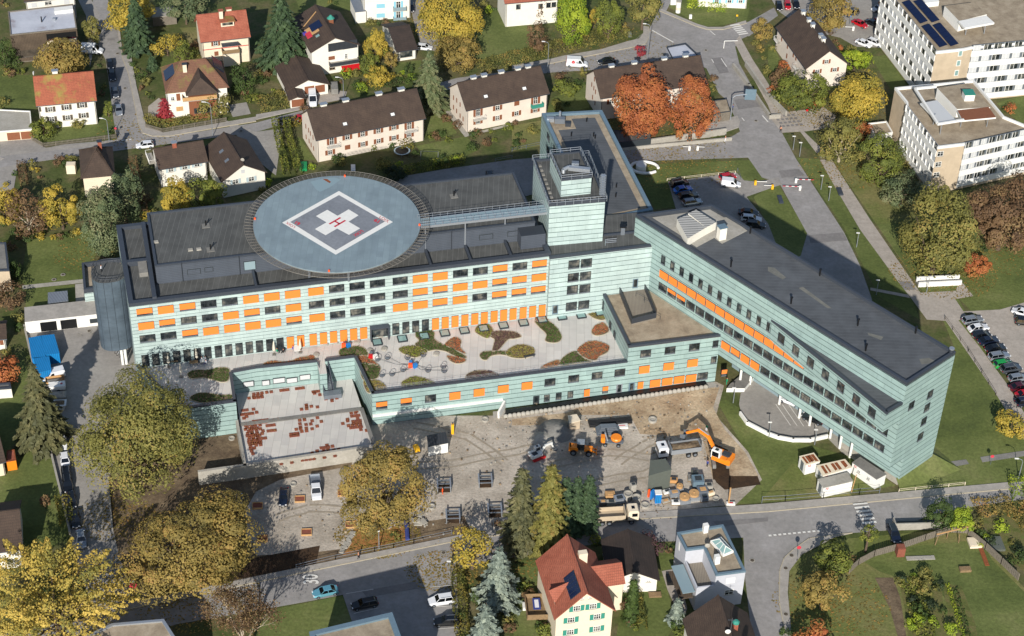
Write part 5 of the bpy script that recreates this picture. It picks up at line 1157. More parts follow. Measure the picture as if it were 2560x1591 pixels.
m_=MB(); m_.box(sl_(3.9,8.8)+nv*.1,(3.0,3.2, .12), 'solar_glass', M4=R3); m_.build('solar_panel', h['roof'])
m_=MB(); m_.box(sl_(3.2,4.6)+nv*.05,(1.0, .8, .1), 'skylight_glass', M4=R3); m_.build('skylight', h['roof'])
m_=MB(); m_.bar(sl_(1.2,11)+nv*.1, sl_(5.6,14.2)+nv*.1, .2, .15, 'pale_timber'); m_.build('plank', h['roof'])
m_=MB(); c=qq(h['L']*.62,9, h['eave']+h['L']*.38*h['tanp']); m_.box(c+Vector((0,0, .3)),(1.1,1.1,1.6), 'shutter_brown', rz=F_.rz); m_.lathe((c.x, c.y, c.z+1.1),[(1.0,0),(.5, .5),(.15, .9)], 'shutter_green',8); m_.build('chimney', r_)
h=gable_house('garage_building', 'low white double garage with brown roof beside the big fir tree', T(1,0,290,862), T(1,0,700,797),2.9, T(1,0,440,608), wall='white_wall', pitch=22, depth=12, along=False); r_=h['root']
for x, y, mt in ((505,850, 'shutter_brown'),(605,840, 'shutter_brown')): hwin(h['front'], T(1,0, x, y),2.4,2.0, r_, closed=mt, name='garage_door')
h=gable_house('garage', 'small garage with brown roof and brown up-and-over door behind the hedge', T(1,0,310,950), T(1,0,472,930),2.6, T(1,0,400,830), wall='white_wall', pitch=18, depth=6, along=False); hwin(h['front'], T(1,0,395,975),3.0,2.0, h['root'], closed='shutter_brown', name='garage_door')
h=gable_house('white_house', 'white house with pale blue shutters and balconies at the top edge',(905,-10),(1030,-18),7.5,(960,-60), wall='white_wall', pitch=28); r_=h['root']; F_=Face(V2(P((922,52),0)), V2(P((1019,54),0)))
F_=h['front']
for x, y in ((1178,58),(1178,148)): hwin(F_, T(1,0, x, y),2.2,1.2, r_, closed='shutter_blue')
for x, y in ((1345,45),(1345,140)): hwin(F_, T(1,0, x, y),1.2,1.9, r_, 'shutter_blue', .6, name='balcony_door'); u, z=F_.at(T(1,0, x+10, y+45)); balcony(F_, u, z,3.4, r_, solid='walk_glass')
m_=MB(); c=P(T(1,0,940,60),3.2); m_.prism([V2(P(T(1,0, *q),3.2)) for q in ((890,0),(980,-10),(1040,110),(940,120))],0,3.2, 'white_wall', 'corrugated'); m_.build('veranda', r_)
h=gable_house('cottage', 'small white cottage with single dark brown roof between the yellow tree and the driveway', T(1,0,1328,495), T(1,0,1532,465),2.9, T(1,0,1350,250), wall='white_wall', roof='tiles_dark', pitch=22); hwin(h['front'], T(1,0,1420,512),3.2,1.7, h['root'], n=4, fr='dark_trim')
# --- row below the street, left
h=hip('house', 'cream house with brown hipped roof and brick chimney left of the white twin houses',(202,448),(288,440),5.2,12.0,4.2, 'warm_wall', 'tiles_brown', ridge=4.2); chimney(h,4.8,7.5, .8, .8,1.4, 'tiles_red', 'dark_metal')
h=gable_house('white_house', 'white house with brown roof and pale shutters, left of the twin hedge',(396,425),(521,404),5.0,(440,363), wall='white_wall', pitch=33); r_=h['root']; chimney(h, uL(h, T(0,0,1635,1350)), h['half']-.2, .9, .8,1.0, 'tiles_red', 'light_metal')
for x, y in ((1615,95),(1745,70),(1862,45)): hwin(h['front'], T(0,1, x, y),1.2,1.1, r_, 'shutter_grey', .55)
u, z=h['left'].at(T(0,1,1460,80)); balcony(h['left'], u,2.5,4.5, r_,1.4)
h=gable_house('white_house', 'white gabled house with brown roof and satellite dish next to the clipped hedge rows',(553,456),(668,431),4.6,(608,416), wall='white_wall', pitch=32, depth=14.5, along=False); r_=h['root']
hwin(h['front'], T(0,1,2295,110), .8, .9, r_, closed='blind_white')
for x, y in ((2225,205),(2375,180)): hwin(h['front'], T(0,1, x, y),1.3,1.2, r_, 'shutter_grey', .5)
m_=MB(); c=h['q'](h['L']/2+.3,1.5, h['rz']+.3); m_.sphere(c, .45, 'concrete',10,(1, .35,1)); m_.build('satellite_dish', h['roof'])
for u, v in ((3,9),(3,5)): m_=MB(); R3=Matrix.Rotation(h['front'].rz,3, 'Z') @ Matrix.Rotation(-math.atan(h['tanp']),3, 'Y'); m_.box(h['q'](u, v, h['eave']+u*h['tanp']+.12),(1.1, .8, .1), 'grey_metal', M4=R3); m_.build('skylight', h['roof'])
chimney(h, h['L']/2,7, .7, .7, .8, 'warm_wall') if 0 else None
r_, p_=flat('garage_row', 'grey flat-roofed garage with two brown doors at the left edge of the street',[T(0,0, *q) for q in ((-60,1032),(285,1050),(300,1220),(-60,1248))],2.8, 'warm_wall', 'concrete', 'white_paint', .2, .25, cat='garage')
f=Face(V2(P(T(0,0,-60,1248),2.8)), V2(P(T(0,0,300,1220),2.8)))
for u in (3.4,6.5): m_=MB(); f.box(m_, u+.9,1.2,2.9,2.0, .1, .05, 'shutter_brown'); m_.build('garage_door', r_)
flat('outbuilding', 'grey flat-roofed building cut by the left edge beside the lawn',[T(0,1, *q) for q in ((-90,778),(55,778),(85,1040),(-90,1045))],5.5, 'beige_concrete', 'concrete_dark', cat='building')
h=gable_house('outbuilding', 'white outbuilding with brown roof at the left edge above the orange tree', T(0,2,-90,195), T(0,2,65,180),2.9, T(0,2,-20,45), wall='white_wall', pitch=25); hwin(h['front'], T(0,2,15,215), .7,1.2, h['root'], closed='shutter_brown')
r_, p_=flat('garden_hut', 'small white garden hut on the lawn left of the tall spruce',[T(0,2, *q) for q in ((-40,600),(95,590),(105,640),(-35,650))],2.6, 'white_wall', 'concrete_dark', cat='hut')
h=gable_house('house', 'cream house with brown roof cut by the left edge above the orange shed', T(0,2,-200,1400), T(0,2,58,1340),3.6, T(0,2,-40,960), wall='warm_wall', pitch=25)
r_, p_=flat('garden_shed', 'small bright orange timber shed against the brown-roofed house',[T(0,2, *q) for q in ((65,1235),(135,1225),(150,1325),(60,1340))],2.4, 'pale_timber' if 0 else 'orange_paint', 'tiles_red', 'rust', .1, .2, cat='shed')
h=gable_house('house', 'white house with brown roof cut by the left edge above the golden tree', T(0,3,-120,735), T(0,3,218,690),4.6, T(0,3,0,335), wall='white_wall', pitch=30)
# --- bottom edge flat roofs
def shadowh(a): return a
r_, p_=flat('flat_roofed_building', 'gravel flat roof with pale rim cut by the bottom edge, left of the two',[(211,1591),(280,1559),(409,1548),(450,1612),(460,1760),(160,1760)],9.0, 'grey_wall', 'roof_gravel', 'light_metal', .3, .5)
r_, p_=flat('flat_roofed_building', 'gravel flat roof with wide bluish rim at the bottom edge below the car park',[(773.6,1580),(980,1531),(1042,1700),(800,1760)],12.5, 'grey_wall', 'roof_gravel', 'parapet_blue', .4, .9)
# --- modern cube house
cz=8.2; tops=[T(2,3, *q) for q in ((1560,530),(1995,455),(2208,893),(1930,930),(1815,672),(1645,693))]
r_, p_=flat('modern_house', 'pale modern cube house with gravel flat roof, glass roof lantern and roof terrace', tops, cz, 'grey_wall', 'roof_gravel', 'parapet_blue', .4, .45, cat='house')
q=[V2(P(T(2,3, *k),5.6)) for k in ((1640,780),(1800,760),(1930,1030),(1760,1090))]
W_=V2(P(tops[5], cz)); Wd=V2(P(tops[3], cz)); Wc=V2(P(tops[4], cz)); m4=W_+(Wd-Wc)
m_=MB(); m_.prism([W_, Wc, Wd, m4],0,4.6, 'grey_wall', 'timber_deck'); m_.build('terrace_wall', r_)
m_=MB()
f5=Face(W_, m4); f6=Face(m4, Wd)
m_.bar(f5.pt(0,5.0,-.15), f5.pt(f5.L,5.0,-.15), .25,1.0, 'grey_wall'); m_.bar(f6.pt(.2,5.0,-.15), f6.pt(f6.L,5.0,-.15), .25,1.0, 'grey_wall'); m_.build('terrace_parapet', r_)
m_=MB(); m_.bar(f5.pt(0,4.6,1.3), f5.pt(f5.L,4.6,1.3),2.2, .12, 'walk_glass'); m_.bar(f5.pt(0,3.3,1.6), f5.pt(f5.L,3.3,1.6),2.4, .15, 'wood_boards'); m_.build('glass_canopy', r_)
f7=Face(Wd, V2(P(tops[2], cz)))
hwin(f7, T(2,3,2065,985),1.6,1.3, r_, closed='white_paint'); hwin(f7, T(2,3,2050,1095),1.6,1.2, r_, fr='white_paint')
f8=Face(V2(P(tops[0], cz)), W_); hwin(f8, T(2,3,1580,660), .5,1.8, r_, closed='white_paint')
c=P(T(2,3,1985,655), cz+.3); m_=MB(); rz_=math.atan2(*(V2(P(T(2,3,2045,690),8))-V2(P(T(2,3,1965,600),8))).yx)
m_.box((c.x, c.y, cz),(4.0,2.2, .5), 'white_paint', rz=rz_); R2_=Matrix.Rotation(rz_,3, 'Z')
pts=[R2_ @ Vector(v)+Vector((c.x, c.y, cz+.25)) for v in ((-1.9,-1,0),(1.9,-1,0),(1.9,1,0),(-1.9,1,0),(-1.0,0, .8),(1.0,0, .8))]; m_.add(pts,[(0,1,5,4),(1,2,5),(2,3,4,5),(3,0,4)], 'skylight_glass')
for a, b in ((0,4),(1,5),(2,5),(3,4),(4,5),(0,1),(1,2),(2,3),(3,0)): m_.bar(pts[a], pts[b], .12, .12, 'white_paint')
for k in (.33, .66): m_.bar(pts[0].lerp(pts[1], k), pts[4].lerp(pts[5], k), .08, .08, 'white_paint'); m_.bar(pts[3].lerp(pts[2], k), pts[4].lerp(pts[5], k), .08, .08, 'white_paint')
m_.build('roof_lantern', r_)
for q_ in (T(2,3,1825,525), T(2,3,1932,820)): c=P(q_, cz-.4); m_=MB(); m_.box((c.x, c.y, cz+.5),(.9, .8,1.8), 'white_paint', rz=.3); m_.build('chimney', r_)
c=P(T(2,3,1843,690), cz); m_=MB(); m_.sphere((c.x, c.y, cz+.9), .5, 'concrete',10,(1, .4,1)); m_.tube(c,(c.x, c.y, cz+3.4), .04, 'dark_metal'); m_.build('satellite_dish', r_)
# --- red roofed house
h=gable_house('red_roofed_house', 'white house with steep red tiled roof, green shutters and black solar panels', T(2,3,400,1357), T(2,3,983,1272),6.6, T(2,3,600,1000), wall='warm_wall', roof='tiles_red', pitch=45, depth=14.0, along=False); r_=h['root']; F_=h['front']
for x, y in ((612,1248),(765,1228),(558,1357),(805,1325),(550,1472),(800,1440)): hwin(F_, T(2,3, x, y),1.25,1.25, r_, 'shutter_green', .65, n=3)
for x, y in ((663,1155),(735,1145)): hwin(F_, T(2,3, x, y), .5, .5, r_)
a=math.atan(h['tanp']); R3=Matrix.Rotation(F_.rz,3, 'Z') @ Matrix.Rotation(-a,3, 'Y'); nv=R3 @ Vector((0,0,1)); qq=h['q']
m_=MB(); c=qq(h['L']*.36,3.6, h['eave']+h['L']*.36*h['tanp']); m_.box(c+nv*.1,(2.4,5.0, .1), 'corrugated_dark', M4=R3)
for i in range(5): m_.box(c+nv*.17+R3 @ Vector((0,-2+i,0)),(2.2, .85, .04), 'solar_glass', M4=R3)
m_.build('solar_panel', h['roof'])
zz=h['eave']+1.2*h['tanp']; c0_=qq(1.2,4.0, zz); apx=qq(3.6,4.6, h['eave']+3.6*h['tanp']+.15)
m_=MB(); a_, b_=qq(.6,2.4, zz+.2), qq(.9,6.4, zz+.2); m_.add([a_, b_, apx, qq(1.0,2.4, zz-.6), qq(1.0,6.4, zz-.6), qq(-.1,4.2, zz+1.5)],[(0,5,2),(5,1,2)], 'tiles_red'); m_.add([a_, b_, qq(-.1,4.2, zz+1.5), qq(.75,2.4, zz-.7), qq(.75,6.4, zz-.7)],[(0,1,2),(0,3,4,1)], 'warm_wall'); m_.build('dormer', h['roof'])
m_=MB(); L_=h['L']; c1=qq(L_-.6,8.5,0)
e_=Face(V2(qq(L_-.5,5.6,0)), V2(qq(L_+3.4,5.6,0))); m_.prism([V2(qq(L_-.6,6,0)), V2(qq(L_+2.9,6,0)), V2(qq(L_+2.9,11.4,0)), V2(qq(L_-.6,11.4,0))],0,6.9, 'warm_wall')
m_.build('side_wing_wall', r_); m_=MB()
for v0 in (5.6,11.8):
    m_.add([qq(L_-1.4, v0,6.7), qq(L_+3.2, v0,6.7), qq(L_+3.2,8.7,8.9), qq(L_-2.4,8.7,8.9)],[(0,1,2,3)], 'tiles_red')
m_.build('side_wing_roof', r_)
c=qq(L_*.66,9.5, h['eave']+L_*.34*h['tanp']); m_=MB(); m_.box(c+Vector((0,0, .4)),(1.5,1.0,2.4), 'warm_wall', rz=F_.rz); m_.build('chimney', r_)
h2=gable_house('barn', 'low white outbuilding with dark brown roof joined behind the red-roofed house', T(2,3,900,1000), T(2,3,1400,985),3.2, None, wall='white_wall', roof='tiles_dark', pitch=27, depth=10.5, along=False); hwin(h2['front'], T(2,3,1290,990), .8, .4, h2['root'])
# --- brown roof at the bottom edge
_l, _r=P(T(2,3,1610,1350),5.2), P(T(2,3,2225,1290),5.2); _fc=Face(_l, _r); bh_=[Vector((*(V2(v)+_fc.n*14),0)) for v in (_l, _r)]
h=gable_house('brown_roofed_house', 'white house with wide brown tiled roof, green-capped chimneys, cut by the bottom edge', *bh_,5.2, None, wall='white_wall', pitch=42, depth=14, along=False); r_=h['root']
for u, v in ((.63,7.5),(.68,3.0)):
    c=h['q'](h['L']*u, v, h['eave']+h['L']*(1-u)*h['tanp']); m_=MB(); m_.box(c+Vector((0,0, .4)),(.7, .7,1.9), 'tiles_red', rz=.2); m_.lathe((c.x, c.y, c.z+1.3),[(.6,0),(.6, .3),(.3, .6)], 'shutter_green',8); m_.build('chimney', r_)
c=h['q'](h['L']*.5,5.5, h['rz']+1.4); m_=MB(); m_.sphere(c-Vector((.4,0,1.2)), .5, 'white_paint',10,(1, .4,1)); m_.tube(c-Vector((0,0,1.5)), c+Vector((0,0,2)), .04, 'grey_metal', n=4); m_.bar(c+Vector((-.7,0,1.6)), c+Vector((.7,0,1.6)), .04, .04, 'grey_metal'); m_.build('aerial', h['roof'])
# --- top edge white buildings
h=gable_house('white_house', 'white villa with corner tower at the top edge behind the yellow trees',(1262,10),(1400,-2),7.0,(1320,-45), wall='white_wall', roof='tiles_red', pitch=30)
for x, y in ((60,65),(270,60),(345,50),(395,45)): hwin(h['front'], T(2,0, x, y),1.2,1.4, h['root'], fr='dark_trim')
h=gable_house('white_house', 'white house with blue shutters at the top edge beyond the grass island',(1745,-28),(1875,-22),5.5,(1810,-75), wall='white_wall', pitch=35)
for x, y in ((1935,15),(2055,10),(2160,10)): hwin(h['front'], T(2,0, x, y),1.1,1.2, h['root'], 'shutter_blue', .5)
r_, p_=flat('kiosk', 'small petrol kiosk with white flat roof beside the road junction',[T(2,0, *q) for q in ((1462,445),(1640,412),(1762,525),(1520,557))],3.4, 'grey_wall', 'white_roof', 'dark_metal', .25, .2, cat='kiosk')
r_, p_=flat('lean_to', 'grey gravel roofed bicycle shelter beside the orange tree',[T(2,0, *q) for q in ((1905,950),(2030,935),(2065,1050),(1905,1075))],2.8, 'grey_timber', 'roof_gravel', 'dark_metal', .15, .15, cat='shelter')
r_, p_=flat('bike_shelter', 'dark flat-roofed bicycle shelter below the orange trees',[T(2,0, *q) for q in ((960,1230),(1310,1245),(1315,1310),(1010,1345))],2.6, 'dark_trim', 'roof_felt', 'dark_metal', .15, .15, cat='shelter')
flat('carport', 'pale flat-roofed carport over a dark car behind the tall fir',[T(0,0, *q) for q in ((1435,75),(1640,55),(1665,140),(1440,165))],2.7, 'grey_timber', 'concrete', 'concrete', .12, .2, cat='carport')
# --- concrete office blocks, top right
def office(name, label, pts, z, strips, blank, roofz=None, base=0):
    p=[V2(P(q, z)) for q in pts]; root=thing(name, label, 'office block',(p[0].x, p[0].y, base))
    mb=MB(); mb.prism(p, base, z-.6, 'beige_concrete', 'roof_gravel'); mb.build('wall', root)
    mb=MB(); parapet(mb, inset(p,-.05), .45, z-.65, z, 'white_paint'); mb.build('roof_edge', root)
    for (A, B, zr, h, n, kind) in strips:
        f=Face(V2(P(A, z)), V2(P(B, z)))
        for r, zz in enumerate(zr):
            mb=MB(); f.box(mb, f.L/2, zz, f.L-.1,1.5, .2, .20, 'white_paint'); f.box(mb, f.L/2, zz+1.55, f.L-.2,1.62, .1, .02, 'grey_metal'); mb.build('facade_band', root)
            for i in range(n):
                u=f.L*(i+.5)/n; w=f.L/n*.72; m_=MB(); k=RNG.random()
                if kind == 'rib':
                    f.box(m_, u, zz+1.55, w,1.5, .1, .05, 'glass' if k < .35 else 'blind_white'); f.box(m_, u-f.L/n*.42, zz+1.55, f.L/n*.1,1.58, .45, .35, 'white_paint')
                else:
                    f.box(m_, u, zz+1.55, w,1.4, .1, .06, 'glass' if k < .5 else 'blind_white'); f.box(m_, u, zz+1.55, .09,1.4, .1, .1, 'white_paint'); f.box(m_, u-w/2, zz+1.55, .1,1.5, .1, .11, 'white_paint')
                m_.build('window', root)
    return root, p
def seg(a, b, t0, t1): return (a[0]+(b[0]-a[0])*t0, a[1]+(b[1]-a[1])*t0),(a[0]+(b[0]-a[0])*t1, a[1]+(b[1]-a[1])*t1)
K0, K1, K2, K3=T(3,0,1090,-130), T(3,0,1590,490), T(3,0,1855,462), T(3,0,1930,445); K4=T(3,0,2900,355)
r_, p_=office('office_block', 'tall white and beige office block with flat gravel roof and dark solar panels',[K0, K1, K2, K3, K4,(2700,-80),(2240,-120)],15.5,
    [(K0, K1,[13.6-3.1*i for i in range(5)],1.5,13, 'rib'),(K3, K4,[13.6-3.1*i for i in range(5)],1.5,10, 'flat')], None)
for i,(x, y) in enumerate(((1300,15),(1410,5),(1485,240),(1590,230))):
    m_=MB(); a=P(T(3,0, x, y),15.6); b=P(T(3,0, x+175, y+200),15.6); d=(b-a); rz_=math.atan2(d.y, d.x); L_=d.length
    for k in range(5): c=a.lerp(b,(k+.5)/5); m_.box(c+Vector((0,0, .1)),(L_/5-.15,2.0, .12), 'solar_glass', M4=Matrix.Rotation(rz_,3, 'Z') @ Matrix.Rotation(.25,3, 'X'))
    m_.build('solar_panel_row', r_)
m_=MB(); m_.prism([V2(P(T(3,0, *q),18)) for q in ((1670,50),(1950,15),(2070,130),(1810,195))],14.9,17.8, 'white_paint', 'roof_gravel'); m_.build('roof_house', r_)
m_=MB(); m_.prism([V2(P(T(3,0, *q),18)) for q in ((1800,200),(2065,150),(2140,215),(1860,265))],17.5,18, 'white_paint'); [m_.tube(P(T(3,0, *q),15), P(T(3,0, *q),15)+Vector((0,0,2.6)), .12, 'light_metal') for q in ((1865,330),(2040,320))]; m_.build('roof_canopy', r_)
m_=MB(); m_.prism([V2(P(T(3,0, *q),16.5)) for q in ((1465,-20),(1600,-40),(1620,5),(1490,20))],14.9,16.2, 'white_paint'); m_.build('roof_box', r_)
f=Face(V2(P(K1,15.5)), V2(P(K2,15.5))); f9=Face(V2(P(K2,15.5)), V2(P(K3,15.5)))
for q in ((1870,500),(1855,592),(1832,685)): u, z=f.at(T(3,0, *q)); m_=MB(); f.box(m_, f.L-.8, z,1.1,1.6, .1, .06, 'white_paint'); f.box(m_, f.L-.8, z, .8,1.3, .1, .08, 'skylight_glass'); m_.build('stair_window', r_)
J=[T(3,0, *q) for q in ((1200,828),(1310,965),(1312,1005),(1605,1388),(1858,1358),(1868,1310),(2520,1215),(2330,1115),(2232,1098),(1945,755))]
r_, p_=office('office_block', 'lower white and beige office block with roof terrace and red-roofed canopy',[J[0], J[1], J[2], J[3], J[4], J[6], J[8], J[9]],12.6,
    [(J[2], J[3],[10.6-3.0*i for i in range(4)],1.5,9, 'rib'),(T(3,0,1860,1362), T(3,0,2520,1215),[10.6-3.0*i for i in range(4)],1.5,9, 'flat')], None)
f=Face(V2(P(J[3],12.6)), V2(P(J[4],12.6)))
for q in ((1628,1455),): u, z=f.at(T(3,0, *q)); hwin(f, T(3,0, *q),1.5,1.3, r_, fr='white_paint')
for q in ((1608,42),(1590,140)): hwin(f, T(3,1, *q),1.5,1.3, r_, fr='white_paint')
m_=MB(); m_.prism([V2(P(T(3,0, *q),15)) for q in ((1600,830),(1885,785),(2100,1010),(1790,1030))],12,14.9, 'white_paint', 'roof_gravel'); m_.build('roof_house', r_)
m_=MB(); m_.prism([V2(P(T(3,0, *q),15)) for q in ((1790,1045),(2085,1012),(2155,1110),(1840,1140))],14.6,15, 'white_paint', 'shutter_brown'); m_.build('roof_canopy', r_)
m_=MB(); m_.prism([V2(P(T(3,0, *q),15)) for q in ((1440,960),(1600,930),(1780,1120),(1620,1150))],14.2,14.5, 'white_paint', 'blind_white'); 
for a, b in (((1390,840),(1600,1165)),((1600,1175),(1850,1135)),((1390,840),(1590,820))): m_.bar(P(T(3,0, *a),15), P(T(3,0, *b),15), .5, .5, 'white_paint')
m_.build('roof_pergola', r_); m_=MB()
for q in ((1625,1270),(1818,1200),(2065,1200),(1560,1180)): b=P(T(3,0, *q),12); m_.tube(b, b+Vector((0,0,3)), .1, 'light_metal'); m_.build('pergola_post', r_); m_=MB()

m_=MB(); c=P(T(3,0,1888,930),15); m_.box((c.x, c.y,15.6),(2.3,2.3,1.8), 'white_paint', rz=.1); m_.box((c.x, c.y,16.6),(2.5,2.5, .15), 'shutter_green', rz=.1); m_.build('roof_vent_house', r_)
flat('annexe', 'low white annexe at the foot of the lower office block beside the yellow tree',[T(3,0, *q) for q in ((948,1165),(1120,1145),(1180,1250),(1010,1290))],3.2, 'white_paint', 'roof_gravel', 'white_paint', .3, .3, cat='annexe')
# ================================================================ vehicles
def loft(mb, secs, mat):
    "secs: (x, z0, z1, halfwidth) -> rounded-section body"
    n=8; vs=[]
    for x, z0, z1, w in secs:
        zm=z0+(z1-z0)*.62
        for y, z in ((-w*.92, z0),(w*.92, z0),(w, z0+(z1-z0)*.3),(w*.99, zm),(w*.88, z1),(-w*.88, z1),(-w*.99, zm),(-w, z0+(z1-z0)*.3)): vs.append((x, y, z))
    k=len(secs); fs=[(j*n+i, j*n+(i+1) % n,(j+1)*n+(i+1) % n,(j+1)*n+i) for j in range(k-1) for i in range(n)]
    fs += [tuple(reversed(range(n))), tuple(range((k-1)*n, k*n))]; mb.add(vs, fs, mat)
def frus(mb, b, t, mat, cap=True):
    "frustum between rectangles (x0,x1,w,z)"
    vs=[(b[0],-b[2], b[3]),(b[1],-b[2], b[3]),(b[1], b[2], b[3]),(b[0], b[2], b[3]),(t[0],-t[2], t[3]),(t[1],-t[2], t[3]),(t[1], t[2], t[3]),(t[0], t[2], t[3])]
    mb.add(vs,[(0,1,5,4),(1,2,6,5),(2,3,7,6),(3,0,4,7),(4,5,6,7),(3,2,1,0)], mat); return vs
KIND=dict(sedan=(4.6, .90,1.45,(-1.75,1.0),(-1.05, .35)), hatch=(4.1, .87,1.48,(-1.95, .95),(-1.55, .35)), wagon=(4.7, .90,1.48,(-2.2,1.0),(-1.85, .35)), suv=(4.55, .92,1.68,(-2.1,1.05),(-1.8, .45)))
PROTO={}
def wheel(root, x, y, r, w=.22):
    m=MB(); s=1 if y > 0 else -1; m.tube((x, y-w/2, r),(x, y+w/2, r), r, 'rubber', n=14); wo=m.build('wheel', root)
    m=MB(); m.tube((x, y+s*w*.3, r),(x, y+s*(w/2+.015), r), r*.6, 'grey_metal', n=10); m.build('rim', wo)
def car_proto(kind, paint):
    key=(kind, paint)
    if key in PROTO: return PROTO[key], False
    mt = 'car_'+paint; root=thing('parked_car', '', 'car', local=True); ORI[root.name]=Vector((0,0,0)); PROTO[key]=root
    if kind == 'van' or kind == 'smallvan':
        L, W_, Hh=(5.4,1.0,2.35) if kind == 'van' else (4.5, .92,1.85); x0, x1=-L/2, L/2; hz_=Hh*.48
        m=MB(); loft(m,[(x0, .3, hz_, W_*.97),(x0+.1, .25, hz_+.05, W_),(x1-1.15, .25, hz_+.05, W_),(x1-.35, .28, hz_*.86, W_*.93),(x1, .35, hz_*.6, W_*.8)], mt)
        frus(m,(x0+.03, x1-1.0, W_*.975, hz_),(x0+.12, x1-1.85, W_*.86, Hh), mt); m.build('body', root)
        m=MB(); a=.06
        m.add([(x1-.98,-W_*.86, hz_+.06),(x1-.98, W_*.86, hz_+.06),(x1-1.78, W_*.78, Hh-.1),(x1-1.78,-W_*.78, Hh-.1)],[(0,1,2,3)], 'car_glass'); m.build('windscreen', root)
        for s in (-1,1):
            m=MB(); e=.02; m.add([(x1-1.35, s*(W_*.965+e), hz_+.1),(x1-2.3, s*(W_*.965+e), hz_+.1),(x1-2.3, s*(W_*.885+e), Hh-.28),(x1-1.85, s*(W_*.885+e), Hh-.28)],[(0,1,2,3)], 'car_glass'); m.build('side_window', root)
    else:
        L, W_, Hh, cb, ct=KIND[kind]; x0, x1=-L/2, L/2; hz_=.93 if kind != 'suv' else 1.05; hd=hz_-.12
        rear=hz_ if kind != 'sedan' else hz_-.02
        m=MB(); loft(m,[(x0, .38, rear*.78, W_*.8),(x0+.12, .28, rear*.96, W_*.92),(x0+.6, .22, rear, W_),(cb[1], .22, hz_, W_),(x1-.8, .22, hd, W_*.97),(x1-.2, .28, hd*.84, W_*.86),(x1, .36, hd*.66, W_*.72)], mt)
        v=frus(m,(ct[0]-.0, ct[1], W_*.70, Hh-.05),(ct[0]+.08, ct[1]-.12, W_*.64, Hh), mt)
        B=(cb[0], cb[1], W_*.90, hz_-.02); Tt=(ct[0], ct[1], W_*.70, Hh-.05)
        for s in (-1,1):
            for xb, xt in ((B[0], Tt[0]),(B[1], Tt[1]),((B[0]+B[1])/2,(Tt[0]+Tt[1])/2)): m.bar((xb, s*B[2], B[3]),(xt, s*(Tt[2]+.01), Tt[3]), .09, .06, mt)
        m.build('body', root)
        m=MB(); frus(m,(B[0], B[1], B[2]-.01, B[3]),(Tt[0], Tt[1], Tt[2]-.01, Tt[3]-.005), 'car_glass'); m.build('glazing', root)
    for x in (x0+.8, x1-.85):
        for s in (-1,1): wheel(root, x, s*(W_-.1), .33)
    for s in (-1,1):
        m=MB(); m.box((x1-.12, s*W_*.62, .66),(.16, .32, .14), 'car_lamp'); m.build('headlight', root)
        m=MB(); m.box((x0+.04, s*W_*.70, .78),(.1, .26, .16), 'tail_lamp'); m.build('tail_light', root)
    m=MB(); m.box((x1+.005,0, .48),(.02, .5, .11), 'plate'); m.box((x0-.005,0, .55),(.02, .5, .11), 'plate'); m.build('number_plate', root)
    if kind in ('suv', 'wagon'):
        m=MB(); [m.bar((ct[0]+.2, s*W_*.6, Hh+.04),(ct[1]-.3, s*W_*.6, Hh+.04), .05, .05, 'grey_metal') for s in (-1,1)]; m.build('roof_rails', root)
    return root, True
def car(kind, paint, label, px, d, group=None, z=.1, name='parked_car', sc_=None):
    p=P(px, z+.6); e=P((px[0]+d[0], px[1]+d[1]), z+.6)-p; rz=math.atan2(e.y, e.x); proto, new=car_proto(kind, paint)
    if new: r=proto; r.location=(p.x, p.y, z); r.rotation_euler=(0,0, rz); r['label']=label
    else: r=dup(proto,(p.x, p.y, z), rz, label); 
    if 'group' in r and not group: del r['group']
    r.name=name
    r['category'] = 'van' if 'van' in kind else 'car'
    if group: r['group']=group
    return r
G1 = 'cars parked along the side street'
def cs(c, r, *l): 
    for kind, paint, label, x, y, dx, dy, *g in l: car(kind, paint, label, T(c, r, x, y),(dx, dy), g[0] if g else None)
cs(0,0,('van', 'white', 'white minibus van parked on the drive beside the street',872,480,10, .5),('hatch', 'black', 'black car topmost of four parked along the street',1042,610,2,10, G1),('wagon', 'anthracite', 'dark car parked second from top along the street',1060,712,2,10, G1),
   ('hatch', 'grey', 'grey car parked third along the street beside the lawn hedge',1090,880,1.5,10, G1),('sedan', 'silver', 'silver car nearest the junction in the street row',1122,1040,1.5,10, G1),('hatch', 'white', 'white car half hidden behind the white house roof on the street',1368,1372,-10,1),('wagon', 'black', 'black car under the pale carport',1535,185,10,-1))
cs(1,0,('wagon', 'black', 'black car on the drive of the house with blue shutters',1465,70,1,10),('hatch', 'white', 'white car beside the small white cottage',1590,448,10,1),('van', 'white', 'white van facing the viewer in front of the double garage',535,945,1,10),('wagon', 'anthracite', 'dark pickup-like car at the hedge left of the red car',305,1142,10,-1),('hatch', 'red', 'small red car behind the left gable of the long cream house',402,1122,-10,2))
cs(2,0,('sedan', 'black', 'black saloon behind the white delivery van',890,580,-10,1))
G2 = 'cars in the car park by the office blocks'
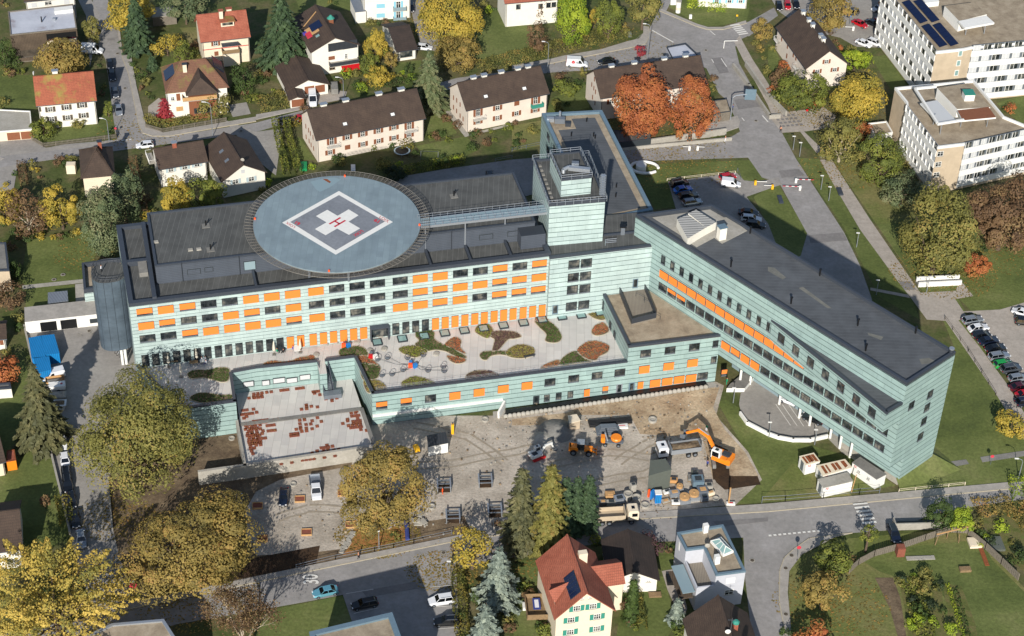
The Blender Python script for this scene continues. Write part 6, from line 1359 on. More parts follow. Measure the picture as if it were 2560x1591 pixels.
cs(3,0,('hatch', 'black', 'black car left of the two by the brown roofed house',105,60,2,10, G2),('hatch', 'red', 'red car between the two black ones behind the brown roof',185,52,2,9, G2),('wagon', 'black', 'black car right of the red one behind the brown roof',262,38,3,9, G2),
   ('suv', 'grey', 'grey people carrier on the office street under the golden tree',785,125,-10,2.5),('hatch', 'white', 'white small car near the top of the office street',1045,82,-10,2),('sedan', 'red', 'dark red car in the barrier car park left of the black one',870,225,10,4.5, G2),('sedan', 'anthracite', 'black saloon between the two red cars in the barrier car park',995,222,10,4.5, G2),('sedan', 'red', 'bright red car against the tall office block',1085,200,10,4.5, G2),
   ('sedan', 'white', 'left one of two white cars below the barrier',905,410,10,4, G2),('wagon', 'white', 'right one of two white cars below the barrier',1015,405,10,4, G2))
G3 = 'cars in the small car park behind the splayed wing'
cs(1,1,('wagon', 'anthracite', 'dark grey car driving on the shaded road behind the hospital',2213,172,2,10))
cs(2,1,('suv', 'black', 'black car at the top of the four by the railing',1585,222,10,-2, G3),('sedan', 'blue', 'bright blue car in the small hospital car park',1615,280,10,-2, G3),('wagon', 'black', 'black car between blue and silver cars',1668,335,10,-1.5, G3),('wagon', 'silver', 'silver estate car lowest of the four by the lawn',1703,398,10,-1.5, G3),
   ('hatch', 'red', 'red car beside the small white van',2040,160,10,-2, G3),('smallvan', 'white', 'small white van next to the red car',2070,225,10,1, G3),('sedan', 'anthracite', 'upper black car of three behind the wing roof',2235,500,10,1, G3),('wagon', 'white', 'white car between two black cars behind the wing roof',2262,555,10,1, G3),('wagon', 'black', 'lower black car of three behind the wing roof',2300,610,10,1, G3))
G4 = 'row of parked cars along the sloping path on the right'
for kind, paint, label, x, y in (('wagon', 'silver', 'silver car first in the long right-hand row',2432,800),('sedan', 'white', 'white car second in the long right-hand row',2446,820),('hatch', 'anthracite', 'dark grey car third in the long right-hand row',2455,838),('sedan', 'navy', 'navy car fourth in the long right-hand row',2471,852),('sedan', 'black', 'black car above the silver estate in the right-hand row',2489,871),('wagon', 'silver', 'silver estate just above the green car',2498,890),('hatch', 'green', 'bright green small car in the right-hand row',2508,910),('suv', 'grey', 'grey car just below the green one',2528,922),('hatch', 'silver', 'pale silver car below the grey one in the row',2545,945),('sedan', 'maroon', 'maroon car at the right edge of the row',2550,967),('sedan', 'red', 'dark red car cut by the right edge',2566,985),('suv', 'navy', 'navy car lowest in the row, cut by the right edge',2566,1005)):
    car(kind, paint, label,(x, y),(10,-1.6), G4)
cs(3,1,('hatch', 'white', 'white car alone at the upper right of the gravel car park',2395,1440,-10,-3))
car('hatch', 'black', 'black car at the right edge of the gravel car park',(2562,805),(10,1))
cs(3,2,('wagon', 'white', 'white car parked in the shade under the splayed wing',215,765,-10,-4),('sedan', 'anthracite', 'dark car parked at the last bay under the splayed wing',425,930,-10,-4))
cs(0,2,('smallvan', 'white', 'white van with coloured stripes beside the blue containers',505,520,-10,2.5),('hatch', 'white', 'white car mostly hidden by the tall spruce',590,1165,1,10),('hatch', 'white', 'white hatchback first below the spruce in the service road',615,1330,1.2,10),('wagon', 'black', 'black car second below the spruce in the service road',628,1470,1.2,10))
cs(0,3,('wagon', 'black', 'black car third below the spruce in the service road',640,70,1.2,10),('hatch', 'black', 'black car fourth below the spruce, with silver trim',675,225,1.3,10),('hatch', 'black', 'black car fifth in the service road beside the hedge',712,410,1.3,10),('sedan', 'silver', 'silver green car partly under the golden tree',768,590,1.3,10),('wagon', 'navy', 'dark navy car in the tree shade on the site',2262,250,-1,-10))
cs(1,3,('sedan', 'navy', 'dark blue saloon parked alone on the gravel site',262,195,-1,10),('sedan', 'lightblue', 'light blue saloon parked at the roadside below the 30 marking',655,1090,-10,2.2),('wagon', 'black', 'black estate parked above the flat gravel roof',1025,1205,-10,2),('suv', 'white', 'white car parked beside the long hedge',1750,1172,-10,1.5),('wagon', 'black', 'black estate beside the hedge at the bottom edge',1805,1370,-10, .5))
cs(3,3,('wagon', 'navy', 'dark blue estate with silver roof rails on the grass verge',1190,540,4,10))
# delivery van with lettering
v=car('van', 'white', 'white delivery van with red cube emblem and dpd lettering on its side', T(2,0,615,605),(10, .6))
def side(root, u, z, w_, h_, mat, name, W_=1.0, s=-1, off=.03):
    m=MB(); m.box((u, s*(W_*.99+off), z),(w_, .02, h_), mat); return m.build(name, root)
side(v,-1.35,1.5, .01, .01, 'red_paint', 'emblem'); e=v.children[-1]
def hexlogo(root, u, z, r, s=-1, y=-.99, tilt=.17):
    m=MB()
    for a0, sh in ((30, 'red_paint'),(150, 'red_marking'),(270, 'red_paint')):
        p=[(u, z),(u+r*math.cos(math.radians(a0)), z+r*math.sin(math.radians(a0))),(u+r*math.cos(math.radians(a0+60)), z+r*math.sin(math.radians(a0+60))),(u+r*math.cos(math.radians(a0+120)), z+r*math.sin(math.radians(a0+120)))]
        c=(sum(q[0] for q in p)/4, sum(q[1] for q in p)/4); p=[(c[0]+(q[0]-c[0])*.92, c[1]+(q[1]-c[1])*.92) for q in p]
        m.add([(q[0], y-.02+max(0, q[1]-1.2)*.11, q[1]) for q in p],[(0,1,2,3)], sh)
    return m.build('emblem', root)
bpy.data.objects.remove(v.children[-1]) if False else None
hexlogo(v,-.95,1.55, .5)
cu=bpy.data.curves.new('lettering', 'FONT'); cu.body = 'dpd'; cu.offset=.01; ob=bpy.data.objects.new('t', cu); me=bpy.data.meshes.new_from_object(ob); m=MB()
m.add([(-.35+c.co.x*.85,-1.02+max(0,1.3+c.co.y*.85-1.2)*.11,1.3+c.co.y*.85) for c in me.vertices],[tuple(p.vertices) for p in me.polygons], 'dark_metal'); bpy.data.objects.remove(ob); m.build('lettering', v)
m=MB(); m.box((-2.72,0,1.35),(.04,1.8,1.7), 'red_paint'); m.build('rear_door', v)
# white crew cab pickup on the site
def frame_at(name, label, cat, px, d, z=.06, group=None):
    p=P(px, z); e=P((px[0]+d[0], px[1]+d[1]), z)-p; r=thing(name, label, cat,(p.x, p.y, z), math.atan2(e.y, e.x), group, local=True); return r
r=frame_at('pickup_truck', 'white crew-cab pickup with open grey load bed parked on the gravel', 'truck', T(1,3,565,140),(1.2,10))
m=MB(); loft(m,[(-.2, .4,1.1, .98),(1.6, .4,1.1, .98),(2.5, .42,1.02, .95),(3.0, .5, .85, .85)], 'car_white'); frus(m,(-.2,1.75, .93,1.08),(-.05,1.2, .78,2.0), 'car_white'); m.build('cab', r)
m=MB(); m.add([(1.78,-.85,1.13),(1.78, .85,1.13),(1.25, .72,1.93),(1.25,-.72,1.93)],[(0,1,2,3)], 'car_glass'); m.build('windscreen', r)
for s in (-1,1): m=MB(); m.add([(1.5, s*.95,1.2),(0, s*.95,1.2),(0, s*.82,1.85),(1.1, s*.82,1.85)],[(0,1,2,3)], 'car_glass'); m.build('side_window', r)
m=MB(); m.box((-1.75,0, .85),(2.9,2.0, .1), 'grey_metal')
for y in (-1,1): m.box((-1.75, y,1.08),(2.9, .06, .4), 'light_metal')
for x in (-3.2,-.32): m.box((x,0,1.08),(.06,2.0, .4), 'light_metal')
m.box((-.38,0,1.5),(.06,1.9, .5), 'dark_metal'); m.build('load_bed', r)
for x in (-2.1,2.1):
    for s in (-1,1): wheel(r, x, s*.9, .36)
for s in (-1,1): m=MB(); m.box((2.92, s*.62, .8),(.14, .3, .18), 'car_lamp'); m.build('headlight', r)
# dump trucks
def dump(name, label, px, d, cabcol='car_white', load=True, L=7.6, mirrored=False, z=.06, bed='light_metal'):
    r=frame_at(name, label, 'dump truck', px, d, z); m=MB()
    m.box((0,0, .85),(L, .9, .3), 'dark_metal'); m.build('chassis', r)
    cx=L/2-1.0; m=MB(); m.box((cx,0,1.95),(2.0,2.4,1.9), cabcol); m.box((cx,0,3.0),(1.7,2.2, .25), cabcol); m.box((cx+.5,0, .9),(1.0,2.3, .5), 'dark_trim'); m.build('cab', r, bevel=.08)
    m=MB(); m.box((cx+1.0,0,2.25),(.06,2.0, .9), 'car_glass'); m.build('windscreen', r)
    for s in (-1,1): m=MB(); m.box((cx+.2, s*1.2,2.3),(1.0, .06, .75), 'car_glass'); m.build('side_window', r)
    m=MB(); m.box((cx,0,3.15),(.6, .7, .06), 'car_glass'); m.build('roof_hatch', r)
    bl=L-2.5; bx=-L/2+bl/2; m=MB(); m.box((bx,0,1.35),(bl,2.5, .12), bed)
    for s in (-1,1): m.box((bx, s*1.22,1.85),(bl, .08,1.0), bed)
    m.box((bx+bl/2,0,2.1),(.1,2.5,1.5), bed); m.box((bx-bl/2,0,1.85),(.1,2.5,1.0), bed)
    m.build('tipper_body', r)
    if load:
        m=MB(); nx, ny=14,7; vs=[]
        for i in range(nx):
            for j in range(ny):
                u, v_=i/(nx-1), j/(ny-1); vs.append((bx-bl/2+.1+u*(bl-.2),-1.15+v_*2.3,1.9+.45*math.sin(math.pi*u)*math.sin(math.pi*v_)+.15*RNG.random()))
        m.add(vs,[(i*ny+j,(i+1)*ny+j,(i+1)*ny+j+1, i*ny+j+1) for i in range(nx-1) for j in range(ny-1)], 'soil'); m.build('soil_load', r)
    for x in (L/2-1.3,-L/2+2.4,-L/2+1.1):
        for s in (-1,1): wheel(r, x, s*1.08, .5, .3)
    return r
dump('dump_truck', 'white tipper truck loaded with brown soil beside the orange excavator', T(2,2,1565,1275),(-10,1.3), L=8.4)
dump('dump_truck', 'cream empty tipper truck on the road in front of the conifers', T(2,3,985,420),(10,-.6), 'warm_wall', False,7.8, z=.1, bed='beige_concrete')
# excavator
def excav(name, label, px, d, boomdir, col='orange_paint', s=1.0, cabm='white_paint', tracks='concrete_dark', arm=None):
    r=frame_at(name, label, 'excavator', px, d); 
    for y in (-1.15,1.15):
        m=MB(); k=10; pr=[]
        for i in range(k): t=math.pi*i/(k-1); pr.append((1.5+.45*math.sin(t), .45-.45*math.cos(t)))
        for i in range(k): t=math.pi*i/(k-1); pr.append((-1.5-.45*math.sin(t), .45+.45*math.cos(t)))
        vs=[(x*s,(y-.28)*s, z*s) for x, z in pr]+[(x*s,(y+.28)*s, z*s) for x, z in pr]; n=len(pr)
        m.add(vs,[(i,(i+1) % n, n+(i+1) % n, n+i) for i in range(n)]+[tuple(range(n)), tuple(reversed(range(n,2*n)))], tracks); m.build('track', r)
    A=Matrix.Rotation(boomdir,4, 'Z') @ Matrix.Scale(s,4)
    m=MB(); m.box((-.5,0,1.5),(3.2,2.5, .9), col); m.box((-1.9,0,1.55),(.7,2.3,1.1), col); m.box((-1.0,-.3,2.05),(1.5,1.2, .3), 'dark_metal'); m.xf(A); m.build('body', r, bevel=.06)
    m=MB(); m.box((.45, .75,2.35),(1.6, .95,1.6), cabm); m.box((.45, .75,3.2),(1.5, .9, .12), cabm); m.box((.4, .75,3.28),(.6, .6, .05), 'car_glass'); m.xf(A); m.build('cab', r, bevel=.04)
    m=MB(); m.box((1.27, .75,2.4),(.05, .8,1.2), 'car_glass'); m.box((.45,1.24,2.5),(1.2, .05,1.0), 'car_glass'); m.box((.45, .26,2.5),(1.2, .05,1.0), 'car_glass'); m.xf(A); m.build('cab_window', r)
    pts=arm or [(1.0,0,1.8),(2.6,0,4.4),(4.6,0,5.0),(6.6,0,3.4)]
    pts=[Vector((p[0],-.2, p[2])) for p in pts]
    m=MB(); m.bar(pts[0], pts[1], .42, .5, col); m.bar(pts[1]-Vector((.15,0, .1)), pts[2]+Vector((.15,0, .05)), .4, .45, col); m.xf(A); m.build('boom', r)
    m=MB(); m.bar(pts[2]-Vector((.4,0,-.3)), pts[3], .32, .4, col); m.tube(pts[1]+Vector((0, .0, .35)), pts[2]+Vector((0,0, .45)), .09, 'light_metal'); m.xf(A); m.build('arm', r)
    m=MB(); e=pts[3]; m.add([(e.x-.1,-.9, e.z+.1),(e.x-.1, .5, e.z+.1),(e.x+.9, .5, e.z-.2),(e.x+.9,-.9, e.z-.2),(e.x+.0,-.9, e.z-.9),(e.x+.0, .5, e.z-.9),(e.x+.8, .5, e.z-1.0),(e.x+.8,-.9, e.z-1.0)],[(0,1,5,4),(4,5,6,7),(0,4,7,3),(1,2,6,5)], 'grey_metal'); m.xf(A); m.build('bucket', r)
    return r
excav('excavator', 'orange tracked excavator with white cab digging beside the loaded tipper truck', T(2,2,1960,1345),(2,10), math.radians(-123), s=1.12)
excav('mini_excavator', 'small white and red excavator parked by the conifer tops', T(2,2,235,1300),(10,-4), .0, 'white_paint', .72, 'white_paint', 'red_paint', arm=[(1.0,0,1.6),(2.4,0,3.4),(4.4,0,3.2),(5.0,0,1.4)])
# wheel loader
r=frame_at('wheel_loader', 'orange wheel loader facing right on the sunny gravel', 'wheel loader', T(2,2,655,1255),(10, .8)); m=MB(); m.box((-1.5,0,1.25),(1.7,1.4, .9), 'orange_paint'); m.box((-2.2,0,1.2),(.5,1.5,1.0), 'orange_paint'); m.build('engine_cover', r, bevel=.08)
m=MB(); m.box((-.2,0,1.9),(1.3,1.3,1.6), 'car_glass'); m.box((-.2,0,2.75),(1.4,1.4, .15), 'light_metal'); [m.bar((-.2+a*.65, b*.65,1.1),(-.2+a*.65, b*.65,2.7), .08, .08, 'dark_trim') for a in (-1,1) for b in (-1,1)]; m.build('cab', r)
m=MB(); m.box((1.3,0,1.1),(1.6,1.1, .7), 'orange_paint'); m.build('front_frame', r, bevel=.06)
m=MB(); [m.bar((1.2, s*.45,1.4),(2.9, s*.45, .6), .16, .25, 'orange_paint') for s in (-1,1)]; m.box((2.9,0, .8),(.15,1.8, .7), 'orange_paint'); m.build('lift_arm', r)
m=MB(); [m.box((3.6, s*.4, .3),(1.3, .12, .06), 'dark_metal') for s in (-1,1)]; m.build('fork', r)
for x in (-1.5,1.4):
    for s in (-1,1): wheel(r, x, s*.85, .6, .4)
r=frame_at('concrete_mixer_trailer', 'orange and grey wheeled mixer trailer next to the stacked beams', 'machine', T(2,2,950,1180),(10, .6)); m=MB(); m.lathe((.6,0,1.1),[(.6,0),(1.0, .4),(1.1, .8),(.95,1.0)], 'orange_paint',14); m.lathe((.6,0,2.02),[(.9,0),(.86, .05)], 'dark_trim',14); m.build('hopper', r)
m=MB(); m.box((-.2,0, .8),(4.4,1.0, .2), 'grey_metal'); m.box((-1.9,0,1.4),(.8,1.2,1.2), 'orange_paint'); m.bar((-1,0,1),(-1.6,0,3.0), .25, .25, 'light_metal'); m.build('frame', r)
for x in (-1.4,1.1):
    for s in (-1,1): wheel(r, x, s*.7, .4, .25)
# trailers in the service road
r=frame_at('trailer', 'open timber-sided trailer behind the white van', 'trailer', T(0,2,525,600),(-10,1.5)); m=MB(); m.box((0,0, .7),(3.6,1.8, .1), 'timber'); [m.box((0, s*.88, .95),(3.6, .05, .5), 'pale_timber') for s in (-1,1)]; [m.box((s*1.78,0, .95),(.05,1.8, .5), 'pale_timber') for s in (-1,1)]; m.box((.3, .2, .95),(2.4, .5, .3), 'concrete_dark'); m.build('bed', r); m=MB(); m.bar((1.8,0, .6),(3.0,0, .5), .1, .1, 'grey_metal'); m.build('drawbar', r)
for s in (-1,1): wheel(r,-.2, s*.95, .33)
r=frame_at('trailer', 'white covered trailer with red mark beside the timber trailer', 'trailer', T(0,2,545,660),(-10,1)); m=MB(); m.box((0,0,1.0),(3.2,1.7, .9), 'white_paint'); m.box((-.9,0,1.47),(.4, .4, .04), 'red_paint'); m.build('body', r, bevel=.05)
for s in (-1,1): wheel(r,-.2, s*.9, .33)
r=frame_at('skip', 'grey skip with rubble below the trailers', 'skip', T(0,2,545,750),(-10, .5)); m=MB(); frus(m,(-1.3,1.3, .8,0),(-1.8,1.8, .95,1.2), 'concrete'); frus(m,(-1.7,1.7, .9,1.1),(-1.0,1.0, .5,1.5), 'gravel'); m.build('body', r)
r=frame_at('skip', 'white skip with a brown heap in it, lowest of the row', 'skip', T(0,2,545,830),(-10, .5)); m=MB(); frus(m,(-1.3,1.3, .8,0),(-1.8,1.8, .95,1.2), 'white_paint'); frus(m,(-1.5, .8, .7,1.1),(-1.0, .3, .3,1.6), 'soil'); m.build('body', r)
r=frame_at('box_trailer', 'grey covered trailer standing by the double garage', 'trailer', T(1,0,742,870),(1,10)); m=MB(); m.box((0,0,1.1),(3.6,1.7,1.5), 'concrete_dark'); m.build('body', r, bevel=.06)
for s in (-1,1): wheel(r,0, s*.9, .33)
# ================================================================ trees, hedges, shrubs
def pxm(px, z=0): return FPX/(P(px, z)-Vector((0,0, CAM_H))).dot(_f)
def tp(label, box, mat, th=2.5, leaf=None, **k):
    l, t, r_, b=box; cx, cy=(l+r_)/2,(t+b)/2; s=pxm((cx, b)); R_=(r_-l)/2/s; dep=math.asin(min(.8, CAM_H/(P((cx, cy))-Vector((0,0, CAM_H))).length))
    ch=((b-t)/s-2*R_*math.sin(dep)*.82)/math.cos(dep)/.92; ch=max(ch, R_*1.05); ch=min(ch, R_*2.8)
    c=P((cx, cy), th+ch/2); h=th+ch; name=k.pop('name', 'tree'); k['dens']=k.get('dens',2.5)*1.6
    lf=leaf or (.36 if R_ > 6 else .29 if R_ > 3 else .24)
    return tree(name, label,(c.x, c.y,0), h, R_*1.04, mat, th, lf, bark=k.pop('bark', 'bark'), **k)
def cp(label, box, mat, leaf=.5, name='conifer', **k):
    l, t, r_, b=box; cx=(l+r_)/2; s=pxm((cx, b)); R_=(r_-l)/2/s; g=P((cx, b)); base=Vector((g.x, g.y+R_*.85,0)); h=hz(base,(cx, t)) ; return conifer(name, label, base, h, R_, mat, leaf=leaf, **k)
def bp(label, box, mat='leaf_brown', **k):
    l, t, r_, b=box; cx=(l+r_)/2; s=pxm((cx, b)); R_=(r_-l)/2/s; g=P((cx, b)); base=Vector((g.x, g.y+R_*.5,0)); h=hz(base,(cx, t+R_*s*.3)); return bare_tree('bare_tree', label, base, h, R_, mat, **k)
BIG=dict(dens=3.0, limbs=9)
tp('huge olive green plane tree in front of the left end of the hospital terrace',(188,905,490,1242), 'leaf_olive',4, .3, name='plane_tree', clumps=130, cl=.22, **BIG)
tp('large brown and gold plane tree above the road left of the parked blue car',(312,1235,630,1486), 'leaf_brown_gold',4, .3, name='plane_tree', clumps=120, cl=.22, **BIG)
tp('brown and gold plane tree standing in the middle of the gravel site',(856,1088,1060,1333), 'leaf_brown_gold',4, .3, name='plane_tree', clumps=90, cl=.24, **BIG)
tp('broad golden yellow larch-like tree filling the bottom left corner',(-60,1322,322,1680), 'leaf_larch',3, .3, name='golden_tree', clumps=190, cl=.15, dens=2.6, limbs=12, spiky=1)
bp('thin brown birch with pale branches at the bottom edge beside the lawn',(500,1440,715,1700), 'leaf_brown', dens=3.2, leaf=.24)
tp('rust and green walnut tree in front of the dark timber house',(80,95,218,192), 'leaf_brown_gold',2)
tp('narrow yellow green tree beside the street near the white minibus',(208,38,250,102), 'leaf_olive',1.5)
tp('yellow green tree behind the tall fir at the top edge',(262,-20,390,62), 'leaf_golden',3)
cp('tall dark green fir beside the street junction, top left',(300,-18,383,148), 'needle_green', .5)
tp('thin yellow apple tree in the garden right of the tall fir',(378,72,455,140), 'leaf_golden',1.5, dens=1.1)
tp('thin green fruit tree below the yellow apple tree',(425,98,485,166), 'leaf_olive_green',1.2, dens=1.3)
cp('small dark cypress in the garden above the villa',(368,138,392,180), 'needle_green', .35, power=.5)
cp('bright crimson cone-shaped shrub beside the white villa wall',(389,241,432,305), 'leaf_red', .3, spray=1.2, power=.6)
tp('small brownish tree in front of the timber bay of the villa',(497,222,577,294), 'leaf_olive',1.5, dens=1.6)
tp('grey green pine at the top edge beside the carport',(412,-25,512,48), 'needle_pine',3)
tp('dark loose shrub tree right of the villa with solar panels',(577,150,640,235), 'leaf_green',1, dens=1.5)
cp('huge dark green fir left of the white chalet',(640,-30,768,190), 'needle_green', .58)
tp('upper yellow green tree right of the chalet',(910,68,968,158), 'leaf_golden',2)
tp('round olive tree at the chalet corner',(898,126,948,190), 'leaf_olive_green',1)
tp('small orange green tree left of the brown cottage',(963,120,993,168), 'leaf_brown_gold',1)
tp('wide yellow green bush tree beside the garden lane',(912,165,984,218), 'leaf_golden', .5)
tp('large golden tree over the driveway at the top edge',(1040,-25,1212,102), 'leaf_golden',3, clumps=60)
tp('golden green tree below the large golden one by the street',(1085,82,1200,182), 'leaf_brown_gold',1.5)
cp('grey green fir between the two long cream houses',(1024,122,1118,292), 'needle_pine', .5)
tp('bright lime green tree on the street bank',(1390,-20,1476,102), 'leaf_bright',2, clumps=50)
tp('slim bright yellow poplar between two green trees',(1472,-12,1500,98), 'leaf_golden',1)
tp('olive green tree right of the yellow poplar',(1490,-10,1558,96), 'leaf_olive_green',1.5)
tp('olive brown tree at the street corner top centre',(1567,-32,1651,62), 'leaf_olive',3)
tp('thin brown tree left of the lime green tree',(1318,45,1368,134), 'leaf_brown',1, dens=1.4)
tp('thin grey birch beside the white villa at the top edge',(1335,-20,1372,50), 'leaf_brown',2, dens=.9)
tp('big orange and rust tree hiding the long house at the junction',(1530,156,1686,340), 'leaf_orange',3, clumps=90, cl=.24, dens=3)
tp('smaller orange tree on the right of the big orange one',(1680,184,1786,342), 'leaf_orange',3, clumps=60, dens=2.6)
tp('small red maple beside the petrol kiosk',(1588,112,1616,144), 'leaf_red', .6)
tp('dark green garden tree between two long cream houses',(1384,190,1448,244), 'leaf_olive_green',1)
tp('rust brown round tree left of the five-chimney house',(1874,42,1936,102), 'leaf_brown_gold', .6)
tp('large golden brown tree behind the five-chimney house',(2010,-30,2134,76), 'leaf_brown_gold',3, clumps=60)
tp('dark red tree against the tall office block',(2198,-25,2234,45), 'leaf_orange',2)
tp('lime yellow tree above the round yellow tree',(2098,120,2180,175), 'leaf_bright',1.5)
tp('big round golden yellow tree beside the office block',(2072,166,2216,314), 'leaf_golden',2.5, clumps=80, cl=.25, dens=3)
tp('big olive green bushy tree in front of the five-chimney house',(1942,178,2070,281), 'leaf_olive_green',1, clumps=70, cl=.25)
tp('brown loose shrub tree left of the olive bushy one',(1921,165,1986,228), 'leaf_brown', .6)
tp('small orange tree at the cream house wall',(1944,150,1976,180), 'leaf_orange', .5)
tp('brown half bare tree between the footpath and the golden tree',(2050,278,2162,412), 'leaf_olive',1.5, dens=1.9, bark='bark_pale')
tp('olive tree at the foot of the lower office block',(2148,328,2264,464), 'leaf_olive_green',1.5, clumps=50)
tp('small orange shrub tree beside the white annexe',(2136,304,2180,352), 'leaf_orange', .5)
tp('spreading grey green pine on the lawn below the office block',(2198,418,2320,522), 'needle_pine',1.5, dens=1.9)
tp('large brown green oak on the lawn right of the footpath',(2264,462,2440,694), 'leaf_olive',3, clumps=110, cl=.23, dens=3)
tp('dark rusty oak cut by the right edge of the lawn',(2424,418,2610,634), 'leaf_brown',3, clumps=100, cl=.23, dens=3)
tp('small red green round tree on the lawn near the concrete bench',(2410,626,2478,700), 'leaf_orange', .6)
tp('small round golden tree beside the path at the right edge',(2490,1020,2570,1098), 'leaf_golden', .8)
tp('dark green tree behind the concrete bay on the roadside',(2318,1238,2384,1328), 'leaf_green',1)
tp('yellow green tree behind the timber swing frame',(2362,1258,2434,1334), 'leaf_bright', .8)
tp('small green tree with a bare stem on the verge beside the dark blue car',(2150,1305,2198,1352), 'leaf_olive_green',4.2, dens=1.8)
tp('olive green tree above the orange one on the road bend',(2032,1355,2136,1434), 'leaf_olive_green',2)
tp('orange and green tree with forked trunk on the road bend',(2006,1415,2116,1522), 'leaf_brown_gold',3)
tp('orange brown tree at the bottom edge beside the bend',(1982,1548,2088,1660), 'leaf_orange',2)
cp('tall olive brown larch, left one of the conifer group',(1250,1168,1345,1402), 'needle_spruce', .4, power=.5, dens=.7)
cp('tall yellow green larch, second of the conifer group',(1318,1160,1420,1410), 'leaf_olive', .4, power=.5, dens=.7)
for i,(b, l) in enumerate((((1378,1190,1436,1374), 'left'),((1410,1188,1462,1355), 'middle'),((1440,1184,1492,1348), 'right'))): cp(l + ' one of three slim green thujas behind the red-roofed house', b, 'needle_green', .4, power=.45, spray=1.3)
cp('silvery blue spruce beside the long hedge at the bottom',(1188,1362,1298,1545), 'needle_blue', .45, open_=.1)
cp('second silvery blue spruce cut by the bottom edge',(1160,1508,1262,1665), 'needle_blue', .45, open_=.1)
tp('thin yellow green tree at the roadside above the blue spruce',(1130,1305,1234,1430), 'leaf_golden',2, dens=1.5)
tp('round red brown bush tree beside the modern cube house',(1584,1330,1664,1390), 'leaf_purple', .5, dens=1.8)
cp('small blue green spruce below the modern cube house',(1670,1492,1711,1566), 'needle_blue', .35)
cp('slim light green conifer in the garden right of the red-roofed house',(1558,1445,1594,1565), 'leaf_green', .32, power=.5)
cp('tall drooping brown green spruce beside the service road',(33,905,168,1145), 'needle_spruce', .6, droop=.42, open_=.08)
tp('orange tree cut by the left edge above the garden hut',(-40,880,50,962), 'leaf_orange',1)
tp('grey brown half bare tree above the left lawn',(8,462,122,590), 'leaf_brown',1.5, dens=1.1, bark='bark_pale')
tp('golden yellow tree above the left lawn',(98,455,202,580), 'leaf_golden',1.5, clumps=45)
tp('olive golden tree at the left edge of the gardens',(-30,460,52,562), 'leaf_golden',1.5)
tp('grey green pine beside the annex roof',(194,455,308,648), 'needle_pine',3, clumps=60, dens=2.6)
tp('brown green pine behind the other, by the cream hipped house',(262,412,352,562), 'needle_pine',3, clumps=50)
tp('bright orange yellow round tree in front of the white house',(398,437,482,546), 'leaf_golden',1, clumps=45)
tp('green round tree right of the orange yellow one',(472,433,563,537), 'leaf_olive_green',1, clumps=45)
tp('small feathery green tree beside the left lawn',(18,632,54,712), 'leaf_green', .5, dens=1.8)
tp('brown bare shrub tree left of the open lawn shelter',(-30,702,62,775), 'leaf_brown', .8, dens=1.2)
tp('tiny grey brown tree beside the wall of the service road',(98,1232,124,1268), 'leaf_brown',1, dens=1.4)
tp('dark bush tree behind the round landing deck',(960,415,1015,450), 'leaf_dark', .4)
tp('green weeping shrub in front of the mossy-roofed house',(75,290,140,350), 'leaf_olive_green', .4)
tp('small olive shrub tree against the white wall of the corner house',(178,295,212,322), 'leaf_olive', .4)
tp('small tree on the verge above the corner street',(258,250,282,292), 'leaf_olive_green', .8)
tp('dark garden tree at the left edge beside the timber house',(-20,92,32,165), 'leaf_green',1)
hedge('hedge', 'left one of two clipped hedge rows beside the lane',[(688,312),(700,370),(718,442)],1.3,2.2, 'leaf_olive_green'); hedge('hedge', 'right one of two clipped hedge rows beside the lane',[(716,312),(728,370),(748,442)],1.3,2.2, 'leaf_olive_green')
hedge('hedge', 'wide brown green hedge bank above the street by the double garage',[(640,268),(720,252)],6,1.2, 'leaf_olive'); hedge('hedge', 'dark hedge between the garden lawn and the street',[(930,222),(1042,203)],1.6,1.5, 'leaf_green')
hedge('hedge', 'long rough brown green hedge along the street verge',[(1190,176),(1285,152),(1395,124),(1500,96),(1560,84)],5,1.3, 'leaf_olive'); hedge('hedge', 'brown hedge behind the picket fence of the white villa',[(364,298),(408,318),(530,292)],1.8,1.4, 'leaf_olive')
hedge('hedge', 'light green clipped hedge row beside the garden lawn with the sandbox',[(1588,1490),(1606,1580)],1.6,1.6, 'leaf_hedge'); hedge('hedge', 'tall long hedge on the right of the bottom car park',[(1141,1412),(1160,1640)],2.2,2.0, 'leaf_hedge')
hedge('hedge', 'left bright box hedge on the grass island',[(1716,12),(1762,16)],3.4,1.5, 'leaf_bright'); hedge('hedge', 'right bright box hedge on the grass island',[(1768,21),(1816,24)],3.4,1.5, 'leaf_bright')
hedge('hedge', 'clipped green hedge at the lane mouth by the right edge',[(2538,1208),(2548,1262)],2.5,2, 'leaf_bright'); hedge('hedge', 'brown clipped hedge beside the left driveway',[(53,414),(62,468)],1.6,1.5, 'leaf_brown')
hedge('hedge', 'tall narrow brown hedge right of the cream hipped house',[(332,408),(362,548)],1.6,2, 'leaf_brown'); hedge('hedge', 'brown hedge round the vegetable garden at the right edge',[(2432,1276),(2530,1266),(2600,1345)],4,1.1, 'leaf_brown_gold')
hedge('hedge', 'dark garden hedge along the shaded road behind the hospital',[(990,436),(1075,420),(1160,404)],2.2,1.5, 'leaf_olive_green'); hedge('hedge', 'low hedge below the red car at the long house',[(722,312),(752,308)],2.4,1.4, 'leaf_hedge')
hedge('hedge', 'green hedge on the left of the bare garden at the bend',[(2120,1420),(2128,1395)],1.5,1, 'leaf_brown')
hedge('hedge', 'clipped golden hedge block beside the trampoline',[(995,370),(1032,366)],3.5,1.8, 'leaf_hedge'); hedge('hedge', 'overgrown hedge along the wall above the service road',[(158,1250),(172,1320)],2.5,1.6, 'leaf_hedge')
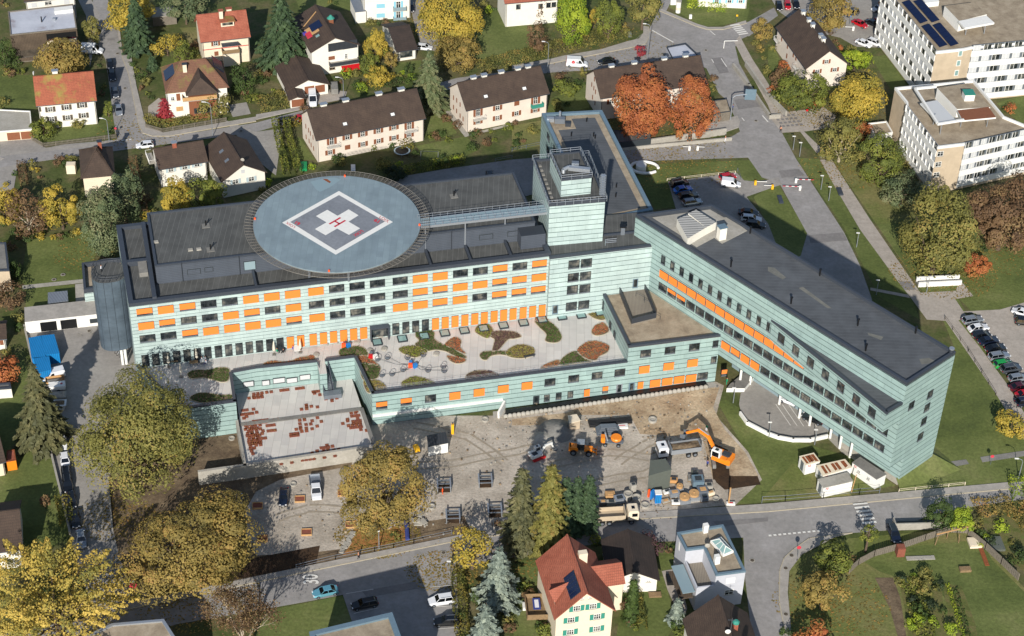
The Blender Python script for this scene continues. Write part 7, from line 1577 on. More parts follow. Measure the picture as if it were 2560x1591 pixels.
SH={'GA': ('low green shrub in the gardens of the row behind the street', 'shrubs in the gardens at the top left'), 'GB': ('small shrub in the garden beds behind the landing deck', 'shrubs behind the landing deck'), 'GC': ('shrub in the planting by the office blocks', 'shrubs by the offices'), 'GD': ('shrub in the gardens at the bottom edge', 'shrubs at the bottom gardens'), 'GE': ('shrub in the vegetable garden', 'shrubs in the vegetable garden'), 'GF': ('shrub in the garden left of the hospital', 'shrubs left of the hospital')}
def sh(g, c, r, mats, *xy):
    for i in range(0, len(xy),2):
        q=P(T(c, r, xy[i], xy[i+1])); s=.7+1.1*RNG.random(); bush('shrub', SH[g][0],(q.x, q.y,0), s, s*(1.0+.5*RNG.random()), mats[i // 2 % len(mats)], group=SH[g][1], leaf=.26)
sh('GA',0,0,['leaf_green', 'leaf_olive', 'leaf_brown', 'leaf_olive_green'],160,620,60,700,100,720,200,700,940,640,980,830,960,900,1290,680,1330,760,1380,800,1340,850,1400,900,1430,940,1880,560,1860,460,1830,500,1950,620,2000,610,2120,620,1450,620,2300,700,2350,800,2300,900,2380,960,1250,620,40,1000,460,1260,540,1200,1040,1260,60,60,20,40)
sh('GA',1,0,['leaf_olive', 'leaf_green', 'leaf_brown', 'leaf_bright'],30,740,60,790,100,730,180,880,210,920,750,750,800,790,850,730,940,720,960,830,980,790,1000,850,1090,245,1160,240,1230,235,1380,700,1350,740,1440,690,1410,755,1470,750,700,30,760,40,1300,560,2200,120,2160,60,2250,100,460,1050)
sh('GB',1,0,['leaf_olive_green', 'leaf_brown', 'leaf_green'],690,1480,760,1460,800,1500,1100,1420,1150,1400,1290,1390,1650,1310,1700,1320,1750,1290,1820,1340,2100,1270,2060,1300,2250,1330,2180,1370,2050,1410,2380,1230,1900,1200,1500,1480,2230,1260,1800,1150)
sh('GB',1,1,['leaf_green', 'leaf_olive', 'leaf_bright'],1250,110,1300,80,1350,60,1400,120,1200,70,1700,50,1760,40,1800,60,1870,30,760,30,800,50,530,80,20,260,60,300,100,240)
sh('GB',2,0,['leaf_olive', 'leaf_brown', 'leaf_green'],420,1010,460,760,640,800,690,720,30,1180,60,1290,200,1250,100,1350,30,1400,1880,870,1900,760,520,1000,440,1050)
sh('GC',3,0,['leaf_olive', 'leaf_brown', 'leaf_orange', 'leaf_green'],300,400,640,420,680,470,740,480,780,500,600,330,20,860,60,900,40,480,330,560,400,1010,280,1040,1190,1300,1240,1360,2280,1060,2240,1040,2380,150,2300,120,900,1230,930,1180)
sh('GC',2,0,['leaf_olive', 'leaf_brown_gold'],2300,440,2340,500,2380,560,2330,380,2400,700,2130,50,2080,60,1060,260,1090,340)
sh('GC',3,1,['leaf_olive', 'leaf_green'],1950,830,2050,860,1800,1100,1650,1080,1300,60,1360,120)
sh('GD',2,3,['leaf_green', 'leaf_olive_green', 'leaf_brown'],60,1090,120,1050,160,1150,260,1440,300,1490,330,1420,1560,1420,1600,1500,1480,720,1520,680,1530,760,1040,1060,1000,1120,1160,1440,1120,1400,820,640,780,620,1100,1250)
sh('GD',1,3,['leaf_green', 'leaf_olive', 'leaf_brown'],2080,1180,2030,1120,1900,700,1950,1330,2380,1380,2400,1450,1300,560,1340,600,2280,480)
sh('GE',3,3,['leaf_green', 'leaf_bright', 'leaf_olive', 'leaf_dark'],2000,560,2060,600,2300,640,2350,740,2390,820,2200,500,1960,480,2120,640,2280,840,1380,970,1420,1050,1360,1180,1430,1300,1380,1420,1500,1100,1540,1240,1470,1380,1560,1400,1480,960,1600,1050,1650,1300,1720,1480,1250,1010,1260,990,180,1500,1990,660)
sh('GF',0,1,['leaf_brown', 'leaf_green', 'leaf_olive', 'leaf_golden'],200,740,280,760,340,700,380,740,180,660,150,700,260,690,500,750,560,740,620,730,700,720,740,700,560,40,620,60,660,30,330,120,380,180,150,150,300,60,60,250,1380,400,1420,480,1450,520,1390,540,1330,300,2300,240,2380,260,2250,300,2420,230,40,620,100,600,60,820,100,850,420,690)
sh('GF',0,2,['leaf_green', 'leaf_olive'],150,60,180,20,190,100,60,320,110,560)
hedge('lettuce_row', 'left bright green row of lettuces in the bottom right garden', T(3,3,1690,1015,1740,1180,1790,1330,1850,1560), .6, .35, 'leaf_bright', .22, cat='vegetable row')
hedge('lettuce_row', 'right bluish row of cabbages in the bottom right garden', T(3,3,1770,1060,1800,1200,1840,1330,1890,1520), .8, .4, 'leaf_green', .26, cat='vegetable row')
hedge('weed_strip', 'wide strip of tall olive weeds in the bottom right garden', T(3,3,1330,970,1400,1200,1460,1400,1500,1600),3.2, .5, 'leaf_olive_green', .32, cat='weeds')
# ================================================================ people, terrace, building site, street furniture
def person(label, px, z=.1, az=0.0, top='cloth_white', legs='cloth_blue', pose='walk', hold=None):
    b=P(px, z); root=thing('person', label, 'person', b, az, local=True); k=.9 if pose != 'sit' else .9; sit=pose == 'sit'
    hip=.92 if not sit else .5; kn=.48; v=[]; e=[]; r=[]
    def add(p, rad, par=None): v.append(p); r.append(rad); (par is not None) and e.append((par, len(v)-1)); return len(v)-1
    pv=add((0,0, hip), .15); ch=add((.02,0, hip+.32), .17, pv); sh_=add((.02,0, hip+.5), .15, ch); nk=add((.03,0, hip+.6), .06, sh_); hd=add((.05,0, hip+.72), .10, nk); add((.05,0, hip+.80), .085, hd)
    for s in (-1,1):
        a=add((.02, s*.2, hip+.47), .07, sh_); b_=add((.06*s if pose == 'walk' else .1, s*.25, hip+.2), .05, a); c=add((.2 if sit or hold else .14*s, s*.22, hip+(.12 if sit or hold else -.02)), .035, b_)
        add((c and (.27 if sit or hold else .17*s), s*.21, hip+(.1 if sit or hold else -.12)), .03, c)
        h_=add((0, s*.09, hip-.05), .10, pv)
        if sit: q=add((.42, s*.1, hip-.02), .075, h_); f=add((.44, s*.1, .08), .05, q); add((.58, s*.1, .05), .04, f)
        else: st=.16*s if pose == 'walk' else 0; q=add((st*.6+.04, s*.1, kn), .07, h_); f=add((st, s*.1, .08), .05, q); add((st+.14, s*.1, .04), .04, f)
    me=bpy.data.meshes.new('body'); me.from_pydata(v, e,[]); ob=bpy.data.objects.new('body', me); sc.collection.objects.link(ob); ob.parent=root
    m=ob.modifiers.new('skin', 'SKIN'); ob.modifiers.new('sub', 'SUBSURF').levels=1; ob.modifiers['sub'].render_levels=1
    for i, sv in enumerate(me.skin_vertices[0].data): sv.radius=(r[i], r[i]); sv.use_root=i == 0
    mt, n, bs=new_mat('clothing_%s_%s' % (top, legs)) if 'clothing_%s_%s' % (top, legs) not in MATS else (MATS['clothing_%s_%s' % (top, legs)], None, None)
    if n:
        z_=sep(n, coord(n))[2]; c1=mixc(n, math_(n, 'GREATER_THAN', z_, hip-.02), MATS[legs].node_tree.nodes['Principled BSDF'].inputs[0].default_value[:], MATS[top].node_tree.nodes['Principled BSDF'].inputs[0].default_value[:])
        c2=mixc(n, math_(n, 'GREATER_THAN', z_, hip+.56), c1, rgb('b98468')); n.links.new(c2, bs.inputs[0])
    me.materials.append(mt); m_=MB(); m_.sphere((.03,0, hip+.81), .105, 'hair',8,(1.05, .95, .8)); m_.build('hair', root); return root
# ---- terrace
sk0=None
for (c, r, x, y) in ((1,2,1145,218),(1,2,1382,185),(1,2,1590,160),(1,2,1783,132),(1,2,1968,108),(1,2,2150,87),(1,2,2337,60),(2,2,108,35),(2,2,285,5),(2,1,470,1490),(2,1,652,1475),(2,1,830,1450)):
    q=P(T(c, r, x, y), TZ)
    if sk0 is None:
        sk0=thing('skylight', 'flat square roof light in the row along the roof terrace', 'skylight', q, ward.rz, 'roof lights in a row on the terrace', local=True)
        m=MB(); m.box((0,0, .14),(1.9,1.9, .28), 'dark_trim'); m.build('kerb_frame', sk0); m=MB(); m.box((0,0, .3),(1.5,1.5, .05), 'skylight_glass'); m.build('pane', sk0)
    else: dup(sk0, q, ward.rz)
d0=None
for x, y in ((660,228),(755,213),(557,210),(950,188),(1178,157),(1212,280),(1075,298),(568,337),(1703,328),(650,250),(505,224),(770,235),(957,210),(1182,182),(1212,303),(535,330),(1725,348)):
    q=P(T(1,2, x, y), TZ); big=d0 is None or y in (228,213,210,188,157,280,298,337,328)
    if d0 is None: m=MB(); m.lathe((0,0,0),[(.6,0),(.6, .34),(.52, .34),(.5, .38)], 'concrete',18); d0=m.build('concrete_stool', label='grey round concrete seat on the pale terrace paving', cat='seat', group='round concrete seats on the terrace'); d0.location=q
    elif big: o=d0.copy(); sc.collection.objects.link(o); o.location=q
FBG=[('dark green and rust bed curving beside the skylight, central',(1,2),(1510,110,1560,90,1640,90,1690,130,1690,180,1760,230,1850,270,1990,350,1950,370,1860,340,1790,305,1700,290,1600,300,1500,240,1535,200,1505,160),['leaf_green']),
 ('pale green pointed bed left of the central one',(1,2),(1350,270,1420,250,1520,250,1620,290,1590,330,1500,362,1400,330,1355,300),['leaf_olive_green']),
 ('rust red bed joined to the right of the central one',(1,2),(1780,235,1860,170,1920,175,1945,210,1935,260,1985,330,1850,275),['leaf_sedum_red']),
 ('rust red lobe at the lower end of the central bed',(1,2),(1800,340,1870,345,1985,375,1960,410,1890,418,1830,390),['leaf_sedum_red']),
 ('green and dark bed at the corner above the outside stair',(1,2),(780,300,830,265,930,250,1010,260,1050,300,1060,340,960,345,900,345,800,350),['leaf_green']),
 ('red brown strip bed running down from the corner bed',(1,2),(950,350,1050,345,1160,430,1100,430,990,410),['leaf_sedum_red']),
 ('bright green square bed on the inner corner edge',(1,2),(985,425,1120,420,1178,450,1170,510,1140,560,1010,570),['leaf_green']),
 ('dry grass bed at the lower inner corner',(1,2),(1015,575,1140,570,1200,600,1240,660,1150,685,1050,690),['leaf_olive']),
 ('long thin rust bed above the glazed wall',(1,2),(60,430,130,390,300,395,420,355,540,340,560,370,540,390,200,425),['leaf_sedum_red']),
 ('grey green bed at the front parapet',(1,2),(1370,600,1420,560,1500,535,1600,555,1700,600,1600,625,1400,645),['leaf_olive_green']),
 ('dark purple and green bed at the parapet',(1,2),(1975,560,2000,510,2090,480,2200,485,2300,520,2200,540,2050,560),['leaf_purple']),
 ('pale green round bed holding a skylight',(1,2),(2065,110,2090,60,2160,35,2220,60,2245,110,2220,160,2180,180,2110,150),['leaf_olive_green']),
 ('dark purple cross shaped bed',(1,2),(2230,120,2300,105,2419,110,2480,130,2510,165,2440,185,2390,190,2340,240,2320,265,2280,300,2230,300,2240,240,2250,190,2215,165),['leaf_purple']),
 ('green lobe at the lower left of the purple bed',(1,2),(2110,330,2160,300,2300,295,2400,300,2410,345,2300,335,2220,350,2180,385,2130,375),['leaf_green']),
 ('olive oval bed right of the purple bed',(2,2),(-60,300,20,245,120,235,200,265,220,310,180,350,90,370,0,362,-50,340),['leaf_olive']),
 ('long bright green bed with white flowers',(2,2),(210,20,250,0,340,10,410,60,450,110,475,170,440,215,370,222,310,200,320,140,260,80),['leaf_green']),
 ('rust red bed with a green centre by the low block',(2,2),(750,100,790,50,870,30,920,100,880,140,800,155,755,135),['leaf_sedum_red']),
 ('small olive bed at the foot of the stair block wall',(2,1),(700,1440,760,1415,850,1420,900,1480,860,1520,770,1500),['leaf_olive']),
 ('large rust red bed on the right of the terrace',(2,2),(610,300,680,225,780,200,880,225,925,260,900,315,830,350,790,390,700,370),['leaf_sedum_red']),
 ('dark green bed with white flowers below the red one',(2,2),(450,390,530,320,610,300,690,370,760,400,600,420,460,440),['leaf_green']),
 ('rust strip bed at the front parapet right',(2,2),(265,465,340,410,440,380,450,435),['leaf_sedum_red']),
 ('small green red bed beside the terrace door',(2,1),(215,1500,240,1460,300,1445,345,1490,330,1530,230,1530),['leaf_sedum_red']),
 ('dark shrubby bed above the plane tree',(0,2),(1770,510,1850,475,1960,475,2080,450,2170,470,2165,570,2100,595,2000,570,1920,555,1800,560),['leaf_green']),
 ('dark bed at the lower left parapet corner',(0,2),(1790,750,1850,700,1950,690,2080,710,2195,710,2200,745,2060,775,1900,790),['leaf_green'])]
for lb,(c, r), xy, mats in FBG: bed('flower_bed', lb, T(c, r, *xy), TZ,[(mats[0], None)], group='planted beds on the terrace')
def trays(lb, c, r, rows):
    "cluster of square sedum trays laid between the slabs"
    p0=P(T(c, r, rows[0][0], rows[0][2]), DZ); root=None; m=MB(); C=[]
    for x0, x1, y in rows:
        a, b=P(T(c, r, x0, y), DZ), P(T(c, r, x1, y-(x1-x0)*.12), DZ); L_=(b-a).length; k=max(1, int(L_/.62))
        for i in range(k): q=a.lerp(b,(i+.5)/k); m.box((q.x, q.y, DZ+.05),(.63, .74, .1), 'leaf_soil_tray', rz=ward.rz); C.append(q)
    root=thing('sedum_trays', lb, 'planting', p0, group='red sedum trays on the lower roof decks'); m.build('tray', root); C=np.array([tuple(q) for q in C]); n=len(C)*9; i=RNG.integers(0, len(C), n)
    cards('planting', C[i]+np.stack([RNG.uniform(-.24, .24, n), RNG.uniform(-.26, .26, n), RNG.uniform(.1, .18, n)],1), unit(n)*.4+[0,0,1], .2, 'leaf_sedum_red', RNG.random(n), root)
simple('leaf_soil_tray', '7c4635', .9, var=.15)
trays('rust trays along the left edge of the lower deck',1,2,[(-40,120,965),(150,225,950),(-40,110,985),(-30,60,1005),(90,185,1005),(-20,40,1030),(40,90,1055),(100,195,1055),(-10,80,1085),(-20,50,1100),(0,105,1130),(-10,60,1160),(-20,65,1190),(-60,60,1045),(-60,30,1070),(-50,40,1120),(-50,30,1145),(-50,50,1175)]); trays('rust trays in the left corner of the lower deck',0,2,[(2300,2419,985),(2300,2419,1003),(2310,2400,1022),(2300,2419,1040),(2320,2380,1060),(2320,2400,1080),(2320,2419,1100),(2330,2380,1120),(2330,2419,1140),(2335,2400,1160),(2340,2419,1180),(2345,2390,1200),(2350,2419,1220),(2355,2400,1245),(2360,2419,1270)])
trays('rust trays in the middle of the lower deck',1,2,[(680,720,885),(430,500,915),(540,670,905),(430,480,935),(560,600,930),(390,480,955),(500,560,960),(600,635,965),(395,435,988),(450,540,995),(555,600,1010),(400,440,1020),(360,440,1040),(450,500,1030),(510,550,1035),(410,500,1060),(315,410,1085),(315,410,1102)])
trays('rust triangle of trays at the right edge of the lower deck',1,2,[(920,960,850),(880,960,885),(925,975,870),(890,985,915),(935,985,935),(845,885,945),(845,885,960),(900,1000,965),(800,840,985),(905,1000,985),(855,1005,1005),(880,1010,1025),(970,1010,1042),(1025,1065,1050)])
trays('rust trays along the front edge of the lower deck',1,2,[(650,690,1190),(600,700,1215),(700,745,1200),(555,600,1245),(620,700,1240),(715,805,1235),(510,555,1265),(610,650,1260),(570,650,1285),(665,865,1262),(410,460,1295),(365,510,1312),(420,565,1330),(620,670,1305),(720,770,1290),(260,310,1335),(315,360,1352),(215,260,1365)])
trays('rust trays at the left of the upper deck',1,2,[(-40,75,705),(-40,70,725),(80,165,690),(-30,75,742)]); trays('rust trays below the screened windows',1,2,[(220,315,672),(368,460,655)]); trays('rust trays beside the stair base',1,2,[(525,620,685),(525,580,700),(585,620,712),(640,680,752),(695,785,750),(695,740,770)])
trays('rust trays on the upper deck near the joint',1,2,[(455,495,810),(455,545,828),(560,600,828),(410,450,850),(460,495,845)]); trays('rust trays at the far left of the upper deck',0,2,[(2280,2350,860),(2270,2400,900),(2300,2360,920),(2370,2419,850),(2280,2330,935),(2400,2450,880),(2330,2419,745)])
# parasols, tables, people
for c, r, x, y, lb in ((0,2,1597,450, 'folded cream parasol nearest the plane tree'),(0,2,1862,400, 'folded cream parasol by the seated group'),(0,2,1712,540, 'folded cream parasol between two tables'),(1,2,172,330, 'folded cream parasol left of the white table'),(1,2,420,310, 'folded cream parasol right of the white table')):
    q=P(T(c, r, x, y), TZ); o=thing('parasol', lb, 'parasol', q); m=MB(); m.tube(q, q+Vector((0,0,3.4)), .04, 'timber', n=6); m.build('pole', o); m=MB(); m.lathe((q.x, q.y, q.z+1.0),[(.14,0),(.3, .3),(.2,1.4),(.05,2.4)], 'parasol_cloth',8); m.build('canopy', o); m=MB(); m.box(q+Vector((0,0, .06)),(.7, .7, .12), 'concrete_dark'); m.build('base', o)
def table(lb, px, z, w_=1.6, d_=.9, mat='timber', h_=.74):
    q=P(px, z); o=thing('table', lb, 'table', q, ward.rz, local=True); m=MB(); m.box((0,0, h_),(w_, d_, .06), mat); m.build('tabletop', o)
    for a in (-1,1):
        for b in (-1,1): m=MB(); m.tube((a*w_*.42, b*d_*.4,0),(a*w_*.42, b*d_*.4, h_), .03, 'grey_metal', n=4); m.build('leg', o)
table('grey table under the first folded parasol', T(0,2,1640,412), TZ); table('brown table beside the seated staff', T(0,2,1832,425), TZ); table('white table with seated people in purple', T(1,2,385,290), TZ,1.2,2.2, 'white_paint'); table('dark table with green chair on the terrace', T(1,2,240,305), TZ,1.6,1.0, 'dark_trim'); table('round-looking small white table among the staff', T(0,2,1918,412), TZ,1.0,1.0, 'white_paint')
for lb, px, az, a, b, ps in (('person in white sitting at the left of the staff table', T(0,2,1908,395),0, 'cloth_white', 'cloth_white', 'sit'),('person in white sitting behind the staff table', T(0,2,1945,390),3.6, 'cloth_white', 'cloth_blue', 'sit'),('person in pale blue sitting in front of the staff table', T(0,2,1950,425),2.8, 'cloth_white', 'cloth_purple', 'sit'),('person in purple on the left side of the white table', T(1,2,348,290),0, 'cloth_purple', 'cloth_blue', 'sit'),('person in purple on the right side of the white table', T(1,2,412,270),3.1, 'cloth_purple', 'cloth_black', 'sit'),('person in green sitting at the dark table', T(1,2,198,315), .3, 'cloth_green', 'cloth_black', 'sit'),('person in black sitting across the dark table', T(1,2,262,322),2.8, 'cloth_black', 'cloth_black', 'sit')): person(lb, px, TZ, az, a, b, ps)
person('dark clothed person walking along the row of orange doors', T(2,1,167,1470), TZ,1, 'cloth_purple', 'cloth_black')
person('person in white on the roof of the round stair tower', T(0,1,960,1060), ST,0, 'cloth_white', 'cloth_black', 'stand')
person('person in black walking on the pavement beside the road fence', T(1,3,968,780), .19, .2, 'cloth_black', 'cloth_black'); person('worker in orange standing at the raised manhole frame', T(1,3,1762,170), .06,0, 'cloth_orange', 'cloth_orange', 'stand'); person('person in green clothes at the hospital side entrance', T(2,2,2028,610),1.0,3, 'cloth_green', 'cloth_green', 'stand'); person('person in white walking along the low wall', T(2,0,2015,1340), .1,3, 'cloth_white', 'cloth_white'); person('worker in blue beside the excavator tracks', T(2,2,1843,1390), .06,1, 'cloth_blue', 'cloth_black', 'stand')
person('worker in green vest in the clay pit', T(2,2,1835,1050), .06,1, 'cloth_green', 'cloth_white', 'stand'); person('person in blue by the large sign', T(2,0,2083,1045), .19,0, 'cloth_blue', 'cloth_black', 'stand'); person('person with dark clothes by the plaza bench', T(3,0,118,1255), .1,2, 'cloth_black', 'cloth_black')
def net(lb, px, cols, r=1.1): # playground piece
    q=P(px, TZ); o=thing('play_equipment', lb, 'play equipment', q); m=MB()
    for i, c in enumerate(cols): m.box(q+Vector(((i % 2)*.9-.4,(i // 2)*.7-.3, .45)),(.8, .6, .9), c, rz=i*.7)
    m.build('block', o); m=MB(); m.tube(q, q+Vector((0,0,1.6)), .07, 'dark_metal'); m.build('post', o)
net('red and blue play box in the middle of the net', T(1,2,1480,440),['cloth_orange', 'blue_paint', 'blue_paint']); net('red and blue play box by the corner bed', T(1,2,850,250),['cloth_orange', 'blue_paint']); net('red and white play box by the rust strip', T(1,2,1105,355),['red_paint', 'white_paint', 'grey_metal'])
hub=P(T(1,2,1495,430), TZ+.5)
for i,(x, y) in enumerate(((1190,540),(1285,530),(1242,375),(1390,490),(1580,350),(1625,495),(1778,500),(1150,390),(1430,375),(1770,460))):
    q=P(T(1,2, x, y), TZ); o=thing('swivel_seat', 'ring-framed seat tied to the red and blue box, %s' % ('front row left', 'front row second', 'back row', 'small square one', 'beside the pale green bed', 'in front right', 'far right lower', 'leftmost by the rust strip', 'behind the box', 'far right upper')[i], 'seat', q)
    m=MB(); pts=[q+Vector((.55*math.cos(a*.63), .15*math.sin(a*.63), .6+.55*math.sin(a*.63))) for a in range(11)]; m.path(pts, .05, 'dark_metal', n=5); m.build('ring_frame', o); m=MB(); m.box(q+Vector((0,0, .35)),(.8, .5, .08), 'grey_metal'); m.build('seat', o)
    m=MB(); md=q.lerp(hub, .5)-Vector((0,0, .25)); m.path([q+Vector((0,0, .5)), md, hub], .03, 'dark_trim', n=4); m.build('cable', o)
# ---- building site
def site(name, lb, cat, px, parts, az=0, z=.06, grp_=None):
    q=P(px, z); o=thing(name, lb, cat, q, az, grp_, local=True)
    for nm, f in parts: m=MB(); f(m); m.build(nm, o)
    return o
B=lambda c, d, mt, rz=0: (lambda m: m.box(c, d, mt, rz=rz))
def cabin(lb, roofpx, z, wall, roof, ribs=None, name='site_cabin', txt=None, win=0, grp_=None):
    p=[V2(P(q, z)) for q in roofpx]; o=thing(name, lb, 'cabin',(p[3].x, p[3].y, .05), group=grp_); m=MB(); m.prism(p, .1, z-.12, wall); m.build('body', o); m=MB(); m.prism(inset(p,-.06), z-.14, z, roof); m.build('roof', o)
    f=Face(p[3], p[2])
    if ribs:
        m=MB(); q=[Vector((*v, z+.01)) for v in p]
        for a in ribs: w_=.35+.5*RNG.random(); u0=q[0].lerp(q[1], a); v0=q[3].lerp(q[2], a); d=(q[1]-q[0]).normalized()*w_; m.add([u0.lerp(v0, .12), u0.lerp(v0, .12)+d, u0.lerp(v0, .7+.25*RNG.random())+d, u0.lerp(v0, .9)],[(0,1,2,3)], 'rust')
        m.build('rust_stain', o)
    if txt: letter_(o, txt, f, z)
    for u in range(win): hwin(f,(f.L*(.3+.4*u), z-1.1), .7, .7, o, nom=True)
    m=MB(); f2=Face(p[0], p[3]); f2.box(m, f2.L/2, z/2,1.0, z-.5, .06, .04, 'grey_metal'); m.build('door', o); return o
def letter_(o, s, f, z):
    cu=bpy.data.curves.new('l', 'FONT'); cu.body=s; cu.offset=.03; ob=bpy.data.objects.new('l', cu); me=bpy.data.meshes.new_from_object(ob); m=MB()
    m.add([f.pt(.45+c.co.x*.6, z-.75+c.co.y*.6, .03) for c in me.vertices],[tuple(p.vertices) for p in me.polygons], 'red_paint'); bpy.data.objects.remove(ob); m.build('lettering', o)
QC=lambda *xy: [(1980+xy[i]/7.56,1110+xy[i+1]/7.56) for i in range(0, len(xy),2)]
cabin('small rusty-roofed white site container farthest left', QC(145,235,410,170,528,325,265,395),2.7, 'white_paint', 'warm_wall',[.08, .3, .5, .72], 'site_container', 'FZ')
cabin('long rusty-roofed white site container in the middle', QC(470,410,1000,290,1130,440,590,600),2.7, 'white_paint', 'warm_wall',[.1, .25, .45, .58, .8], 'site_container', 'FZ')
cabin('white site container with pale dusty roof at the road fence', QC(490,670,1045,540,1150,700,600,825),2.7, 'white_paint', 'concrete', None, 'site_container', 'FZ'); cabin('white site cabin with dark roof and two windows beside the wing pillars', QC(1290,250,1780,570,1600,665,1145,350),2.7, 'white_paint', 'concrete_dark', None, 'site_cabin', 'FZ',2)
QS=lambda x, y: (1480+x/6.0475,1100+y/6.0475)
cabin('blue steel container farthest left beside the service road wall',[T(0,2, *q) for q in ((272,172),(385,150),(428,345),(300,365))],2.6, 'blue_sheet', 'blue_sheet', None, 'blue_container'); cabin('blue steel container with ladder on its roof',[T(0,2, *q) for q in ((388,150),(510,138),(560,315),(432,330))],2.6, 'blue_sheet', 'blue_sheet', None, 'blue_container'); cabin('blue steel container in front of the white van',[T(0,2, *q) for q in ((318,360),(462,345),(482,470),(350,500))],2.6, 'blue_sheet', 'blue_sheet', None, 'blue_container')
cabin('grey steel storage shed with ribbed roof and white front on the gravel',[T(1,2, *q) for q in ((1618,1095),(1790,1060),(1815,1160),(1630,1195))],2.6, 'white_paint', 'corrugated_dark', None, 'storage_shed'); cabin('tall grey green tarpaulin tent beside the loaded truck',[QS(885,315), QS(1110,290), QS(1200,445), QS(860,540)],5.0, 'tarp', 'tarp', None, 'tarpaulin_tent')
cabin('pale box with black front at the edge of the clay pit',[T(2,2, *q) for q in ((530,905),(610,893),(645,950),(545,975))],2.2, 'beige_concrete', 'warm_wall', None, 'material_box'); cabin('garden shelter with ribbed grey roof on the small lawn',[T(0,1, *q) for q in ((455,1255),(635,1238),(640,1330),(455,1355))],2.2, 'concrete', 'corrugated', None, 'garden_shelter')
site('dark_pipe_stack', 'long stack of black pipes behind the mixer trailer', 'pipes', T(2,2,925,975),[('pipe',(lambda i: lambda m: m.tube((-4.2,-.8+(i % 5)*.4, .25+(i // 5)*.36),(4.2,-.8+(i % 5)*.4, .25+(i // 5)*.36), .19, 'black'))(i)) for i in range(9)], .2)
site('beam_stack', 'stack of grey steel sheets beside the pipes', 'building material', T(2,2,905,1060),[('sheet',(lambda i: B((0,0, .3+i*.3),(4.6-i*.4,2.4-i*.3, .22), 'grey_metal'))(i)) for i in range(5)], .12); site('pallet', 'white and red marked pallet right of the steel sheets', 'pallet', T(2,2,1040,1010),[('board', B((0,0, .2),(2.2,1.4, .3), 'white_paint')),('mark', B((0,0, .36),(1.2, .2, .02), 'red_paint'))], .1)
site('rubble_pile', 'dark grey gravel heap near the white excavator', 'gravel heap', T(2,2,420,1050),[('heap', lambda m: m.lathe((0,0,0),[(3.6,0),(2.6, .5),(1.4,1.0),(.4,1.3)], 'concrete_dark',14))]); site('rubble_pile', 'pale gravel heap with grey blocks in the shade', 'gravel heap', T(2,2,290,1130),[('heap', lambda m: m.lathe((0,0,0),[(2.4,0),(1.6, .5),(.5, .8)], 'concrete',12))])
tl_=site('portable_toilet', 'bright blue portable toilet with white roof', 'toilet', QS(990,930),[('cabin_body', B((0,0,1.1),(1.15,1.15,2.2), 'blue_paint')),('roof', B((0,0,2.28),(1.25,1.25, .16), 'white_paint')),('door', B((0,-.6,1.1),(.8, .05,1.9), 'blue_sheet'))], .1); site('portable_toilet', 'blue portable toilet door panel leaning beside the toilet', 'panel', QS(905,885),[('panel', B((0,0,1.0),(.9, .35,2.0), 'blue_paint', .9)),('rim', B((-.6, .4, .9),(.35, .3,1.8), 'cloth_orange', .9))])
for x, y, d, lb in ((1392,930,1.0, 'orange topped cable drum on a grey crate, left'),(1535,880,1.0, 'orange topped cable drum on a grey crate, right'),(1318,770, .65, 'small rusty cable drum behind the grey crates')):
    site('cable_drum', lb, 'cable drum', QS(x, y),[('crate', B((0,0, .45),(2.1*d,1.8*d, .9), 'light_metal')),('drum',(lambda d: lambda m: m.lathe((0,0, .92),[(.95*d,0),(.95*d, .5),(.2, .5),(.18, .65)], 'pale_timber',20))(d))], .15)
for i,(x, y, a, b, h_, mt, lb) in enumerate(((270,860,1.9,1.5, .6, 'pale_timber', 'timber crate of red fittings'),(410,940,2.0,1.6,1.0, 'light_metal', 'grey wire crate beside the concrete rings'),(285,990,1.8,1.0, .8, 'concrete', 'pale slab pallet next to the tipper truck'),(160,980,1.3,1.0, .7, 'concrete_dark', 'grey slab pallet half hidden by the tree'),(610,800,1.1,1.0,2.0, 'concrete', 'tall pale block stack'),(1130,810,1.5, .9, .5, 'white_paint', 'white wrapped bundle at the foot of the tent'),(1240,850,2.0,1.3, .9, 'light_metal', 'grey open boxes left of the cable drums'),(1262,970,1.6, .9, .5, 'white_paint', 'white open boxes by the fence'),(1590,690,2.2,2.2,1.6, 'parapet_blue', 'large blue grey wrapped pallet'),(1665,820,2.0,1.8,1.1, 'grey_metal', 'blue grey covered crate behind the right cable drum'),(1690,910,1.6,1.3, .8, 'grey_metal', 'grey crate in the shadow edge'),(1760,740,1.5,1.2, .9, 'concrete', 'pallet of pale stone'),(1790,840,1.4, .8, .7, 'warm_wall', 'pallet of red and white sacks'),(1520,600,1.9,1.5, .5, 'concrete_dark', 'low grey green crate near the dark heap'),(1230,640,1.6,1.0, .6, 'cardboard', 'orange brown boards beside the tent'),(1110,940,1.6,1.0, .25, 'concrete', 'flat pale pallet right of the toilet'),(1545,545,1.3,1.0, .8, 'tarp', 'dark tarpaulin bundle above the rusty drum'))):
    site('material_pallet', lb, 'pallet', QS(x, y),[('pallet_base', B((0,0, .1),(a, b, .16), 'timber')),('load', B((0,0, .2+h_/2),(a*.95, b*.95, h_), mt)),('top', B((.05,0, .25+h_),(a*.55, b*.5, .12), 'dark_trim' if i % 3 else 'pale_timber'))], .15+RNG.normal()*.12)
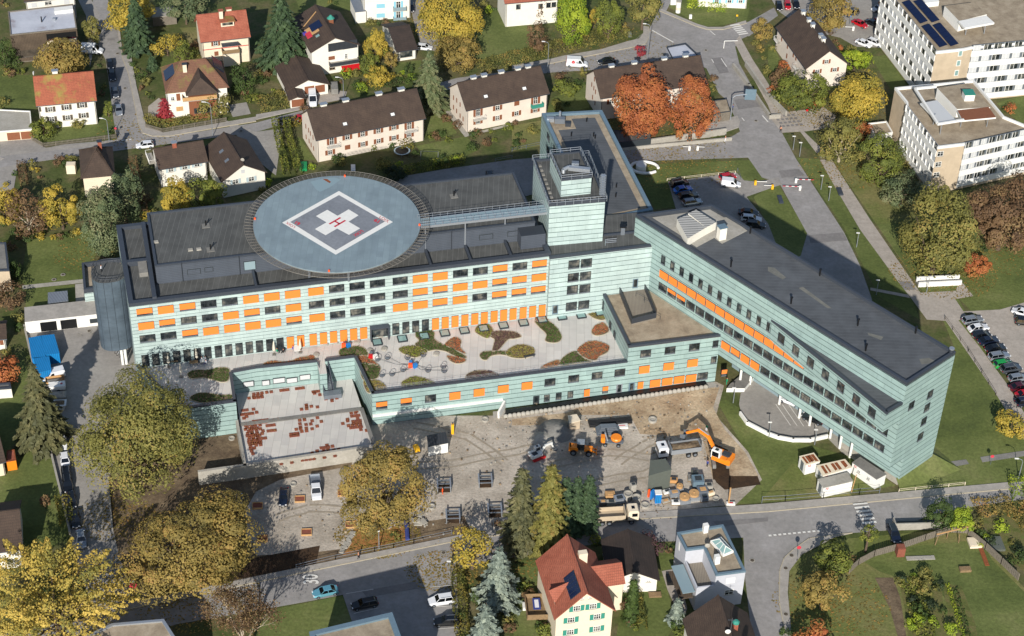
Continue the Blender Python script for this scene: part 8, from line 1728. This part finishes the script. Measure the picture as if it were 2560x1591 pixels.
for x, y, r, h_, lb, z in ((540,885, .85,1.3, 'tall concrete ring full of rusty parts', .1),(668,930, .85,1.2, 'tall concrete ring, open, above the lying ring', .1),(802,1000, .8, .4, 'flat concrete ring lying near the road', .1),(1870,905, .65, .4, 'small grey ring right of the crates', .1)):
    site('concrete_ring', lb, 'concrete ring', QS(x, y),[('ring',(lambda r, h_: lambda m: (m.lathe((0,0,0),[(r,0),(r, h_),(r*.75, h_),(r*.74, h_-.25)], 'concrete',20), m.lathe((0,0, h_-.3),[(r*.72,0),(r*.7, .02)], 'dark_trim',16)))(r, h_))])
for c, r, x, y, rr, h_, lb in ((2,2,1328,955, .85, .5, 'pale manhole ring standing in the clay pit'),(1,3,1660,300, .7, .5, 'pale manhole ring by the gravel ramp'),(1,3,350,80, .6, .3, 'square topped manhole beside the blue saloon'),(1,2,2163,950, .7, .4, 'pale manhole block on the upper gravel'),(0,2,2190,1125, .6, .3, 'pale ring in the soil plot behind the wall')): site('manhole_ring', lb, 'manhole ring', T(c, r, x, y),[('ring',(lambda rr, h_: lambda m: m.lathe((0,0,0),[(rr,0),(rr, h_),(rr*.7, h_),(rr*.68, h_-.2)], 'concrete',18))(rr, h_))])
def frame(lb, px, az=.1): site('trench_frame', lb, 'trench frame', px,[('side',(lambda s: lambda m: (m.box((s*1.2,0, .6),(.14,2.6,1.2), 'light_metal'), m.box((s*1.2,0,1.25),(.25,2.6, .12), 'light_metal')))(s)) for s in (-1,1)]+[('strut',(lambda y: lambda m: m.bar((-1.2, y,1.0),(1.2, y,1.0), .16, .16, 'grey_metal'))(y)) for y in (-1,0,1)]+[('pit', B((0,0, .06),(2.2,2.5, .06), 'soil_dark'))], az)
frame('grey steel trench frame with the orange worker', T(1,3,1775,110)); frame('grey steel trench frame at the top right of the yard', T(1,3,2165,65)); frame('grey steel trench frame nearest the road verge', T(1,3,1860,400)); frame('grey steel trench frame beside the conifers', T(1,3,2255,345))
for i,(x, y) in enumerate(((415,222),(820,165),(893,465),(478,535),(60,595),(15,285))): site('tree_pit', 'rust coloured square tree pit with timber frame, %s' % ('between blue car and pickup', 'beside the middle plane tree', 'lower right near the stones', 'alone in the tree shade', 'lower left with loose bricks', 'left edge in shade')[i], 'tree pit', T(1,3, x, y),[('frame', lambda m: parapet(m,[Vector(v) for v in ((-.95,-.8),(.95,-.8),(.95, .8),(-.95, .8))], .12,0, .35, 'pale_timber')),('fill', B((0,0, .1),(1.7,1.4, .2), 'leaf_soil_tray'))], .1, z=.06)
site('yellow_panel', 'upright yellow excavator bucket cover on the upper gravel', 'machine part', T(1,2,1858,1075),[('panel', B((0,0,1.2),(.5, .5,2.4), 'yellow_paint')),('hook', B((0,0,2.6),(.2, .2, .5), 'dark_metal'))]); site('roller', 'small yellow and black compactor in the tree shade', 'machine', T(1,2,1520,1260),[('drum', lambda m: m.tube((0,-.6, .5),(0, .6, .5), .5, 'dark_metal')),('body', B((.3,0,1.0),(1.6,1.0, .6), 'yellow_paint'))],1.9)
site('blue_pipe', 'dark blue pipe lying on the verge below the middle plane tree', 'pipe', T(1,3,1432,610),[('pipe', lambda m: m.tube((0,0, .4),(-.5,4.6, .4), .4, 'cloth_blue'))]); site('stone_heap', 'pale stone slabs piled at the verge', 'stone heap', T(1,3,1545,450),[('slab',(lambda i: B((RNG.normal()*.5, RNG.normal()*.5, .2+i*.15),(1.5,1.0, .2), 'concrete', i*1.1))(i)) for i in range(5)]); site('stone_heap', 'pale broken slabs strewn down to the verge corner', 'stone heap', T(1,3,905,620),[('slab',(lambda i: B((-.3*i,-.9*i+2, .15),(1.0, .8, .25), 'concrete', i*.9))(i)) for i in range(6)])
site('crane_post', 'tall orange timber barrier post at the yard corner by the road', 'post', T(2,3,2045,268),[('post', lambda m: m.tube((0,0,0),(0,0,4.2), .16, 'pale_timber')),('base', B((.4,0, .25),(1.6, .6, .5), 'white_paint')),('base_mark', B((.4,0, .52),(.8, .3, .04), 'red_paint'))]); site('timber_post', 'slim orange post leaning by the white containers', 'post', QC(1125,910)[0],[('post', lambda m: m.tube((0,0,0),(.3,0,4.4), .09, 'pale_timber'))])
n_=46; rk=[T(2,2,-60+i*42,925-i*6.2) for i in range(n_)]
o=thing('gabion_row', 'row of white wrapped stones along the hospital front above the pit', 'stone row', P(rk[0]))
for i, q in enumerate(rk): q=P(q); m=MB(); m.sphere((q.x, q.y, .35), .55, 'concrete',8,(1, .8, .9)); m.build('stone', o)
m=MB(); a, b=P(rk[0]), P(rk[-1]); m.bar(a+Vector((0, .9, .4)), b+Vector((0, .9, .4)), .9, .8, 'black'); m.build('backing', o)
sheet('front_path', T(2,2,-180,870,0,845,1080,692,1900,590,1960,630,1560,690,640,825,0,905,-180,930), 'pavement', .085)
# ---- fences, walls, lamps, signs
def fence(lb, pts, h_=1.1, step=2.4, kind='rail', mat='grey_metal', name='fence', z=.05):
    q=[P(p, z) for p in pts]; o=thing(name, lb, 'fence', q[0]); m=MB()
    for a, b in zip(q, q[1:]):
        L_=(b-a).length; k=max(1, int(L_/step))
        for i in range(k+1): p=a.lerp(b, i/k); m2=MB(); m2.box(p+Vector((0,0, h_/2)),(.1, .1, h_) if kind != 'board' else (.14, .14, h_+.1), mat); m2.build('post', o)
        if kind == 'rail': [m.tube(a+Vector((0,0, h_*f)), b+Vector((0,0, h_*f)), .035, mat, n=4) for f in (.5, .98)]
        elif kind == 'picket':
            [m.bar(a+Vector((0,0, h_*f)), b+Vector((0,0, h_*f)), .05, .08, mat) for f in (.3, .8)]; n=int(L_/.28); [m.box(a.lerp(b,(i+.5)/n)+Vector((0,0, h_*.5)),(.1, .04, h_), mat) for i in range(n)]
        elif kind == 'board': n=int(L_/.42); [m.box(a.lerp(b,(i+.5)/n)+Vector((0,0, h_*(.48+.03*RNG.random()))),(.37, .05, h_), mat, rz=math.atan2(b.y-a.y, b.x-a.x)) for i in range(n)]
    m.build('rails' if kind == 'rail' else 'boards', o); return o
fence('grey weathered board fence curving round the bottom right garden',[T(3,3, *q) for q in ((765,920),(850,840),(1000,760),(1250,690),(1480,610),(1720,530),(1880,540))],1.7,3, 'board', 'grey_timber', z=.02); fence('grey weathered board fence running down to the right edge',[T(3,3, *q) for q in ((1890,560),(2050,690),(2200,830),(2360,985))],1.7,3, 'board', 'grey_timber', z=.02)
fence('timber picket fence round the corner lawn of the mossy-roofed house', T(0,0,300,1330,412,1392,1105,1308,1085,1240),1.2,2.5, 'picket', 'grey_timber'); fence('timber picket fence below the brown hedge of the villa', T(0,0,1375,1210,1535,1255,2140,1150),1.2,2.5, 'picket', 'grey_timber')
fence('thin wire fence between building site and the front road',[T(3,3,-60,255), T(3,3,160,245), T(3,3,520,215), T(3,3,860,180), T(3,3,1050,165)],1.7,4.5); fence('pale timber rail beside the road near the end wing', T(3,3,1235,150,1860,85), .8,3, 'rail', 'warm_wall'); fence('low metal fence with concrete feet along the front pavement',[T(1,3, *q) for q in ((380,880),(750,790),(1120,715),(1300,680),(1490,635),(1850,555))],1.2,6)
fence('brown rail fence along the sloping footpath on the right',[(2362,800),(2420,880),(2489,990)],1.0,3, 'rail', 'shutter_dark'); fence('white rail behind the four parked cars in the small car park', T(2,1,1465,200,2110,128), .7,4, 'rail', 'warm_wall'); fence('metal rail between car park and road bend', T(2,1,2130,110,2160,190),1.0,2); fence('dark railing on the garden side of the shaded road',[T(2,0,0,1440), T(2,0,265,1380)],1.1,2.5); fence('rail fence between the garden rows and the shaded road',[T(1,1,2260,20), T(1,1,2419,-10)],1.0,2.5)
def wall_(lb, pts, h_, w_=.4, mat='concrete', z=0): o=thing('garden_wall', lb, 'wall', P(pts[0])); wallbar(pts, z, w_, h_, mat, 'wall_body', o); return o
wall_('left concrete wall of the ramp beside the upper road', T(2,0,2095,600,2240,790,2440,1085),1.2, .5); wall_('right concrete wall of the ramp beside the upper road', T(2,0,2215,585,2419,880,2590,1050),1.4, .5); wall_('end wall closing the ramp at the plaza', T(2,0,2440,1085,2530,1078),1.2, .5); wall_('pale concrete wall below the orange trees', T(2,0,1320,1315,2020,1215),1.7, .4); wall_('lower long concrete wall along the road below the trees', T(2,0,1040,1395,2070,1300), .9, .4)
wall_('long low wall on the left of the service road',[(60,812),(82,908),(128,1133),(158,1257),(174,1328)], .8, .35); wall_('low wall between service road and the tree plot',[(270,1205),(280,1318)], .5, .3); wall_('curved white parapet wall round the forecourt under the wing',[T(2,2,2160,870), T(2,2,2225,960), T(2,2,2419,1060)]+[T(3,2, *q) for q in ((100,1095),(240,1120),(400,1120),(560,1085))], .9, .35, 'white_paint')
site('concrete_bench', 'long pale double concrete bench on the lawn by the footpath', 'bench', T(3,1,1620,1190),[('back_wall', B((0,1.6, .7),(9.5, .4,1.4), 'white_paint')),('front_wall', B((0,0, .6),(9.5, .4,1.2), 'white_paint')),('base', B((0, .8, .2),(9.5,1.3, .4), 'concrete_dark'))], .14); site('bin_enclosure', 'concrete walled recess with dark bins on the front road verge', 'enclosure', T(3,3,1400,480),[('wall', B((0,-.6, .8),(8.5, .25,1.6), 'concrete')),('bins', B((.3, .1, .5),(7.6,1.1,1.0), 'dark_trim')),('side', B((-4.2, .2, .8),(.2,1.6,1.7), 'concrete'))], .09)
LG = 'white street lamps along the lawn path'
def lamp(lb, px, h_, arm=.9, az=0, g=None, mat='light_metal'):
    q=P(px); o=thing('street_lamp', lb, 'street lamp', q, az, g, local=True); m=MB(); m.tube((0,0,0),(0,0, h_), .10, mat, .06, n=8)
    if arm > 1.2: m.path([(0,0, h_),(-.15*arm,0, h_+.5),(-.6*arm,0, h_+.8),(-arm,0, h_+.85)], .05, mat, n=5)
    m.build('pole', o); m=MB(); m.box((-arm if arm > 1.2 else -.2,0, h_+(.85 if arm > 1.2 else .05)),(.75, .28, .12), 'white_paint'); m.build('lamp_head', o); return o
l0=lamp('white lamp post on the lawn strip beside the footpath', T(3,1,500,282),3.8, .4,0, LG)
for q in (T(3,1,573,388), T(3,1,836,826), T(3,1,1022,1275), T(3,1,1498,1250), T(3,0,298,1480), T(3,0,236,1420), T(3,2,440,1180), T(3,2,8,1110), T(2,2,2090,785)): dup(l0, P(q),0)
lamp('tall curved lamp at the street junction beside the villa', T(0,0,2012,1290),8.5,1.6); lamp('tall curved lamp on the corner lawn of the mossy-roofed house', T(0,0,1033,1340),5.5,1.3); lamp('curved lamp beside the garage drive of the chalet', T(1,0,828,930),5,1.5); lamp('curved lamp on the street behind the right long house', T(2,0,335,690),8,1.4); lamp('very tall curved lamp beside the petrol kiosk', T(2,0,1280,570),9.5,1.5); lamp('straight lamp on the verge by the front road fence', T(1,3,1163,690),4.5, .4); lamp('lamp by the hedge corner of the bottom car park', T(1,3,1832,920),3.0, .4); lamp('lamp on the lawn near the small golden tree', T(3,2,2366,1500),4.2,1.3);
def sign(lb, px, h_, mat, w_=.6, az=0, name='road_sign', round_=True):
    q=P(px); o=thing(name, lb, 'sign', q, az, local=True); m=MB(); m.tube((0,0,0),(0,0, h_), .04, 'grey_metal', n=6); m.build('post', o); m=MB(); (m.tube((0,-.03, h_),(0,-.07, h_), w_/2, mat, n=14) if round_ else m.box((0,-.06, h_),(w_, .06, w_), mat)); m.build('plate', o)
sign('pink and white round sign at the road bend', T(3,3,277,770),2.6, 'red_marking', .8); sign('round sign on the lawn by the grey slab path', T(3,2,2100,1370),2.2, 'red_marking', .7); sign('round red sign on the plaza', T(3,0,360,1110),2.0, 'red_paint', .6); sign('blue plate sign at the office car park', T(3,0,770,235),2.5, 'blue_paint', .4, round_=False); sign('round sign at the crossing on the left street', T(0,0,1100,1290),2.2, 'red_marking', .6); sign('yellow tall marker on the grass island', T(2,0,2120,212),2, 'yellow_paint', .5, round_=False)
q=P(T(2,0,2062,1140)); o=thing('gantry_sign', 'big pale road sign hanging from a curved gantry over the upper road', 'sign', q); m=MB(); m.path([q, q+Vector((0,0,6.4)), q+Vector((.6,0,7)), q+Vector((3.2, .6,7.1))], .14, 'light_metal', n=8); m.build('gantry_pole', o); m=MB(); m.box(q+Vector((4.2, .7,7)),(2.6, .15,2.9), 'parapet_blue'); m.build('sign_panel', o)
q=P(T(2,0,2000,460)); o=thing('height_barrier', 'white height barrier bar at the mouth of the ramp', 'barrier', q); m=MB(); m.tube(q, q+Vector((0,0,2.2)), .1, 'white_paint'); m.build('post', o); m=MB(); m.bar(q+Vector((0,0,2.2)), q+Vector((3.4, .4,2.2)), .15, .15, 'white_paint'); m.build('bar', o)
for lb, px, dx, rw in (('red and white car park barrier, upper of two in the wide road', T(3,1,262,215),4,1),('red and white car park barrier, lower of two in the wide road', T(3,1,300,285),-4,1),('white barrier arm at the office car park', T(3,0,803,288),-4,0),('barrier arm with yellow box at the small car park exit', T(2,1,2298,235),2.6,2),('left barrier arm on the traffic island', T(2,0,1675,1420),-1.6,0),('right barrier arm on the traffic island', T(2,0,1752,1420),1.6,0),('orange barrier post at the lawn corner', T(3,1,40,275),-2,2)):
    q=P(px, .1); o=thing('barrier', lb, 'barrier', q); m=MB(); m.box(q+Vector((0,0, .55)),(.5, .5,1.1), 'yellow_paint' if rw == 2 else 'white_paint'); m.build('box', o); m=MB(); [m.bar(q+Vector((dx*i/6,-.1,1.0)), q+Vector((dx*(i+1)/6,-.1,1.0)), .12, .12, 'red_marking' if rw == 1 and i % 2 else 'white_paint') for i in range(6)]; m.build('arm', o)
MG=None
for c, r, x, y in ((0,0,1181,835),(0,0,1110,507),(0,0,2278,1240),(1,3,1772,722),(3,3,222,747),(3,3,167,868),(3,3,168,1303),(2,0,1832,476),(2,0,2306,1143),(2,3,2270,795),(0,2,843,105),(0,1,595,1085),(0,1,510,1132),(3,2,1445,1378),(3,2,1575,1330)):
    q=P(T(c, r, x, y), .225 if (c, r) == (3,3) else .2)
    if MG is None: m=MB(); m.lathe((0,0,0),[(.5,0),(.5, .02)], 'concrete',20); m.lathe((0,0, .01),[(.36,0),(.36, .02)], 'shutter_dark',20); MG=m.build('manhole_cover', label='round dark manhole cover with pale ring set in the ground', cat='manhole cover', group='round manhole covers'); MG.location=q
    else: o=MG.copy(); sc.collection.objects.link(o); o.location=q
# ---- gardens
site('trampoline', 'round dark trampoline with pale green rim beside the hedge block', 'trampoline', T(1,0,1380,1450),[('frame', lambda m: m.lathe((0,0, .7),[(1.9,0),(1.9, .08),(1.6, .1)], 'shutter_grey',24)),('mat', lambda m: m.lathe((0,0, .82),[(1.58,0),(1.55, .02)], 'black',24))]+[('leg',(lambda a: lambda m: m.tube((1.7*math.cos(a),1.7*math.sin(a),0),(1.7*math.cos(a),1.7*math.sin(a), .7), .04, 'grey_metal'))(k*1.57)) for k in range(4)])
for lb, px, d, mt, h_ in (('white paddle board lying on the dark lawn behind the landing deck', T(1,1,918,82),(1.0,2.6), 'white_paint', .25),('green garden tarpaulin beside the hedge rows', T(1,1,450,75),(1.6,3), 'green_paint', .7),('pale grey sheet lying on the lawn by the fence', T(3,3,1440,775),(5.2,1.0), 'concrete', .1),('rusty white panel leaning at the fence corner', T(3,3,1948,640),(2.2,2.4), 'warm_wall', .5),('long rusty plank by the right fence', T(3,3,2040,765),(.8,4.4), 'rust', .1),('brown cart on the bottom right lawn', T(3,3,1860,890),(2,1.1), 'timber', .5),('brown brick stack at the board fence', T(3,3,1243,740),(1.4,1.4), 'leaf_soil_tray',2.0),('green net tunnel in the vegetable garden', T(3,3,2140,650),(3,3.4), 'tarp', .5),('timber raised bed with soil in the garden', T(2,3,1350,1125),(2.2,1.2), 'timber', .25),('grey box beside the white barn wall', T(2,3,1322,1058),(1.6, .8), 'grey_metal', .5),('white garden bench left of the timber deck', T(2,3,120,1240),(.8,1.6), 'white_paint', .5),('dark bench set on the garden terrace', T(2,3,1490,990),(1.2,2.2), 'black', .7),('white awning at the cream hipped house', T(0,1,678,115),(2.0,1.8), 'warm_wall',2.2),('dark solar bench panel beside the footpath', T(3,1,678,305),(1.1,2.9), 'parapet_metal', .3),('dark flat panel on the lawn by the wide road', T(3,1,115,380),(1.0,3), 'parapet_metal', .3),('white electrical cabinet on the grass island', T(2,0,1685,178),(.7, .5), 'white_paint',1.1),('green tool box by the tree verge', T(2,0,1110,350),(1.0, .6), 'tarp',1.4),('white advertising pillar base on the grass island', T(2,0,1530,40),(2,1.2), 'white_paint',2.2)):
    site('garden_fixture', lb, 'garden fixture', px,[('body', B((0,0, h_/2+.03),(d[0], d[1], h_), mt)),('top', B((0,0, h_+.05),(d[0]*.8, d[1]*.8, .05), mt))], .1)
site('advertising_pillar', 'round white advertising column on the grass island', 'column', T(2,0,1568,118),[('drum', lambda m: m.tube((0,0,0),(0,0,3.2), .65, 'white_paint', n=16)),('cap', lambda m: m.tube((0,0,3.2),(0,0,3.45), .75, 'concrete', n=16)),('poster', lambda m: m.tube((0,0, .8),(0,0,1.6), .66, 'warm_wall', n=16))])
site('timber_deck', 'raised brown timber deck with blue-clothed table beside the red-roofed house', 'deck', T(2,3,225,1290),[('deck_floor', B((0,0,1.0),(3.6,5.0, .2), 'timber')),('rail', lambda m: [m.box((x, y,1.6), d, 'timber') for x, y, d in ((-1.75,0,(.1,5,1.0)),(0,2.45,(3.6, .1,1.0)),(0,-2.45,(3.6, .1,1.0)))]),('table_cloth', B((.1, .4,1.8),(1.3,2.6, .1), 'cloth_blue')),('plates', B((.1, .4,1.87),(.7,1.8, .04), 'cloth_white'))], .1)
site('play_swing', 'timber swing frame at the fence corner in the bottom right garden', 'swing frame', T(3,3,1700,640),[('beam', lambda m: m.bar((-2.4,0,2.3),(4.6,2.6,2.3), .18, .18, 'pale_timber'))]+[('post',(lambda x, y: lambda m: m.tube((x, y,0),(x*.9, y*.9,2.3), .09, 'timber'))(x, y)) for x, y in ((-2.4,-.4),(0,1.4),(4.6,2.8),(2, .4))]); site('metal_swing', 'dark metal swing frame on the lawn behind the landing deck', 'swing frame', T(1,0,1640,1500),[('frame', lambda m: (m.bar((-2,0,2),(2,0,2), .1, .1, 'dark_metal'),[m.bar((x, y,0),(x,0,2), .08, .08, 'dark_metal') for x in (-2,2) for y in (-1,1)]))])
site('spiral_ramp', 'white spiral concrete ramp beside the rear wing', 'ramp', T(2,1,1250,100),[('outer_wall', lambda m: m.path([(3.2*math.cos(a*.35),2.4*math.sin(a*.35), .8) for a in range(17)], .35, 'white_paint', n=8)),('inner_drum', lambda m: m.tube((-.8,0,0),(-.8,0,1.6),1.2, 'white_paint', n=16))])
site('sandstone_banner', 'small upright red and pale banner board at the bottom left bend', 'banner', T(0,3,1260,1060),[('board', B((0,0,1.1),(1.3, .08,2.0), 'red_marking')),('upper_panel', B((0,-.02,1.7),(1.2, .1, .7), 'shutter_blue')),('leg', B((0, .3, .5),(.1, .5,1.0), 'black'))])
bk0=None
for i in range(7):
    q=P(T(0,2,1120+i*11,315+(i % 3)*12), .1)
    if bk0 is None:
        bk0=thing('bicycle', 'bicycle parked in the cluster beside the stair tower pillars', 'bicycle', q, .4, 'bicycles parked by the stair tower', local=True)
        for x in (-.5, .5): m=MB(); m.path([(x+.33*math.cos(a*.63),0, .34+.33*math.sin(a*.63)) for a in range(11)], .03, 'rubber', n=4); m.build('wheel', bk0)
        m=MB(); m.path([(-.5,0, .34),(-.15,0, .8),(.4,0, .85),(.0,0, .35),(-.15,0, .8)], .03, 'light_metal', n=4); m.path([(.5,0, .34),(.38,0,1.0),(.38, .25,1.02)], .03, 'light_metal', n=4); m.build('frame', bk0); m=MB(); m.box((-.2,0, .95),(.25, .14, .06), 'black'); m.build('saddle', bk0)
    else: dup(bk0, q, .4+i*.5)
site('round_stage', 'curved dark bench beside the oval bed on the terrace', 'bench', T(2,2,165,355),[('seat', B((0,0, .42),(2.2, .45, .08), 'dark_trim')),('leg', B((-.9,0, .2),(.1, .4, .4), 'dark_trim')),('leg', B((.9,0, .2),(.1, .4, .4), 'dark_trim'))], .35, z=TZ)
simple('track_mud', '8d8373', .9, var=.15)
def scatter_cards(name, lb, areas, mat, size, z=.09):
    C=[]
    for (c, r, x, y, rad, n) in areas:
        q=P(T(c, r, x, y)); a=RNG.random(n)*6.28; d=rad*RNG.random(n) ** .6; C.append(np.stack([q.x+np.cos(a)*d*1.3, q.y+np.sin(a)*d, np.full(n, z)+RNG.random(n)*.05],1))
    C=np.concatenate(C); k=len(C); o=cards(name, C, unit(k)*.25+[0,0,1], size*(.5+RNG.random(k)), mat, RNG.random(k)); tag(o, lb, 'fallen leaves', None, 'stuff')
scatter_cards('fallen_leaves', 'fallen brown and orange leaves on the ground under the trees',[(1,3,1150,560,6,1500),(1,3,1750,900,5,900),(0,3,1400,1000,7,900),(0,3,1100,400,6,900),(0,3,1850,1130,9,1200),(2,0,1300,1300,14,1500),(3,0,450,1050,8,1300),(3,0,800,1180,9,800),(3,1,1650,1080,9,1500),(3,1,2100,850,10,900),(2,1,1500,10,12,900),(0,0,1320,1250,8,500),(2,0,900,470,14,900),(3,1,700,100,8,700),(0,1,900,900,7,500),(3,3,600,1200,8,900),(1,0,1600,250,7,600),(2,3,100,900,8,700)], 'leaf_brown_gold', .3)
m=MB()
for (c, r, x, y, rad, n) in ((2,2,1300,1050,7,90),(2,2,700,930,8,90),(2,2,150,1000,9,90),(2,3,1350,280,4,90),(2,3,1000,300,4,40),(2,2,1750,1200,4,80),(2,2,1500,850,6,60),(1,2,2250,1250,10,80),(1,3,1600,480,5,60),(2,2,1600,700,6,60),(1,3,700,350,9,50)):
    q=P(T(c, r, x, y))
    for i in range(n): a=RNG.random()*6.28; d=rad*RNG.random() ** .6; s=.12+.3*RNG.random() ** 3; m.box((q.x+d*1.4*math.cos(a), q.y+d*math.sin(a), .07+s*.3),(s, s*.8, s*.6),('concrete', 'pit_clay', 'concrete_dark', 'soil')[i % 4], rz=a*3)
m.build('rubble', label='loose stones and clods scattered over the building site', cat='rubble', kind='stuff')
m=MB()
for pts in (T(2,2,300,1400,900,1250,1300,1300,1700,1200), T(2,3,300,100,800,60,1250,-20,1500,-120), T(1,2,1400,1400,1900,1350,2419,1250,2700,1200), T(1,3,200,400,500,300,900,330,1400,300), T(2,2,1000,1350,1250,1180,1500,1100), T(1,2,1500,1000,2000,1100,2419,1400)):
    for s in (-.9, .9):
        q=[P(p) for p in pts]; sp=[]
        for i in range(len(q)-1): sp += [q[i].lerp(q[i+1], k/6) for k in range(6)]
        for i,(a, b) in enumerate(zip(sp, sp[1:])):
            d=(b-a).normalized(); n_=Vector((-d.y, d.x,0)); o=n_*(s+.15*math.sin(i*.9)); o2=n_*(s+.15*math.sin((i+1)*.9)); w_=n_*(.2+.05*math.sin(i*2.3)); m.add([(v.x, v.y, .0665+len(m.v)*.00003) for v in (a+o-w_, b+o2-w_, b+o2+w_, a+o+w_)],[(0,1,2,3)], 'track_mud')
m.build('tyre_tracks', kind='structure')
